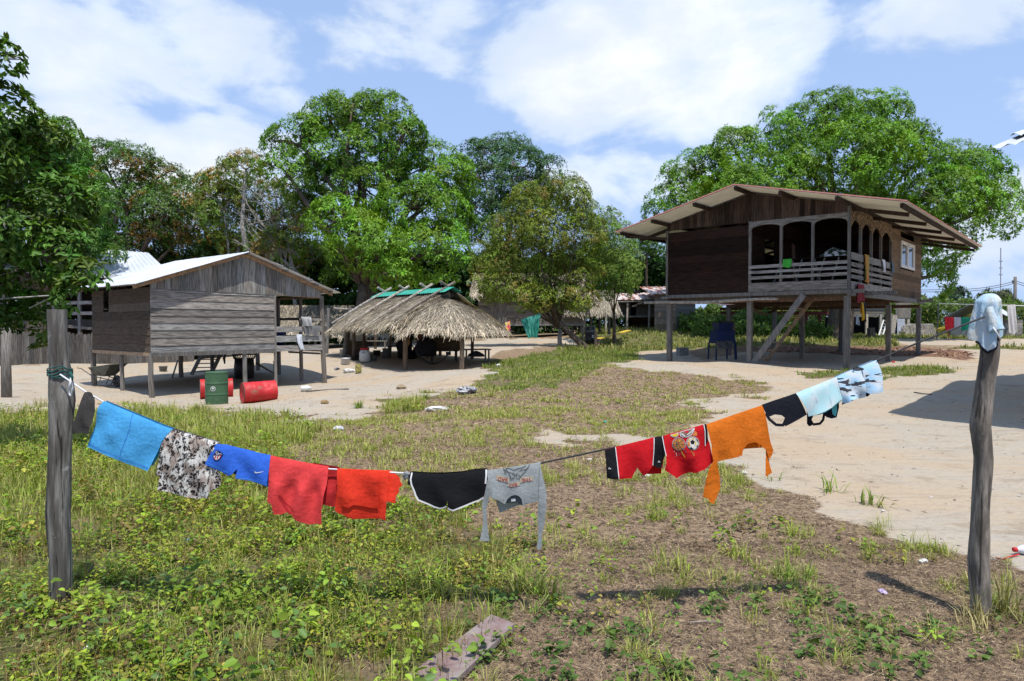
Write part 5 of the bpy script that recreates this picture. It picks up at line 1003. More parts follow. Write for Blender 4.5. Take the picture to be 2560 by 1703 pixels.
# ================================================================== far right: sheds, second washing line, pole
sd = thing('lean_to', 'open lean-to with dark sheet roof and pale plank front at the far right', 'shed', on(2450, 54))
a, b, c_, d_ = W(2360, 792, 53), W(2440, 753, 53.5), W(2475, 770, 60), W(2420, 800, 60)
mb = MB(600); mb.tint(.25, .3); corrugated(mb, W(2361, 793, 53), W(2408, 793, 59), W(2480, 757, 60.5), W(2441, 753, 53.5), .3, .02, 1); mb.build('roof', M['sheet'], sd)
mb = MB(601); mb.tint(1, 1); corrugated(mb, W(2530, 796, 53), W(2540, 794, 59.5), W(2480, 757, 60.4), W(2441, 753, 53.4), .3, .02, 1); mb.build('roof', M['sheet'], sd)
mb = MB(602); P0, P1 = on(2376, 54.5), on(2510, 54.5); boards_upright(mb, P0, P1, lambda s: P0.z - .1, lambda s: W(0, 812, 54.5).z, .3, (0, -1, 0), lo=.9, hi=1.5); mb.build('front_wall', mat('pale_upright_boards', (.42, .40, .37), (.25, .235, .215), 3, VS, .9), sd)
mb = MB(603); boards_level(mb, on(2508, 55), on(2556, 56), on(2508, 55).z - .1, W(0, 800, 55).z, .22, (0, -1, 0)); mb.build('side_wall', M['grey_h'], sd)
mb = MB(604)
for u in (2376, 2440, 2510): p = on(u, 54.8); mb.beam(p, (p.x, p.y, W(0, 790, 54.8).z), .12, .12, up=(0, 1, 0))
mb.build('post', M['post'], sd)
lf = thing('drying_rack', 'thin metal washing frame with a long white top bar at the far right', 'frame', on(2344, 47))
mb = MB(610); p = on(2342, 47); mb.tube([p, W(2346, 759, 47)], .035, 6); mb.build('post', M['metal'], lf)
mb = MB(611); mb.tube([W(2346, 759, 47), W(2450, 762, 47), W(2580, 765, 47.5)], .03, 6); mb.build('bar', M['white'], lf); p = on(2585, 47.5); mb = MB(612); mb.tube([p, W(2585, 765, 47.5)], .035, 6); mb.build('post', M['metal'], lf)
n3 = (0, -1, 0); lineA = lambda u: W(u, 793 + (u - 2350) * .012, 46.5)
for nm, lab, ct_, u0, u1, h, cc in (('red_shirt', 'red shirt pegged first on the far right washing line', 'shirt', 2362, 2384, .85, (.52, .02, .03)), ('grey_shorts', 'pale grey shorts between red and green laundry at the far right', 'shorts', 2385, 2402, .72, (.42, .42, .48)), ('green_shirt', 'green shirt on the far right washing line', 'shirt', 2402, 2424, .88, (.01, .20, .12)), ('navy_shorts', 'navy shorts at the right end of the far washing line', 'shorts', 2425, 2444, .62, (.02, .03, .06))):
    cloth_drape(nm, lab, ct_, lineA(u0), lineA(u1), h, flat(nm + '_cloth', cc), n3, 1.5, .03, int(u0), back=.9, shape=lambda q: (1 - .06 * q, .03 * q))
bar('laundry_line', 'cord holding the far right laundry', 'cord', [W(2340, 800, 46.6), lineA(2362), lineA(2440), W(2460, 795, 46.5)], .012, M['rope'], 5)
bar('red_strap', 'red strap trailing from the red shirt down to the ground', 'strap', [W(2371, 825, 46.4), W(2372, 850, 46.2), W(2370, 880, 45)], .028, M['red'], 6)
cloth_drape('white_sheet', 'white cloth hanging from the bar at the right edge', 'cloth', W(2518, 763, 47.2), W(2538, 762, 47.2), 1.95, flat('off_white_cloth', (.62, .60, .62), trans=.15), n3, 2, .05, 71, back=.9, shape=lambda q: (1 + .05 * q, .25 * q))
up_ = thing('utility_pole', 'wooden utility pole with two wires above the far trees', 'pole', on(2537, 74)); mb = MB(620); pt_ = W(2538, 692, 74); mb.tube([on(2537, 74), pt_], [.19, .15], 9); mb.build('mast', M['post'], up_, True)
mb = MB(621); mb.tube([W(2531, 705, 74), W(2543, 703, 74)], .06, 6); mb.tube([W(2533, 708, 73.8), W(2533, 701, 73.8)], .12, 6); mb.build('insulator', M['metal'], up_)
for i, (dv0, v1) in enumerate(((703, 724), (708, 729))):
    mb = MB(622); mb.tube([W(2537 + (2380 - 2537) * f, dv0 + (v1 - dv0) * (1 - (1 - f) ** 2.2), 74 - 2 * f) for f in np.linspace(0, 1, 14)] + [W(2250, v1 + 2, 70)], .03, 5); mb.build('wire', M['rope'], up_)
    mb = MB(623); mb.tube([W(2540 + 120 * f, dv0 + (36 + i * 6) * f, 74) for f in np.linspace(0, 1, 6)], .03, 5); mb.build('wire', M['rope'], up_)
am = thing('radio_mast', 'very thin far radio mast above the skyline at right', 'mast', on(2501, 150)); mb = MB(624); b0 = on(2501, 150); mb.tube([b0, W(2502, 620, 150)], .10, 6)
for v in (653, 670, 687): mb.tube([W(2498, v, 150), W(2506, v, 150)], .12, 5)
mb.build('mast', flat('mast_grey', (.30, .33, .40)), am)
# plank house seen below the dark house
bh = thing('raised_house', 'grey raised plank house seen through the stilts of the dark house', 'house', on(2190, 59))
mb = MB(630); P0, P1 = on(2105, 59), on(2210, 59); zf = W(0, 792, 59).z; boards_level(mb, P0, P1, zf, W(0, 700, 59).z, .28, (0, -1, 0)); mb.build('front_wall', M['grey_h'], bh)
mb = MB(631); boards_upright(mb, on(2238, 58.5), on(2276, 58.5), lambda s: W(0, 795, 58.5).z, lambda s: W(0, 705, 58.5).z, .22, (0, -1, 0)); mb.build('end_wall', M['grey_v'], bh)
mb = MB(632); mb.tint(.25, .25); mb.para(Vector((P0.x, 62, .4)), (P1.x - P0.x + 3, 0, 0), (0, .2, 0), (0, 0, zf - .4)); mb.build('underside_shade', M['cloth_and_shade'], bh)  # dark sheet below the floor, shade imitated by its colour
mb = MB(633); corrugated(mb, (P0.x - .8, 58, W(0, 704, 59).z), (on(2285, 58).x, 58, W(0, 704, 59).z), (on(2285, 58).x, 63, W(0, 660, 59).z), (P0.x - .8, 63, W(0, 660, 59).z), .3, .03, 1); mb.build('roof', M['rustsheet'], bh)
for u in (2108, 2166, 2201, 2226, 2244, 2270): p = on(u, 58.6); mb = MB(634 + u); mb.tint(1, 1.5); mb.beam(p, (p.x, p.y, zf + .2), .2, .16, up=(0, 1, 0)); mb.build('post', M['log'], bh)
ladder('step_ladder', 'pale aluminium ladder leaning below the raised grey house', W(2197, 838, 57.5), W(2209, 800, 58.3), W(2207, 838, 57.5), W(2219, 800, 58.3), 5, M['white'], .1)
mb = MB(640); p = on(2243, 57.8); corrugated(mb, p, p + Vector((.7, .1, 0)), p + Vector((.7, .1, 1.5)), p + Vector((0, 0, 1.5)), .1, .012, 1); tag(mb.build('zinc_screen', flat('pale_blue_zinc', (.50, .53, .62)), None, False, p), 'upright pale blue zinc panel beside the raised grey house', 'panel')
mb = MB(641); p = on(2229, 57.6); mb.beam(p, W(2238, 788, 57.9), .4, .05, up=(0, 1, 0)); tag(mb.build('leaning_plank', M['log'], None, False, p), 'pale plank leaning left of the zinc panel', 'plank')
mb = MB(642); p = on(2231, 57.9); mb.para(p, (.45, .1, 0), (0, .1, 0), (.25, 0, 1.2)); tag(mb.build('blue_tarp', M['blue'], None, False, p), 'blue tarp bunched behind the leaning plank', 'tarp')
pail('basin', 'white basin on the ground beside the zinc panel', on(2256, 57.4) + Vector((0, 0, .25)), .28, .2, M['plastic_white'], 'basin', bail=False)
cloth_drape('white_trousers', 'white trousers hung on a cord below the raised grey house', 'trousers', W(2140, 790, 52), W(2146, 790, 52), .68, flat('white_cloth', (.66, .68, .72)), n3, 1, .05, 72, back=.9, shape=lambda q: (1 + .9 * q, .2 * q))
tp = thing('thatch_stack', 'long grey block of stacked thatch at the edge of the woods', 'stack', on(2290, 58)); 
def blockpt(tt, s): f = tt; return Vector((on(2252, 58).x + (on(2332, 58).x - on(2252, 58).x) * f, 58 - .5 * s, on(2290, 58).z + 1.0 * (1 - s) + .05 * math.sin(f * 20)))
mb = MB(650); mb.grid([[blockpt(i / 20, j / 6) for i in range(21)] for j in range(7)]); mb.grid([[blockpt(i / 20, 0) + Vector((0, 1.2 * j, 0)) for i in range(21)] for j in range(2)]); mb.grid([[blockpt(1, j / 6) + Vector((0.5 * k, 1.2 * k, -.3 * k * (1 - j / 6))) for k in range(2)] for j in range(7)])
tko = mb.build('thatch_block', M['concrete'], tp); strands(blockpt, 7, 240, .4, .025, 651, 'loose_straw', tko, c0=(.50, .48, .45), grey=.8)
mb = MB(655); p = on(2175, 47); mb.tube([p, p + Vector((.1, 0, .35)), p + Vector((.05, 0, .8))], [.5, .26, .24], 10, jit=.12); tag(mb.build('tree_stump', M['bark'], None, True, p), 'short thick tree stump on the grass behind the dark house', 'stump')
# red beamed shelter between the stilts
rs_ = thing('red_shelter', 'open shelter with dull red beams and posts beyond the stilts', 'shelter', on(1960, 55))
mb = MB(660); zz = W(0, 783, 55).z; mb.beam(on(1800, 55) * 1 + Vector((0, 0, zz - on(1800, 55).z)), on(2070, 55) + Vector((0, 0, zz - on(2070, 55).z)), .1, .3); mb.beam(W(1800, 772, 57), W(2070, 772, 57), .1, .22); mb.build('beam', flat('dull_red_wood', (.16, .045, .04)), rs_)
for u in (1800, 1832, 1858, 1884, 1906, 1942, 2014, 2048): p = on(u, 55.2); mb = MB(661 + u); mb.beam(p, (p.x, p.y, zz), .22, .2, up=(0, 1, 0)); mb.build('post', bpy.data.materials['dull_red_wood'] if u > 2000 else M['bark'], rs_)
mb = MB(668); corrugated(mb, W(1795, 764, 54), W(2075, 764, 54), W(2075, 745, 60), W(1795, 745, 60), .3, .02, 1); mb.build('roof', M['rustsheet'], rs_)
mb = MB(669); corrugated(mb, W(1880, 802, 68), W(1975, 802, 68), W(1975, 788, 71), W(1880, 788, 71), .35, .02, 1); tag(mb.build('far_roof', M['rustsheet'], None, False, W(1930, 800, 69)), 'low far zinc roof with rust seen between stilts', 'roof')
# house at the right outside the frame: only its roof corner and shadow are in view
nh = thing('tin_house', 'house with loose curling zinc roof whose corner juts in at the right edge', 'house', on(3100, 12.5))
A = W(2472, 374, 11.3); ev = Vector((.42, -.907, 0)); gv = Vector((.74, .67, .29)); EL, GL = 5.2, 6.2
mb = MB(680)
for i in range(5):
    f0, f1 = i / 5, (i + 1) / 5 + .02; j = mb.r.uniform(-.1, .12) if i else 0; o1 = Vector((0, 0, .012 * (i % 2))); q0, q1 = A + ev * EL * f0, A + ev * EL * f1
    corrugated(mb, q0 + o1 - gv * j, q1 + o1 - gv * j, q1 + gv * GL + o1, q0 + gv * GL + o1, .21, .026, 6, .012)
q0 = A + gv * 1.25 + Vector((0, 0, .09)); corrugated(mb, q0 + ev * .02, q0 + ev * 1.7, q0 + ev * 1.7 + gv * 4.9, q0 + gv * 4.9, .21, .035, 4, .03)
tv = A + gv * GL; corrugated(mb, tv + Vector((.74, .67, -.29)) * 5 + ev * EL, tv + Vector((.74, .67, -.29)) * 5, tv, tv + ev * EL, .21, .026, 2); mb.build('roof', M['sheet'], nh)
mb = MB(681); gh_ = Vector((gv.x, gv.y, 0)).normalized(); w0 = A + ev * .7 + gh_ * 1.6; w1 = A + ev * 4.6 + gh_ * 1.6
boards_level(mb, w0, w1, .6, 4.7, .25, -gh_); boards_level(mb, w0, w0 + gh_ * 7, .6, 4.8, .25, -ev); mb.build('wall', M['grey_h'], nh)
for q in (w0, w1, w0 + gh_ * 7, w1 + gh_ * 7): mb = MB(682); mb.beam((q.x, q.y, -.3), (q.x, q.y, 4.8), .14, .14, up=(0, 1, 0)); mb.build('post', M['post'], nh)
# overhead service wire on the left
bar('service_wire', 'thin black overhead wire running in front of the mango trees', 'wire', [W(150, 478, 27), W(205, 493, 28), W(400, 520, 31), W(600, 548, 33), W(800, 575, 35), W(1000, 598, 37), W(1180, 612, 39), W(1330, 618, 42), W(1700, 640, 50)], .012, M['rope'], 5)
bar('house_wire', 'thin wire dropping to the white zinc roof', 'wire', [W(205, 600, 36), W(300, 645, 35), W(400, 675, 33), W(440, 690, 30.5)], .012, M['rope'], 5)

# ================================================================== foreground: posts, line, washing
def knotty(name, label, pts, rs, m, seed, n=20):
    """a debarked trunk: rings follow the given axis points with bumps and grooves"""
    mb = MB(seed); r = np.random.default_rng(seed); P = [Vector(p) for p in pts]; N = 60; rings = []
    cum = [0.]
    for a, b in zip(P, P[1:]): cum.append(cum[-1] + (b - a).length)
    for j in range(N + 1):
        s = cum[-1] * j / N; i = max(k for k in range(len(cum)) if cum[k] <= s + 1e-9); i = min(i, len(P) - 2); f = (s - cum[i]) / (cum[i + 1] - cum[i]); f2 = f * f * (3 - 2 * f)
        c = P[i].lerp(P[i + 1], f); rr = rs[i] + (rs[i + 1] - rs[i]) * f2; ring = []
        for k in range(n):
            q = 2 * PI * k / n; b = 1 + .05 * math.sin(3 * q + 1.3 * math.sin(s * 3 + seed)) + .035 * math.sin(7 * q + 4 * math.sin(s * 2.2)) + .03 * math.sin(11 * q + s * 2) + .05 * math.sin(s * 9 + q * 2 + seed) * math.sin(q + s * 3.7) + r.normal(0, .008)
            ring.append(c + Vector((math.cos(q), math.sin(q), 0)) * rr * b)
        rings.append(ring + ring[:1])
    mb.grid(rings); mb.add(rings[-1][:-1], [tuple(range(n))]); o = thing(name, label, 'post', P[0]); mb.build('shaft', m, o, True); return o
pm = mat('old_post', (.27, .25, .225), (.05, .043, .037), 2.2, (9, 9, .9), .92, .36, .62, .8, .12, fine=4, dirt=((.42, .42, .40), 9, .64, .74), crack=.85)
pm2 = mat('old_post_round', (.29, .255, .215), (.07, .058, .047), 2.6, (7, 7, 1.2), .92, .38, .62, .8, .12, fine=4, dirt=((.50, .50, .47), 7, .63, .72), crack=.7)
DL, DR = 4.05, 3.84
pl = [W(u, v, DL) for u, v in ((152, 1570), (150, 1400), (143, 1280), (150, 1120), (155, 1000), (148, 900), (142, 830), (141, 774))]
knotty('line_post', 'thick grey split wooden post at the left end of the washing line', pl, [k * DL / FPX for k in (25, 24, 26, 25, 28, 22, 21, 22)], pm, 701)
pr_ = [W(u, v, DR) for u, v in ((2452, 1590), (2452, 1500), (2447, 1400), (2452, 1280), (2460, 1150), (2452, 1065), (2463, 960), (2475, 880), (2478, 820), (2476, 778))]
knotty('line_post', 'slim bent round post wearing the pale blue shirt', pr_, [k * DR / FPX for k in (22, 22, 24, 20, 21, 23, 20, 21, 20, 19)], pm2, 702)
LA, LB = W(150, 936, DL - .07), W(2462, 792, DR - .06)
COFF = {0: 0, 1: -.006, 2: -.008, 7: -.012, 8: -.006, 11: -.010, 12: -.004, 19: -.008, 20: 0, 21: 0}
lx = (LB - LA); lx.z = 0; lx.normalize(); ln = Vector((lx.y, -lx.x, 0))                # along the line, towards the camera
slope = lx.y / lx.x
def onplane(u, v):                                                  # photo pixel -> (distance along the line, height) in the vertical plane of the washing line
    k = (u - CX) / FPX; b = (CY - v) / FPX; y = (LA.y - slope * LA.x) / (1 - slope * k / (ct + b * st)); p = W(u, v, y); return (Vector((p.x, p.y, 0)) - Vector((LA.x, LA.y, 0))).dot(lx), p.z
def P3(s, z, off=0.): return Vector((LA.x, LA.y, 0)) + lx * s + ln * off + Vector((0, 0, z))
LINE = [onplane(u, v) for u, v in ((150, 936), (217, 979), (262, 1003), (434, 1070), (545, 1105), (679, 1137), (823, 1164), (976, 1176), (1020, 1181), (1120, 1180), (1218, 1172), (1351, 1154), (1512, 1122), (1632, 1092), (1760, 1060), (1903, 1012), (1988, 982), (2090, 942), (2150, 916), (2186, 900), (2300, 855), (2462, 792))]
_ls, _lz = np.array([q[0] for q in LINE]), np.array([q[1] for q in LINE])
def ztop(s): return float(np.interp(s, _ls, _lz))
mb = MB(703); half = 9
mb.tube([P3(s, z + COFF.get(i + 8, -.02)) for i, (s, z) in enumerate(LINE[8:])], .0052, 8); ro = mb.build('cord', M['rope'], thing('washing_line', 'sagging cord strung between the two foreground posts', 'line', P3(*LINE[0])), True)
mb = MB(704); mb.tube([P3(s, z + COFF.get(i, -.02)) for i, (s, z) in enumerate(LINE[:9])], .0045, 8); mb.build('white_cord', M['whiterope'], ro.parent, True)
c0 = W(150, 930, DL); gtm = flat('teal_twine', (.02, .10, .085))
mb = MB(705)
for k in range(5):
    zc = c0.z + .012 * (k - 2); mb.tube([Vector((c0.x, c0.y, zc)) + Vector((math.cos(q) * .064, math.sin(q) * .064, .012 * math.sin(2 * q + k) + .005 * math.sin(5 * q))) for q in np.linspace(0, 2 * PI, 25)], .0032, 6)
mb.tube([W(176, 930, DL - .08), W(181, 944, DL - .09), W(178, 955, DL - .08)], .007, 6); mb.build('twine_wrap', gtm, ro.parent, True)
mb = MB(706); s0 = W(178, 945, DL - .09); mb.tube([s0, W(174, 962, DL - .085), W(172, 985, DL - .08), W(178, 990, DL - .08), W(182, 970, DL - .085), W(180, 950, DL - .09), W(176, 975, DL - .08)], .006, 6); mb.build('cord_loop', M['whiterope'], ro.parent, True)

Z4 = lambda p: [(60 + x * .29699, 900 + y * .29699) for x, y in p]     # pixel frames of four enlargements of the photograph
Z5 = lambda p: [(660 + x * .31396, 1080 + y * .31396) for x, y in p]
Z6 = lambda p: [(1460 + x * .33942, 860 + y * .33942) for x, y in p]
Z7 = lambda p: [(1640 + x * .13389, 1060 + y * .13389) for x, y in p]
Z8 = lambda p: [(520 + x * .13393, 1110 + y * .13393) for x, y in p]
Z9 = lambda p: [(1200 + x * .26786, 1140 + y * .26786) for x, y in p]
class Cloth:
    """garment pegged over the line: outline in photo pixels, folded sheet with real depth"""
    def __init__(s, name, label, cat, outline, m, amp=.02, wl=.09, seed=0, off=.0, step=.012, back=.86, parent=None, puff=.014, tilt=0.):
        s.r = random.Random(seed); s.off = off; s.amp = amp; s.puff = puff
        s.pl = [onplane(*q) for q in outline]; s.W = [(s.r.uniform(.6, 1.15) / (wl * 1.35), s.r.uniform(-1.8, 1.8) + tilt, s.r.uniform(0, 6.3), s.r.uniform(.5, 1.)) for _ in range(4)]
        s.cr = [(s.r.uniform(14, 34), s.r.uniform(14, 34) * s.r.choice((-1, 1)), s.r.uniform(0, 6.3)) for _ in range(4)]
        xs = [q[0] for q in s.pl]; c = sum(xs) / len(xs)
        if parent is None:
            s.root = thing(name, label, cat, P3(c, ztop(c)))
        else: s.root = parent
        s.panel(name + '_front' if parent is None else name, s.pl, m, step, 1)
        if back > 0: s.panel(name + '_back', [(x, ztop(x) - max(ztop(x) - z, 0) * back if z < ztop(x) else z) for x, z in s.pl], m, step * 1.4, -1)
    def surf(s, x, z, side=1, extra=0.):
        h = max(ztop(x) - z, 0); g = min(1., h / .16); d = 0
        for k, tl, ph, a in s.W: d += a * math.sin(2 * PI * k * (x + .25 * tl * h) + ph + .8 * math.sin(h * 9 + ph))
        cr = sum(math.sin(a * x + b * z + c + 1.5 * math.sin(b * .6 * x)) for a, b, c in s.cr)
        o = s.puff * (1 - math.exp(-h / .025)) + .004 + s.off
        return P3(x, z, side * (o + extra) + s.amp * (d * .42 * g * (1 - .35 * min(1, h / .35)) + .5) * (1 if side > 0 else .8) * g + .0012 * cr * min(1, h / .04))
    def mesh(s, name, pts, m, step, side=1, extra=0., parent=None):
        B = []
        for (x0, z0), (x1, z1) in zip(pts, pts[1:] + pts[:1]):
            k = max(1, int(math.hypot(x1 - x0, z1 - z0) / step)); B += [(x0 + (x1 - x0) * i / k, z0 + (z1 - z0) * i / k) for i in range(k)]
        nb = len(B); bx = np.array(B); X_, Z_ = np.meshgrid(np.arange(bx[:, 0].min(), bx[:, 0].max(), step), np.arange(bx[:, 1].min(), bx[:, 1].max(), step))
        X_ = X_ + (np.arange(X_.shape[0])[:, None] % 2) * step * .5; q = np.stack([X_.ravel(), Z_.ravel()], 1); ins = inpoly(q[:, 0], q[:, 1], B)
        q = q[ins]
        if len(q): q = q[np.sqrt(((q[:, None] - bx[None]) ** 2).sum(-1)).min(1) > step * .5]
        vs = [Vector(p) for p in B] + [Vector(p) for p in q]
        r_ = geometry.delaunay_2d_cdt(vs, [], [list(range(nb))], 1, 1e-6); mb = MB(0); mb.V = [tuple(s.surf(v.x, v.y, side, extra)) for v in r_[0]]; mb.F = [list(f) for f in r_[2]]; mb.C = [(1, 1, 1)] * len(mb.V)
        o = mb.build(name, m, parent or s.root, True)
        uv = o.data.uv_layers.new(name='UVMap'); co_ = [(v.x, v.y) for v in r_[0]]
        for l in o.data.loops: uv.data[l.index].uv = co_[l.vertex_index]
        return o
    def panel(s, name, pts, m, step, side):
        o = s.mesh(name, pts, m, step, side)
        if side > 0: s.front = o
    def decal(s, name, px, m, extra=.003, step=.008): return s.mesh(name, [onplane(*q) for q in px], m, step, 1, extra, s.front)
    def stroke(s, name, px, m, wd=.004, extra=.003, closed=False):      # a line of constant width lying on the cloth
        q = [Vector(onplane(*p)) for p in px]
        if closed: q.append(q[0])
        pts = []
        for a, b in zip(q, q[1:]):
            k = max(1, int((b - a).length / .006)); pts += [a.lerp(b, i / k) for i in range(k)]
        pts.append(q[-1]); L = []; R = []
        for i, p in enumerate(pts):
            d = (pts[min(i + 1, len(pts) - 1)] - pts[max(i - 1, 0)]).normalized(); n = Vector((-d.y, d.x)) * wd / 2; L.append(s.surf(*(p + n), 1, extra)); R.append(s.surf(*(p - n), 1, extra))
        mb = MB(0); mb.grid([L, R]); return mb.build(name, m, s.front, True)
    def disc(s, name, c, r, m, extra=.003, n=24): return s.decal(name, [(c[0] + r * math.cos(2 * PI * i / n), c[1] + r * math.sin(2 * PI * i / n)) for i in range(n)], m, extra)
def clothmat(name, col, col2=None, **k):
    m = mat(name, col, col2 or tuple(x * .86 for x in col), 60, rough=.85, spec=.15, trans=.10, uv=True, wrinkle=.20, **k); return m
cm = {k: clothmat(k, c) for k, c in {'charcoal_fabric': (.055, .050, .048), 'sky_blue_fabric': (.075, .36, .70), 'royal_blue_fabric': (.035, .135, .62), 'coral_red_fabric': (.74, .060, .062), 'dull_red_fabric': (.50, .030, .035), 'scarlet_fabric': (.70, .040, .018), 'black_fabric': (.010, .010, .012),
    'grey_melange': (.30, .32, .325), 'crimson_fabric': (.50, .008, .014), 'orange_fabric': (.64, .155, .012), 'navy_black_fabric': (.009, .010, .017), 'teal_fabric': (.12, .52, .52), 'white_trim': (.72, .72, .72), 'deep_blue_fabric': (.02, .06, .36), 'dark_grey_fabric': (.11, .115, .12)}.items()}
def pattern(name, fn):
    m = bpy.data.materials.new(name); m.use_nodes = True; m.node_tree.nodes.clear(); t = NT(m.node_tree); c = fn(t, t.n('ShaderNodeTexCoord').outputs['UV'])
    p = t.n('ShaderNodeBsdfPrincipled'); t.l(c, p.inputs['Base Color']); p.inputs['Roughness'].default_value = .85; p.inputs['Specular IOR Level'].default_value = .15
    tr = t.n('ShaderNodeBsdfTranslucent'); t.l(c, tr.inputs[0]); ms = t.n('ShaderNodeMixShader'); ms.inputs[0].default_value = .1; t.l(p.outputs[0], ms.inputs[1]); t.l(tr.outputs[0], ms.inputs[2]); t.l(ms.outputs[0], t.n('ShaderNodeOutputMaterial').inputs[0]); return m
def leo(t, uv):
    wv = t.n('ShaderNodeVectorMath', operation='MULTIPLY_ADD'); t.l(t.noise(uv, 22, 3, .5, 0, True), wv.inputs[0]); wv.inputs[1].default_value = (.05, .05, 0); t.l(t.mapping(uv, (1, 1.0, 1), rot=(0, 0, .6)), wv.inputs[2])
    v = t.n('ShaderNodeTexVoronoi'); v.inputs['Scale'].default_value = 33; t.l(t.mapping(wv.outputs[0], (1.35, .8, 1)), v.inputs['Vector']); d = v.outputs['Distance']
    ring = t.m('MULTIPLY', t.mr(d, .18, .24), t.mr(d, .46, .53, 1, 0)); brk = t.mr(t.noise(uv, 60, 2), .40, .50); ring = t.m('MULTIPLY', ring, brk)
    base = t.mix(t.mr(t.noise(uv, 14, 3), .42, .6), (.66, .63, .59), (.34, .27, .23)); base = t.mix(t.mr(d, .12, .24, 1, 0), base, (.21, .16, .14)); fl = t.mr(t.noise(t.mapping(uv, (3, 1, 1), rot=(0, 0, .8)), 30, 3, .6, 1.), .55, .60)
    return t.mix(t.m('MAXIMUM', ring, t.m('MULTIPLY', fl, .9)), base, (.012, .011, .012))
def camo(t, uv):
    n = t.noise(t.mapping(uv, (1, 2.8, 1), rot=(0, 0, -.32)), 13, 4, .55, .5); n2 = t.noise(t.mapping(uv, (1.2, 2.4, 1), (3, 1, 0), rot=(0, 0, -.32)), 11, 3, .5, .3)
    b = t.mix(t.mr(n2, .42, .58), (.38, .60, .78), (.56, .62, .66)); return t.mix(t.mr(n, .565, .585), b, (.05, .055, .065))
def tie(t, uv):
    n = t.noise(t.mapping(uv, (1.6, 1, 1), rot=(0, 0, .5)), 12, 5, .6, .6); n2 = t.noise(t.mapping(uv, (1, 1, 1), (2, 5, 0)), 9, 4, .55, .4)
    b = t.mix(t.mr(n2, .4, .6), (.44, .68, .71), (.62, .68, .69)); return t.mix(t.mr(n, .56, .70, 0, .8), b, (.33, .38, .44))
cm['leopard_fabric'] = pattern('leopard_fabric', leo); cm['camo_fabric'] = pattern('camo_fabric', camo); cm['tie_dye_fabric'] = pattern('tie_dye_fabric', tie)
# 1 dark grey trousers
g = Cloth('trousers', 'charcoal grey trousers bunched on the line next to the left post', 'trousers', Z4([(528, 268), (562, 266), (585, 275), (598, 300), (590, 360), (570, 440), (552, 520), (543, 590), (520, 602), (485, 605), (450, 608), (470, 520), (500, 400), (518, 320)]), cm['charcoal_fabric'], .03, .12, 1, .012, back=0, step=.009)
g.mesh('second_leg', [onplane(*q) for q in Z4([(575, 276), (600, 285), (628, 312), (640, 345), (644, 420), (628, 510), (612, 560), (603, 609), (575, 608), (541, 598), (550, 540), (572, 450), (592, 360)])], cm['charcoal_fabric'], .009, 1, .022)
g.mesh('lower_leg', [onplane(*q) for q in Z4([(600, 480), (660, 500), (680, 740), (640, 770), (600, 796), (557, 778), (570, 720), (585, 600)])], cm['charcoal_fabric'], .012, -1, .05)
g.stroke('cuff_seam', Z4([(548, 545), (580, 556), (612, 556)]), cm['black_fabric'], .003, .026)
# 2 sky blue shorts
g = Cloth('shorts', 'wide sky blue shorts hung beside the charcoal trousers', 'shorts', Z4([(685, 343), (800, 392), (930, 446), (1060, 500), (1180, 550), (1262, 578), (1225, 625), (1195, 660), (1165, 740), (1130, 810), (1100, 880), (1075, 925), (1010, 905), (930, 872), (830, 828), (740, 792), (660, 756), (565, 722), (590, 650), (612, 580), (632, 500), (640, 440), (655, 385)]), cm['sky_blue_fabric'], .034, .17, 2, .008, back=.93, tilt=1.2)
g.stroke('hem_seam', Z4([(578, 690), (660, 726), (760, 768), (880, 815), (1000, 868), (1080, 896)]), cm['royal_blue_fabric'], .0016, .0025); g.stroke('hem_seam', Z4([(576, 699), (660, 735), (760, 777), (880, 824), (1000, 877), (1078, 905)]), cm['royal_blue_fabric'], .0016, .0025); g.stroke('centre_seam', Z4([(930, 446), (925, 560), (885, 690), (850, 800)]), cm['royal_blue_fabric'], .002, .002)
# 3 leopard top
g = Cloth('top', 'black and beige leopard print top between the two blue shorts', 'top', Z4([(1258, 580), (1350, 606), (1450, 634), (1550, 664), (1640, 690), (1620, 740), (1600, 790), (1592, 880), (1605, 960), (1600, 1060), (1588, 1150), (1540, 1148), (1480, 1160), (1400, 1142), (1330, 1122), (1240, 1100), (1160, 1080), (1168, 1000), (1175, 900), (1170, 800), (1185, 700), (1215, 640)]), cm['leopard_fabric'], .028, .13, 3, .006, back=.9)
g.mesh('sleeve', [onplane(*q) for q in Z4([(1590, 890), (1640, 905), (1678, 955), (1682, 1010), (1660, 1060), (1610, 1090), (1585, 1095), (1585, 990)])], cm['leopard_fabric'], .012, 1, -.012); g.mesh('sleeve', [onplane(*q) for q in Z4([(1180, 760), (1160, 780), (1145, 870), (1130, 960), (1160, 975), (1185, 960)])], cm['leopard_fabric'], .012, 1, -.01)
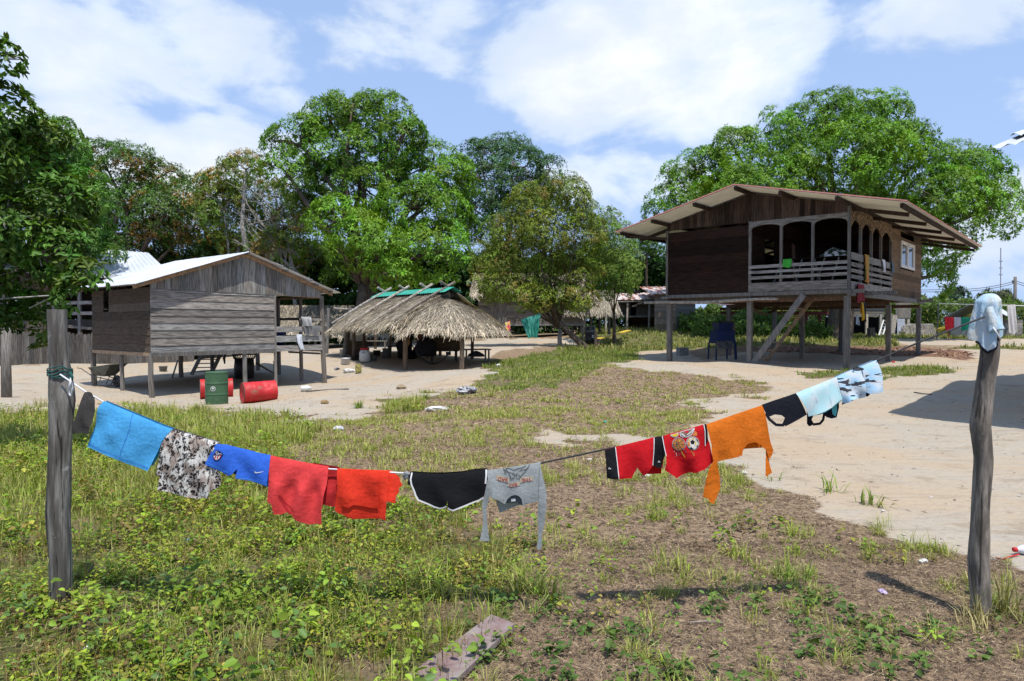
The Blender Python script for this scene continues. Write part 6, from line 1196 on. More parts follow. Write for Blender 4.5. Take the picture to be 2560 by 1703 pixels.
# 4 royal blue football shorts
g = Cloth('shorts', 'royal blue football shorts with a striped crest on one leg', 'shorts', Z8([(190, -10), (370, 5), (560, 55), (800, 110), (1000, 165), (1190, 200), (1185, 400), (1165, 600), (1160, 752), (1000, 715), (820, 665), (580, 615), (590, 520), (598, 440), (560, 480), (500, 545), (430, 570), (300, 510), (150, 430), (0, 358), (40, 250), (95, 150), (150, 40)]), cm['royal_blue_fabric'], .026, .13, 4, .008, back=.0)
g.mesh('back_leg', [onplane(*q) for q in Z8([(600, 200), (1185, 260), (1160, 828), (1050, 805), (900, 755), (740, 700), (590, 630)])], cm['royal_blue_fabric'], .012, -1, .006); g.mesh('back_leg', [onplane(*q) for q in Z8([(100, 150), (600, 250), (600, 470), (560, 560), (520, 600), (440, 570), (20, 360)])], cm['deep_blue_fabric'], .012, -1, .006)
g.stroke('hem_seam', Z8([(20, 320), (160, 390), (300, 455), (440, 515)]), cm['sky_blue_fabric'], .0018); g.stroke('hem_seam', Z8([(590, 590), (820, 640), (1000, 688), (1165, 725)]), cm['sky_blue_fabric'], .0018)
wt, nv, rd = cm['white_trim'], clothmat('crest_navy', (.012, .02, .10)), clothmat('crest_red', (.60, .015, .03))
cr_ = [(205, 95), (270, 112), (335, 165), (322, 195), (285, 250), (225, 292), (165, 280), (150, 235), (138, 200), (170, 150)]
g.decal('crest_border', Z8(cr_), nv, .003); cx_, cy_ = 235, 198
inn_ = [((x - cx_) * .84 + cx_, (y - cy_) * .84 + cy_) for x, y in cr_]; g.decal('crest_field', Z8([inn_[3], inn_[4], inn_[5], inn_[6], inn_[7], inn_[8]]), wt, .0045)
for k in range(3):
    x = 172 + k * 48; g.decal('crest_stripe', Z8([(x + 20, 198 - k * 3), (x + 42, 194 - k * 3), (x + 16, 262 - k * 10), (x - 4, 268 - k * 2)]), rd, .0058)
for a in (((190, 140), (215, 150), (225, 175), (205, 185)), ((240, 130), (250, 160), (238, 185)), ((255, 165), (290, 160), (310, 170)), ((200, 125), (225, 118))): g.stroke('crest_drawing', Z8(list(a)), wt, .003, .0062)
g.decal('swoosh', Z8([(935, 470), (922, 500), (930, 518), (960, 518), (1020, 508), (1108, 482), (1020, 492), (960, 498), (940, 492)]), wt, .0035, .004)
# 5 coral red dress, 6 scarlet shirt
g = Cloth('dress', 'large coral red dress with a torn lower hem on the line', 'dress', Z5([(58, 182), (160, 205), (300, 232), (420, 254), (520, 270), (518, 340), (516, 410), (505, 460), (495, 540), (482, 600), (479, 660), (478, 722), (430, 716), (370, 727), (330, 708), (270, 680), (245, 650), (200, 630), (150, 645), (105, 640), (95, 600), (84, 555), (62, 552), (45, 540), (52, 430), (56, 300)]), cm['coral_red_fabric'], .03, .10, 5, .006, back=0)
g.mesh('back_layer', [onplane(*q) for q in Z5([(380, 250), (520, 270), (594, 284), (590, 400), (584, 500), (575, 600), (540, 602), (505, 588), (380, 560)])], cm['dull_red_fabric'], .014, -1, .004)
g.stroke('tear', Z5([(148, 490), (165, 530), (180, 580), (205, 620), (230, 640)]), cm['dull_red_fabric'], .014, .002); g.stroke('fold_edge', Z5([(150, 490), (190, 560), (250, 610)]), cm['dull_red_fabric'], .005, .003)
g = Cloth('shirt', 'scarlet shirt with a rumpled sleeve right of the coral red dress', 'shirt', Z5([(590, 284), (700, 290), (820, 296), (920, 300), (1006, 304), (1003, 400), (998, 480), (992, 580), (988, 682), (965, 672), (940, 668), (880, 680), (800, 684), (720, 668), (640, 640), (600, 630), (578, 610), (588, 520), (598, 420), (594, 340)]), cm['scarlet_fabric'], .032, .13, 6, .008, back=0)
g.mesh('sleeve', [onplane(*q) for q in Z5([(995, 304), (1030, 318), (1082, 358), (1088, 385), (1108, 420), (1078, 440), (1082, 470), (1060, 500), (1054, 556), (1020, 545), (985, 535)])], cm['scarlet_fabric'], .008, 1, -.018)
g.mesh('inner_hem', [onplane(*q) for q in Z5([(650, 300), (920, 305), (930, 590), (860, 595), (790, 570), (740, 556), (700, 580), (645, 565)])], cm['scarlet_fabric'], .011, 1, .012); g.stroke('hem_seam', Z5([(600, 612), (700, 645), (800, 664), (900, 660), (985, 655)]), cm['dull_red_fabric'], .002, .003)
# 7 black running shorts
Z10 = lambda p: [(1000 + x * .20787, 1150 + y * .20787) for x, y in p]
g = Cloth('shorts', 'black running shorts with white piping in the middle of the line', 'shorts', Z10([(118, 148), (160, 140), (300, 152), (500, 158), (640, 150), (760, 140), (860, 118), (950, 108), (1048, 104), (1062, 180), (1058, 260), (1040, 340), (1018, 430), (960, 470), (860, 500), (760, 530), (700, 555), (660, 575), (615, 570), (590, 548), (582, 470), (572, 530), (540, 555), (490, 572), (420, 555), (330, 505), (235, 455), (200, 410), (170, 350), (140, 290), (102, 280)]), cm['black_fabric'], .03, .15, 7, .008, back=.9)
g.stroke('piping', Z10([(150, 146), (140, 220), (152, 280), (185, 350), (205, 405), (235, 458), (330, 503), (420, 548), (490, 566), (540, 550), (572, 530)]), wt, .0085, .003); g.stroke('piping', Z10([(590, 550), (620, 568), (660, 572), (700, 556), (760, 535), (860, 503), (960, 470), (1012, 434)]), wt, .0085, .003); g.stroke('piping', Z10([(1040, 108), (1042, 180), (1034, 270)]), wt, .009, .003)
mb = MB(7); kp = [P3(*onplane(u, v), .02) for u, v in ((1012, 1182), (1020, 1179), (1022, 1188), (1012, 1196), (1010, 1188), (1020, 1182), (1026, 1184))]; mb.tube(kp, .009, 8); tag(mb.build('rag_knot', cm['grey_melange'], None, True, kp[0]), 'small grey rag knotted on the line left of the black shorts', 'rag')
# 8 grey sweatshirt, hung upside down
g = Cloth('sweatshirt', 'grey long sleeved shirt hung upside down with red lettering', 'shirt', Z9([(68, 128), (150, 118), (300, 96), (430, 76), (565, 50), (566, 130), (558, 230), (550, 330), (545, 404), (480, 425), (420, 440), (405, 452), (400, 420), (380, 370), (340, 350), (300, 358), (260, 385), (235, 430), (215, 422), (180, 395), (130, 385), (92, 355), (92, 300), (80, 220)]), cm['grey_melange'], .022, .10, 8, .010, back=0)
g.mesh('back_layer', [onplane(*q) for q in Z9([(120, 200), (545, 180), (545, 408), (420, 452), (300, 492), (178, 542), (165, 480), (135, 380)])], cm['grey_melange'], .014, -1, .004); g.mesh('neck_inside', [onplane(*q) for q in Z9([(235, 430), (260, 385), (300, 360), (340, 352), (380, 372), (402, 450), (345, 425), (290, 428)])], cm['dark_grey_fabric'], .008, 1, -.012)
g.stroke('collar', Z9([(228, 428), (250, 380), (290, 348), (330, 335), (370, 345), (400, 380), (412, 450)]), cm['grey_melange'], .013, .004); g.decal('neck_label', Z9([(290, 388), (332, 382), (334, 408), (294, 414)]), wt, -.006)
g.mesh('sleeve', [onplane(*q) for q in Z9([(78, 200), (95, 350), (80, 420), (66, 480), (72, 600), (84, 700), (95, 772), (40, 772), (5, 766), (20, 690), (35, 600), (28, 500), (22, 440), (48, 340), (66, 250)])], cm['grey_melange'], .009, 1, .004); g.mesh('sleeve', [onplane(*q) for q in Z9([(556, 60), (580, 150), (610, 270), (625, 365), (618, 385), (622, 450), (608, 520), (600, 620), (575, 720), (582, 800), (568, 838), (545, 850), (528, 830), (540, 760), (542, 660), (538, 540), (545, 400), (552, 250)])], cm['grey_melange'], .009, 1, .008)
rib = clothmat('faded_banner', (.44, .37, .28)); rt = clothmat('faded_red_print', (.36, .035, .04)); dp = clothmat('print_grey', (.10, .105, .11))
g.decal('banner', Z9([(155, 165), (190, 172), (275, 196), (270, 240), (160, 212)]), rib, .003); g.decal('banner', Z9([(262, 250), (340, 230), (372, 225), (375, 262), (290, 278), (255, 268)]), rib, .003); g.decal('banner', Z9([(372, 196), (440, 180), (495, 176), (496, 216), (440, 222), (380, 240)]), rib, .003)
for a in (((215, 105), (230, 130), (260, 140), (300, 150), (330, 180), (318, 200), (300, 185)), ((465, 72), (440, 110), (420, 140), (395, 165), (370, 195), (340, 200)), ((240, 105), (280, 110), (320, 125), (350, 110), (400, 100), (430, 84)), ((225, 120), (250, 118), (270, 150), (290, 195), (318, 208)), ((310, 150), (332, 170), (352, 150), (340, 190)), ((370, 130), (390, 120), (420, 118), (455, 100)), ((290, 175), (280, 200), (300, 215)), ((360, 165), (385, 190), (365, 205)), ((245, 130), (228, 150), (250, 160))): g.stroke('print_line', Z9(list(a)), dp, .0035, .003)
def cloth_text(g, txt, c, size, ang, m):
    c = Vector(onplane(*c)); ca, sa = math.cos(ang), math.sin(ang); letters(txt, size, m, 'lettering', lambda x, y: g.surf(c.x + x * ca - y * sa, c.y + x * sa + y * ca, 1, .0055), g.front)
cloth_text(g, 'BAD', Z9([(216, 204)])[0], .030, PI - .16, rt); cloth_text(g, 'BIG', Z9([(313, 256)])[0], .030, PI + .16, rt); cloth_text(g, 'THE', Z9([(434, 208)])[0], .030, PI + .14, rt)
# 9 red basketball shorts and 10 red jersey
bk_ = cm['black_fabric']
g = Cloth('shorts', 'shiny red shorts with black side panels left of the red jersey', 'shorts', Z6([(150, 775), (228, 755), (330, 730), (430, 706), (512, 684), (580, 672), (590, 740), (592, 800), (580, 850), (572, 905), (540, 910), (497, 884), (460, 935), (430, 958), (405, 930), (386, 900), (366, 940), (346, 980), (250, 978), (164, 978), (158, 880)]), cm['crimson_fabric'], .036, .12, 9, .008, back=.0)
g.mesh('back_leg', [onplane(*q) for q in Z6([(400, 720), (590, 690), (575, 960), (525, 962), (470, 960), (400, 900)])], cm['crimson_fabric'], .012, -1, .004)
g.decal('side_panel', Z6([(150, 775), (227, 755), (236, 860), (245, 977), (164, 978), (158, 880)]), bk_, .003); g.decal('side_panel', Z6([(515, 683), (580, 672), (590, 740), (592, 800), (575, 850), (565, 905), (535, 905), (498, 884), (508, 790)]), bk_, .003)
g.stroke('white_piping', Z6([(229, 756), (238, 860), (246, 976)]), wt, .004, .005); g.stroke('white_piping', Z6([(512, 685), (505, 790), (496, 882)]), wt, .004, .005)
for q in ((182, 905), (545, 860)): g.stroke('small_mark', Z6([(q[0] - 8, q[1] + 4), (q[0], q[1] - 8), (q[0] + 3, q[1] + 4), (q[0] + 10, q[1] - 2)]), wt, .004, .006)
g = Cloth('jersey', 'shiny red jersey printed with a basketball and a football', 'shirt', Z6([(573, 675), (640, 655), (720, 634), (800, 612), (886, 588), (898, 640), (905, 700), (915, 722), (925, 790), (946, 858), (905, 888), (868, 912), (838, 918), (808, 936), (770, 935), (725, 955), (672, 976), (630, 945), (578, 910), (590, 860), (592, 800), (584, 730)]), cm['crimson_fabric'], .036, .12, 10, .008, back=.0)
g.mesh('back_layer', [onplane(*q) for q in Z6([(600, 680), (890, 600), (930, 850), (830, 900), (700, 930), (620, 900)])], cm['dull_red_fabric'], .014, -1, .004)
g.decal('shoulder_panel', Z7([(880, 0), (925, -8), (940, 130), (945, 300), (915, 345), (892, 390), (888, 200)]), bk_, .003); g.stroke('white_piping', Z7([(878, 0), (892, 130), (893, 260), (893, 390)]), wt, .004, .005); g.stroke('white_piping', Z7([(103, 215), (130, 420), (160, 570)]), wt, .004, .005)
ob = clothmat('ball_orange', (.56, .19, .05)); yb_ = clothmat('print_yellow', (.68, .48, .03)); lg = clothmat('ring_grey', (.48, .47, .46)); off_w = clothmat('ball_cream', (.60, .56, .50))
def zz7(c, r): return (Z7([c])[0], r * .13389)
for c, r, base in (((403, 362), 122, ob), ((660, 336), 122, off_w)):
    q, rr = zz7(c, r); g.disc('ball_ring', q, rr, lg, .003); g.disc('ball_rim', q, rr * .93, dp, .0042); g.disc('ball', q, rr * .86, base, .0054)
cb = (403, 362); L7 = lambda *p: Z7([(cb[0] + x, cb[1] + y) for x, y in p])
for a in (((-20, -102), (-40, -50), (-38, 20), (-20, 70), (10, 100)), ((-100, 10), (-40, -5), (30, 0), (104, -10)), ((-75, -70), (-35, -20), (30, -40), (70, -80)), ((-95, 55), (-40, 30), (20, 40), (60, 85))): g.stroke('ball_seam', L7(*a), dp, .0028, .0066)
for a in ((20, -60, 14, 30), (30, 5, 12, 22), (-60, -45, 12, 26), (-10, 45, 14, 20)): g.decal('ball_flame', L7((a[0], a[1] - a[3]), (a[0] + a[2], a[1]), (a[0], a[1] + a[3]), (a[0] - a[2], a[1])), yb_, .0062)
cb = (660, 336)
def pent(x, y, r, rot): return L7(*[(x + r * math.cos(rot + i * 2 * PI / 5), y + r * math.sin(rot + i * 2 * PI / 5)) for i in range(5)])
g.decal('ball_patch', pent(-10, -20, 42, -1.57), bk_, .0066); g.decal('ball_patch', L7((60, -90), (90, -45), (100, -10), (75, -40)), bk_, .0066); g.decal('ball_patch', L7((65, 50), (90, 25), (85, 70), (60, 85)), bk_, .0066); g.decal('ball_patch', L7((-80, 75), (-30, 70), (0, 100), (-40, 108)), bk_, .0066); g.decal('ball_patch', L7((-98, -30), (-60, -10), (-62, 55), (-100, 40)), ob, .0064)
for a in ((-70, -50, 16, 34), (5, -82, 18, 22), (48, 0, 12, 46)): g.decal('ball_flame', L7((a[0], a[1] - a[3]), (a[0] + a[2], a[1]), (a[0], a[1] + a[3]), (a[0] - a[2], a[1])), yb_, .0064)
for a in (((-35, 15), (-50, 50), (-25, 68)), ((15, 15), (30, 50), (0, 95)), ((30, -30), (60, -60))): g.stroke('ball_seam', L7(*a), lg, .0022, .0068)
g.decal('top_ring', Z7([(250, 205), (300, 235), (350, 240), (395, 215), (412, 150), (390, 148), (330, 172), (260, 190)]), lg, .003); g.decal('top_ball', Z7([(275, 195), (310, 222), (350, 222), (385, 200), (394, 160), (330, 178)]), yb_, .0046)
g.decal('top_ring', Z7([(425, 140), (430, 210), (480, 240), (560, 235), (640, 195), (690, 130), (712, 62), (600, 90), (500, 118)]), lg, .003); g.decal('top_ball', Z7([(445, 145), (455, 200), (490, 222), (560, 212), (625, 175), (670, 118), (690, 78), (600, 102), (500, 130)]), clothmat('print_brown', (.22, .15, .11)), .0046)
g.decal('top_patch', Z7([(505, 130), (560, 112), (590, 130), (550, 160)]), rd, .006); g.stroke('top_line', Z7([(460, 165), (520, 220)]), wt, .006, .006); g.stroke('top_line', Z7([(560, 190), (640, 130), (690, 80)]), wt, .004, .006); g.decal('flame_patch', Z7([(715, 115), (745, 150), (740, 205), (690, 205), (650, 200), (690, 150)]), ob, .003)
for a, mm in ((((360, 520), (370, 590)), lg), (((400, 500), (415, 580)), dp), (((450, 490), (510, 600)), yb_), (((500, 450), (530, 510)), dp), (((320, 490), (330, 510)), lg), (((610, 465), (668, 565), (665, 500)), ob), (((440, 520), (480, 570)), dp)): g.stroke('print_drip', Z7(list(a)), mm, .003, .003)
# 11 orange top
g = Cloth('top', 'bright orange long sleeved top hung upside down', 'top', Z6([(893, 590), (1000, 553), (1100, 518), (1200, 484), (1305, 449), (1318, 500), (1330, 560), (1345, 640), (1362, 720), (1381, 775), (1372, 810), (1352, 842), (1338, 800), (1325, 768), (1290, 722), (1240, 700), (1190, 712), (1150, 750), (1140, 790), (1130, 818), (1100, 826), (1040, 840), (966, 858), (950, 810), (935, 760), (918, 700), (905, 640)]), cm['orange_fabric'], .026, .09, 11, .010, back=0)
g.mesh('back_layer', [onplane(*q) for q in Z6([(950, 600), (1300, 480), (1335, 770), (1250, 772), (1190, 778), (1150, 815), (960, 850)])], cm['orange_fabric'], .014, -1, .004)
g.mesh('sleeve', [onplane(*q) for q in Z6([(925, 700), (960, 720), (970, 800), (966, 870), (985, 960), (990, 1050), (965, 1105), (936, 1160), (905, 1145), (895, 1120), (857, 1110), (868, 1040), (885, 960), (905, 890), (935, 850), (922, 780)])], cm['orange_fabric'], .010, 1, .012); g.mesh('sleeve', [onplane(*q) for q in Z6([(1325, 680), (1362, 720), (1378, 780), (1350, 835), (1358, 890), (1373, 940), (1345, 956), (1320, 970), (1322, 900), (1328, 800)])], cm['orange_fabric'], .009, 1, -.008)
g.stroke('collar', Z6([(1138, 812), (1150, 760), (1185, 718), (1240, 704), (1290, 728), (1322, 765)]), cm['orange_fabric'], .011, .005)
# 12 black vest, 13 tie-dye, 14-15 camo, black swimsuit
g = Cloth('vest', 'black vest with looped straps between the orange top and the pale tie-dye shirt', 'vest', Z6([(1303, 446), (1400, 412), (1480, 386), (1556, 360), (1580, 410), (1600, 455), (1626, 516), (1560, 552), (1500, 582), (1464, 598), (1448, 575), (1470, 545), (1440, 520), (1390, 515), (1355, 530), (1330, 510), (1315, 480)]), cm['navy_black_fabric'], .024, .14, 12, .008, back=0)
g.stroke('strap', Z6([(1325, 505), (1350, 550), (1395, 588), (1445, 590), (1462, 560), (1480, 520)]), cm['navy_black_fabric'], .016, .004)
g = Cloth('swimsuit', 'black strappy swimsuit hanging behind the pale tie-dye shirt', 'swimsuit', Z6([(1640, 345), (1850, 262), (1882, 400), (1886, 470), (1870, 545), (1830, 552), (1790, 540), (1770, 520), (1735, 500), (1700, 512), (1680, 560), (1700, 592), (1665, 610), (1648, 590), (1645, 520)]), cm['navy_black_fabric'], .012, .14, 13, -.035, back=0)
g.stroke('strap', Z6([(1690, 595), (1740, 588), (1765, 560), (1775, 515)]), cm['navy_black_fabric'], .014, .0); g.decal('teal_lining', Z6([(1825, 440), (1866, 420), (1870, 500), (1860, 536), (1838, 520)]), cm['teal_fabric'], .003)
g = Cloth('shirt', 'pale aqua tie-dye shirt left of the camouflage shorts', 'shirt', Z6([(1553, 362), (1620, 332), (1700, 302), (1780, 270), (1852, 240), (1862, 300), (1874, 360), (1882, 402), (1840, 430), (1800, 462), (1750, 490), (1700, 512), (1640, 530), (1622, 480), (1600, 440), (1578, 400)]), cm['tie_dye_fabric'], .024, .10, 14, .010, back=0)
g.mesh('teal_underside', [onplane(*q) for q in Z6([(1690, 440), (1878, 370), (1884, 412), (1830, 452), (1770, 490), (1720, 515), (1650, 528)])], cm['teal_fabric'], .010, 1, -.010)
g = Cloth('shorts', 'pale blue camouflage shorts with ruffled folds', 'shorts', Z6([(1850, 241), (1910, 214), (1970, 188), (2032, 164), (2040, 230), (2046, 310), (2048, 388), (2010, 400), (1965, 398), (1925, 425), (1884, 446), (1880, 380), (1866, 320)]), cm['camo_fabric'], .038, .075, 15, .006, back=.9)
g = Cloth('shorts', 'pale blue camouflage shorts nearest the right post', 'shorts', Z6([(2030, 163), (2085, 140), (2140, 117), (2160, 180), (2173, 235), (2172, 350), (2120, 356), (2075, 362), (2048, 350), (2042, 280)]), cm['camo_fabric'], .022, .11, 16, .014, back=.98)
g.mesh('dark_gusset', [onplane(*q) for q in Z6([(2030, 190), (2050, 200), (2062, 340), (2080, 368), (2064, 386), (2048, 372), (2036, 280)])], cm['black_fabric'], .008, 1, -.012)
# 16 shirt over the right post
sx, sy = pr_[-1].x + .0, pr_[-1].y
def shirt_pt(q, f):                                                  # q angle round the post, f 0 crown .. 1 hem
    top = W(2474, 734, DR).z; hemv = [(0, 818), (.9, 840), (1.5, 845), (2.2, 842), (2.9, 846), (3.6, 858), (4.15, 880), (4.7, 868), (5.2, 850), (5.7, 836), (6.2832, 818)]
    hz = W(2474, float(np.interp(q % (2 * PI), [a for a, _ in hemv], [b for _, b in hemv])), DR).z; z = top + (hz - top) * (f ** 1.5)
    r = .070 * min(1, (f * 3.3)) ** .5 * (.86 + .14 * f); r *= 1 + (.16 * math.sin(4 * q + 1 + f * 2) + .11 * math.sin(7 * q + 2 - f * 2) + .05 * math.sin(12 * q + 5 * f)) * min(1, f * 1.6) + .16 * f * (math.cos(q - 3.5) > 0) * math.cos(q - 3.5)
    return Vector((sx - .004 + r * math.cos(q) * .93 - .018 * f, sy + r * math.sin(q), z))
so = thing('shirt', 'pale blue tie-dye shirt pulled over the top of the right post', 'shirt', (sx, sy, pr_[-1].z)); mb = MB(720); NQ = 64
mb.grid([[shirt_pt(2 * PI * i / NQ, max(j / 30, .004)) for i in range(NQ + 1)] for j in range(31)])
shm = mat('pale_tie_dye', (.40, .55, .68), (.60, .60, .56), 7, (1.5, 1.5, .7), .95, .40, .62, .0, .05, trans=.12, dirt=((.20, .46, .60), 9, .56, .68), wrinkle=.35); mb.build('body', shm, so, True)
mb = MB(721); mb.tube([shirt_pt(q, 1.) + Vector((0, 0, -.002)) for q in np.linspace(3.3, 5.4, 20)], .007, 6); mb.build('dark_trim', cm['navy_black_fabric'], so, True)
mb = MB(722); sa_, sb_ = W(2474, 768, DR - .05), W(2493, 826, DR - .085); rows = []
sdv = (sb_ - sa_).normalized(); su_ = sdv.cross(Vector((0, 1, 0))).normalized(); sv_ = sdv.cross(su_)
for j in range(11):
    f = j / 10; rows.append([sa_.lerp(sb_, f) + (su_ * math.cos(q) * (.022 + .020 * f ** .7) + sv_ * math.sin(q) * (.018 + .010 * f)) * (1 + .10 * math.sin(3 * q + 4 * f)) for q in np.linspace(0, 2 * PI, 26)])
mb.grid(rows); mb.build('sleeve', shm, so, True)
mb = MB(723); mb.tube([W(2482, 818, DR - .1), W(2492, 832, DR - .11), W(2502, 850, DR - .11)], .004, 6); mb.build('pull_cord', M['whiterope'], so, True)

# ================================================================== grass, weeds and litter (nobody could count them)
def zmask(x, y, key, soft=1.): return zone(x, y, key, None, soft)
def sample(n, d0, d1, u0, u1, r, power=1.):                         # even over the ground between two depths
    f = r.random(n); d = np.sqrt(d0 ** 2 + (d1 ** 2 - d0 ** 2) * f) if power == 1 else d0 * (d1 / d0) ** f
    u = r.uniform(u0, u1, n); return (u - CX) / FPX * d, d
def clump(x, y, f=1.1, s=0.): return .5 + .5 * wob(x, y, f, s) * .7 + .3 * wob(x, y, f * 2.7, s + 1) * .5
class Stuff:
    def __init__(s): s.V = []; s.F = []; s.C = []; s.n = 0
    def add(s, V, F, C): s.V.append(V); s.F.append(F + s.n); s.C.append(C); s.n += len(V)
    def build(s, name, label, cat, m):
        return tag(link(name, np_mesh(name, np.concatenate(s.V), np.concatenate(s.F), np.clip(np.concatenate(s.C), .003, 1)), m), label, cat, kind='stuff')
def blades(x, y, k, h, wd, r, col, col2, mix=.5, spread=.05, lean=.8, z=None):
    """tufts of k blades at x, y; h is the blade length of each tuft"""
    n = len(x); z = hgt(x, y) if z is None else z; T = n * k; i = np.repeat(np.arange(n), k); a = r.uniform(0, 2 * PI, T); sp = r.random(T) ** .7 * spread * (h[i] / h.mean())
    o = np.stack([np.cos(a), np.sin(a), 0 * a], 1); B = np.stack([x[i], y[i], z[i] - .01], 1) + o * sp[:, None]; hh = h[i] * r.uniform(.5, 1.25, T); ln = r.uniform(.1, 1., T) * lean
    a2 = a + r.normal(0, .6, T); o2 = np.stack([np.cos(a2), np.sin(a2), 0 * a], 1); side = np.stack([-np.sin(a2), np.cos(a2), 0 * a], 1); up = np.array([0, 0, 1.])
    M1 = B + (up * np.cos(ln * .5)[:, None] + o2 * np.sin(ln * .5)[:, None]) * (hh * .55)[:, None]; T1 = M1 + (up * np.cos(ln * 1.5)[:, None] + o2 * np.sin(ln * 1.5)[:, None]) * (hh * .5)[:, None]; w_ = (wd * r.uniform(.6, 1.3, T))[:, None]
    V = np.stack([B - side * w_ * .8, B + side * w_ * .8, M1 + side * w_, M1 - side * w_, T1 + side * w_ * .15, T1 - side * w_ * .15], 1).reshape(-1, 3)
    b = np.arange(T)[:, None] * 6; F = np.concatenate([b + np.array([[0, 1, 2, 3]]), b + np.array([[3, 2, 4, 5]])], 0)
    m_ = (np.clip(mix + r.normal(0, .16, n), 0, 1)[i] + r.normal(0, .22, T)).clip(0, 1)[:, None]; C = (np.array(col) * (1 - m_) + np.array(col2) * m_) * r.uniform(.65, 1.3, (T, 1)); return V, F, np.repeat(C, 6, 0)
def weeds(x, y, h, nl, leaf, r, cols, z=None):
    """leafy plants: a stem with nl oval leaves"""
    n = len(x); z = hgt(x, y) if z is None else z; T = n * nl; i = np.repeat(np.arange(n), nl); f = (np.tile(np.arange(nl), n) + r.random(T)) / nl; ax = r.normal(0, .28, (n, 2)); a = r.uniform(0, 2 * PI, T)
    P = np.stack([x[i] + ax[i, 0] * h[i] * f, y[i] + ax[i, 1] * h[i] * f, z[i] + h[i] * f], 1); rad = (1.15 - f) * h[i] * .42; P += np.stack([np.cos(a) * rad, np.sin(a) * rad, 0 * a], 1)
    D = np.stack([np.cos(a), np.sin(a), r.uniform(-.5, .5, T)], 1); N = np.stack([r.normal(0, .4, T), r.normal(0, .4, T), np.ones(T)], 1); L = leaf[i] * r.uniform(.55, 1.3, T)
    V, F, q = leaf_geo(P, D, N, L, L * r.uniform(.24, .40, T), True); pc = np.array(cols)[r.integers(0, len(cols), n)] * r.uniform(.7, 1.3, (n, 1)); C = pc[i] * r.uniform(.72, 1.25, (T, 1)); return (V, F, np.repeat(C, q, 0)), (P, x[i], y[i], z[i])
r = np.random.default_rng(77)
GRN, YGR, STR, DRY = (.15, .27, .03), (.27, .36, .040), (.50, .42, .20), (.26, .19, .11)
wc = [(.22, .32, .024), (.29, .36, .030), (.17, .28, .03), (.12, .22, .03), (.33, .32, .045), (.23, .16, .05), (.26, .33, .03), (.20, .31, .028), (.28, .22, .07)]
S = Stuff()
for n, d0, d1, h0, h1, nl, l0, l1 in ((6800, 2.3, 5.2, .03, .17, 16, .016, .034), (9500, 5.0, 9.0, .06, .20, 11, .03, .052), (6500, 8.5, 14.5, .08, .24, 8, .045, .07)):
    x, y = sample(n, d0, d1, -900, 2400, r); g = zmask(x, y, 'green', 1.6); dens = clump(x, y, 1.5, 2); k = (g & (r.random(n) < .35 + .9 * dens)) | (~zmask(x, y, 'sand', 1.2) & (r.random(n) < .035 + .10 * (dens > .72)) & (y < 6))
    k &= (clump(x, y, 2.4, 13) + .12 * r.normal(size=n) > .40) & ~((x > 2.0) & (x < 2.62) & (y > 3.75) & (y < 4.75)); bq = (np.abs(x - (-.28 + (y - 3.5) * .17)) < .2) & (y > 3.0) & (y < 3.95); k &= ~bq; x, y = x[k], y[k]; h = r.uniform(h0, h1, len(x)) * (.6 + .8 * clump(x, y, .9, 5)); h = np.where((np.abs(x - on(150, 3.8).x) < .3) & (y > 2.9) & (y < 4.1), h * .35, h); S.add(*weeds(x, y, h, nl, r.uniform(l0, l1, len(x)), r, wc)[0])
x, y = sample(420, 2.2, 4.3, -300, 1500, r); k = zmask(x, y, 'green', 1.5) & (clump(x, y, 1.9, 11) > .5); x, y = x[k], y[k]; S.add(*weeds(x, y, r.uniform(.08, .26, len(x)), 9, r.uniform(.035, .062, len(x)), r, [(.18, .29, .03), (.26, .36, .04), (.12, .21, .05)])[0])
x, y = sample(420, 2.3, 4.2, 1150, 2700, r); k = (clump(x, y, 1.6, 9) > .58) & ~((x > 2.0) & (x < 2.62) & (y > 3.75) & (y < 4.75)); x, y = x[k], y[k]; S.add(*weeds(x, y, r.uniform(.04, .12, len(x)), 10, r.uniform(.03, .05, len(x)), r, [(.09, .17, .03), (.13, .21, .04)])[0])
x, y = on(150, 4.0).x + r.normal(0, .16, 60), 3.92 + r.normal(0, .1, 60); S.add(*weeds(x, y, r.uniform(.04, .12, 60), 12, r.uniform(.02, .04, 60), r, wc)[0])
S.build('weeds', 'low bright green broad leaved weeds over the left foreground', 'weeds', M['leaf'])
S = Stuff()
# sparse tufts on the dry litter, dense near grass on the left, tall fringe, mound and far meadow
for n, d0, d1, k, h0, h1, wd, sp, mixv, th in ((2400, 2.3, 7.5, 34, .05, .15, .0021, .05, .32, .64), (5200, 7, 13, 16, .06, .14, .0038, .08, .42, .50), (6500, 12, 23, 12, .06, .13, .007, .11, .45, .46)):
    x, y = sample(n, d0, d1, 250, 2750, r); z = ~zmask(x, y, 'sand', 1.3) & ~zmask(x, y, 'brown'); q = z & (clump(x, y, 1.3, 4) + .25 * r.normal(size=n) > th) & ~((x > 2.0) & (x < 2.62) & (y > 3.75) & (y < 4.75)); x, y = x[q], y[q]
    S.add(*blades(x, y, k, r.uniform(h0, h1, len(x)), wd, r, YGR, STR, mixv, sp, 1.55))
for n, d0, d1, k, h0, h1, wd, mixv in ((2200, 2.4, 6, 9, .07, .2, .002, .32), (7000, 6, 10, 9, .08, .22, .0030, .36), (10000, 9.5, 15.5, 9, .12, .28, .0048, .42)):
    x, y = sample(n, d0, d1, -900, 1500, r); q = zmask(x, y, 'green', 1.3) & (r.random(n) < .35 + .8 * clump(x, y, 1.0, 7)); x, y = x[q], y[q]; h = r.uniform(h0, h1, len(x)); h = np.where((np.abs(x - on(150, 3.8).x) < .3) & (y > 2.9) & (y < 4.1), h * .35, h); S.add(*blades(x, y, k, h, wd, r, YGR, STR, mixv, .05, .9))
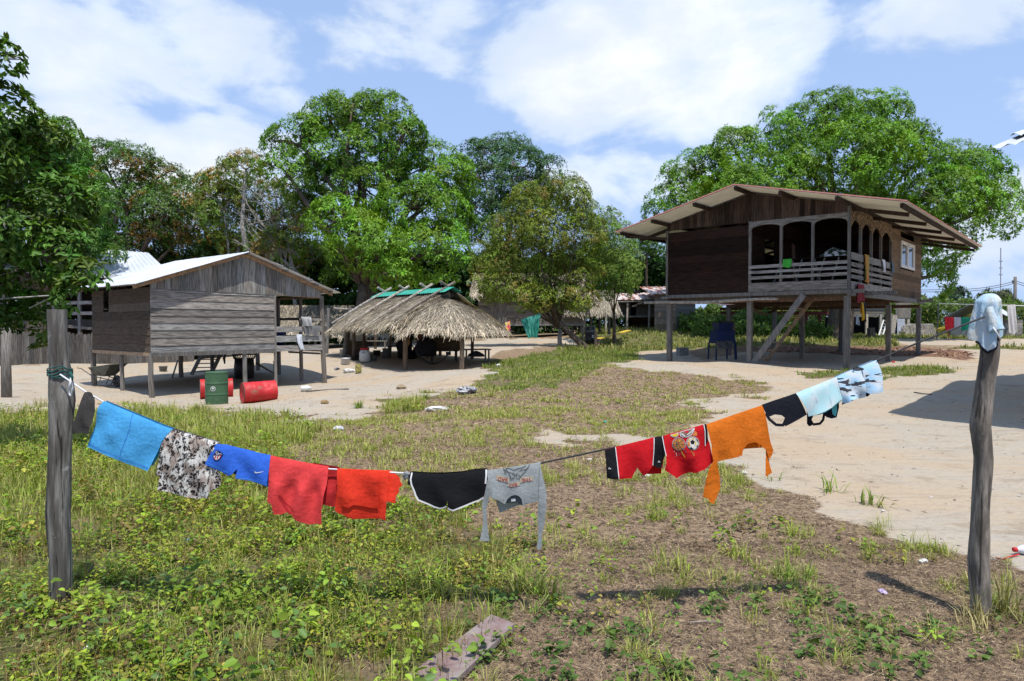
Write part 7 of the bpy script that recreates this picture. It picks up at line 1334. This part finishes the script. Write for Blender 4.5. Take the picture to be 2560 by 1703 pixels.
for n, d0, d1, k, h0, h1, wd, c1, mixv in ((15000, 16, 34, 9, .07, .19, .010, (.17, .26, .03), .22), (15000, 33, 62, 7, .12, .34, .022, (.16, .22, .035), .35)):
    x, y = sample(n, d0, d1, 600, 3400, r); q = zmask(x, y, 'green', .8) & (clump(x, y, .7, 3) + .3 * r.normal(size=n) > .32); x, y = x[q], y[q]; S.add(*blades(x, y, k, r.uniform(h0, h1, len(x)) * (.6 + .7 * clump(x, y, .5, 8)), wd, r, c1, STR, mixv, .12, .9))
for n, d0, d1 in ((2600, 2.6, 8.5),):
    x, y = sample(n, d0, d1, -900, 1300, r); q = zmask(x, y, 'green', 1.3) & (clump(x, y, 1.2, 15) > .55); x, y = x[q], y[q]; S.add(*blades(x, y, 6, r.uniform(.08, .24, len(x)), .0016, r, (.24, .12, .05), (.30, .22, .10), .4, .06, .8))
# tall tufts: sand edge, foot of the posts, single clumps
for u, v, n, h, wd, c1 in ((2085, 1232, 22, .22, .006, GRN), (2170, 1262, 20, .20, .007, GRN), (1935, 1200, 10, .14, .006, GRN), (1745, 1190, 12, .2, .005, GRN), (1310, 1480, 90, .24, .004, (.19, .27, .03)), (1240, 1430, 60, .2, .0035, (.2, .26, .04)), (1380, 1490, 60, .20, .004, (.12, .2, .03)), (1700, 1430, 70, .16, .003, YGR), (1960, 1450, 90, .14, .0032, GRN), (1640, 1300, 50, .11, .003, YGR),
        (1990, 1340, 80, .13, .003, YGR), (1850, 1400, 60, .14, .003, YGR), (2440, 1555, 50, .22, .003, (.2, .18, .08)), (2500, 1540, 50, .26, .004, (.15, .18, .05)), (2460, 1580, 40, .18, .0025, STR), (1090, 1500, 60, .2, .0035, YGR), (900, 1020, 60, .22, .006, GRN), (1000, 1012, 60, .2, .006, GRN), (1060, 1000, 50, .18, .006, GRN)):
    c = G(u, v); k = 6; x, y = c.x + r.normal(0, .05, k), c.y + r.normal(0, .05, k); S.add(*blades(x, y, n // k + 1, np.full(k, h), wd, r, c1, STR, .22, .05, 1.5))
x, y = sample(900, 2.3, 5, -300, 1500, r); q = zmask(x, y, 'green'); x, y = x[q][:130], y[q][:130]; S.add(*blades(x, y, 1, r.uniform(.25, .5, len(x)), .0018, r, (.17, .16, .05), (.28, .16, .08), .5, .01, .5))
S.build('grass', 'yellow green grass tufts and dry blades across the yard', 'grass', M['blade'])
S = Stuff()
def flats(n, d0, d1, u0, u1, l0, l1, w0, w1, cols, keep, tilt=.25, lift=.012):
    x, y = sample(n, d0, d1, u0, u1, r); q = keep(x, y); x, y = x[q], y[q]; n = len(x); a = r.uniform(0, 2 * PI, n); P = np.stack([x, y, hgt(x, y) + r.uniform(.002, lift, n)], 1)
    D = np.stack([np.cos(a), np.sin(a), r.normal(0, tilt, n)], 1); N = np.stack([r.normal(0, .35, n), r.normal(0, .35, n), np.ones(n)], 1); C = np.array(cols)[r.integers(0, len(cols), n)] * r.uniform(.6, 1.35, (n, 1))
    V, F, k = leaf_geo(P, D, N, r.uniform(l0, l1, n), r.uniform(w0, w1, n)); S.add(V, F, np.repeat(C, k, 0))
ns = lambda x, y: ~zmask(x, y, 'sand', 1.3) & (r.random(len(x)) < np.where(zmask(x, y, 'green'), .3, 1))
lc = [(.19, .13, .085), (.28, .195, .12), (.11, .072, .05), (.36, .28, .17), (.20, .15, .115), (.08, .055, .042), (.44, .35, .22), (.15, .10, .08)]
flats(150000, 2.2, 5.2, -200, 2800, .015, .07, .0007, .0022, lc, ns, .3, .02); flats(3500, 2.2, 5.2, -200, 2800, .015, .035, .003, .008, lc, ns, .3, .02)
flats(80000, 5, 10, 200, 2800, .03, .09, .0014, .0045, lc, ns, .3, .02); flats(30000, 10, 21, 400, 2300, .05, .13, .005, .012, lc, ns, .3, .02)
flats(9000, 24, 42, 1200, 2700, .10, .22, .02, .05, [(.26, .14, .09), (.34, .20, .13), (.18, .10, .07), (.42, .29, .2)], lambda x, y: zmask(x, y, 'brown', .6), .3, .05)
sandk = lambda x, y: zmask(x, y, 'sand', .6)
flats(5000, 4, 30, -200, 2900, .03, .12, .003, .008, lc, lambda x, y: sandk(x, y) & (clump(x, y, .8, 3) > .5), .1, .01); flats(2200, 4, 26, -200, 2900, .02, .05, .01, .02, [(.3, .22, .15), (.5, .48, .44), (.2, .14, .1)], sandk, .2, .01)
S.build('litter', 'dry twigs and dead leaves scattered over the ground', 'litter', M['litter'])

# ================================================================== rubbish and small things on the ground
def crumple(name, label, cat, c, sx, sy, sz, m, seed, ang=0.):
    r_ = np.random.default_rng(seed); mb = MB(seed); N, K = 14, 9; ca, sa = math.cos(ang), math.sin(ang); rows = []
    for j in range(K + 1):
        t_ = PI * j / K; row = []
        for i in range(N): q = 2 * PI * i / N; b = 1 + r_.uniform(-.22, .22); x, y, z = math.cos(q) * math.sin(t_) * sx * b, math.sin(q) * math.sin(t_) * sy * b, (math.cos(t_) * b + .75) * sz; row.append(Vector((c.x + x * ca - y * sa, c.y + x * sa + y * ca, c.z + max(z, -.01))))
        rows.append(row + row[:1])
    mb.grid(rows); return tag(mb.build(name, m, None, False, c), label, cat)
wp_ = flat('white_wrapper', (.66, .65, .62)); gb = mat('grey_bag', (.40, .40, .42), (.06, .06, .07), 9, (1, 2, 1), .5, .45, .55, .3, .4)
crumple('rag_bundle', 'grey and black crumpled bag lying on the sand before the thatched hut', 'bag', G(1168, 985), .24, .12, .10, gb, 1, .2)
crumple('food_sack', 'flat white torn wrapper lying on the dry grass in the middle of the yard', 'wrapper', G(1093, 1027), .24, .06, .05, wp_, 2, .05)
crumple('plastic_bag', 'clear crumpled plastic bag on the grass left of the white wrapper', 'bag', G(846, 1078), .085, .06, .045, flat('clear_bag', (.52, .52, .54), .4), 3)
mb = MB(1); a, b = G(1210, 939), G(1245, 936); mb.beam(a + Vector((0, 0, .04)), b + Vector((0, 0, .05)), .07, .02); tag(mb.build('white_board', M['white'], None, False, a), 'short white board lying on the grass mound', 'board')
bd = thing('board', 'faded dark red plank lying in the weeds at the bottom of the photo', 'plank', G(1160, 1620)); mb = MB(2)
cs = [G(1229, 1556), G(1287, 1580), G(1118, 1745), G(1020, 1712)]; cs = [Vector((p.x, p.y, p.z + .045)) for p in cs]; mb.prism(cs, (0, 0, -.03)); mb.build('plank', mat('faded_red_paint', (.21, .14, .135), (.27, .23, .22), 9, (1, 1, 1), .9, .40, .70, .4, .2), bd)
def bottle(name, label, c, d, L, m, cap):
    o = thing(name, label, 'bottle', c); d = Vector(d).normalized(); c = c + Vector((0, 0, .035)); mb = MB(3); mb.lathe(c, d, [(0, 0), (.030, 0), (.034, .02), (.034, L * .35), (.031, L * .42), (.034, L * .5), (.034, L * .68), (.022, L * .84), (.013, L * .92), (.013, L)], 18); mb.build('body', m, o, True)
    mb = MB(4); mb.lathe(c + d * (L - .012), d, [(.0, 0), (.017, 0), (.017, .022), (0, .022)], 14); mb.build('cap', cap, o, True)
bm = flat('clear_plastic', (.60, .60, .64), .2); p = G(2602, 1386)
bottle('bottle', 'clear plastic bottle with red cap lying at the right edge', p, (-1, -.12, .03), .21, bm, M['red'])
bar('red_ribbon', 'thin red ribbon on the ground below the plastic bottle', 'ribbon', [G(2490, 1398, .01), G(2505, 1404, .012), G(2522, 1400, .02), G(2535, 1394, .012), G(2548, 1393, .02)], .006, M['red'], 5)
crumple('wrapper', 'small lilac scrap on the litter left of the right post', 'wrapper', G(2207, 1483), .018, .035, .012, flat('lilac', (.62, .50, .72)), 5)
crumple('wrapper', 'blue crumpled wrapper among the weeds', 'wrapper', G(475, 1358), .045, .02, .02, flat('wrapper_blue', (.10, .25, .55)), 6, .3)
crumple('fruit', 'small yellow fruit lying in the weeds below the blue football shorts', 'fruit', G(617, 1276, .1), .014, .014, .012, M['yellow'], 7)
crumple('cup', 'pale grey cup lid in the weeds at the lower left', 'cup', G(221, 1634, .02), .022, .02, .01, wp_, 8)
crumple('wrapper', 'white scrap near the right post on the litter', 'wrapper', G(2308, 1408), .03, .02, .016, wp_, 9)
crumple('wrapper', 'white scrap on the path left of the red shorts', 'wrapper', G(1475, 1152), .03, .02, .016, wp_, 10)
crumple('wrapper', 'white scrap on the dry grass below the red shorts', 'wrapper', G(1620, 1193), .035, .02, .016, wp_, 11)
crumple('wrapper', 'white scrap at the sand edge below the orange sleeve', 'wrapper', G(1860, 1185), .035, .02, .016, wp_, 12)
crumple('wrapper', 'turquoise scrap on the dry grass in the middle distance', 'wrapper', G(1514, 1057), .03, .02, .02, flat('turquoise', (.05, .45, .42)), 13)
crumple('wrapper', 'white scrap heap at the foot of the hut mound', 'wrapper', G(873, 932), .22, .1, .09, wp_, 14)
crumple('wrapper', 'pale scrap just left of the scrap heap by the hut', 'wrapper', G(842, 925), .1, .07, .06, gb, 15)
crumple('leaf_bundle', 'upright bundle of dry yellow leaves on the lip of the hut mound', 'bundle', G(896, 934), .12, .1, .2, mat('yellow_leaves', (.34, .30, .10), (.18, .16, .06), 9), 16)
crumple('wrapper', 'white scrap at the far side of the grass mound', 'wrapper', G(1247, 916), .09, .07, .05, wp_, 17)
crumple('stone', 'brown stone on the sand right of the grey house', 'stone', G(1003, 973), .14, .09, .07, mat('brown_stone', (.33, .25, .16)), 18)
crumple('stone', 'small brown stone on the sand below the fallen stick', 'stone', G(812, 1010), .09, .05, .05, mat('brown_stone2', (.30, .2, .1)), 19)
crumple('toy', 'small red and white object on the sand under the dark house', 'toy', G(2234, 907), .05, .04, .04, M['red'], 20)
bar('twig', 'pale thin twig lying on the litter at lower right', 'twig', [G(1722, 1562, .012), G(1765, 1560, .014), G(1808, 1562, .01)], .005, M['log'], 5)
bar('twig', 'dark forked twig on the sand left of the big shadow', 'twig', [G(2285, 982, .01), G(2310, 987, .02), G(2330, 988, .02)], .012, M['rope'], 5)
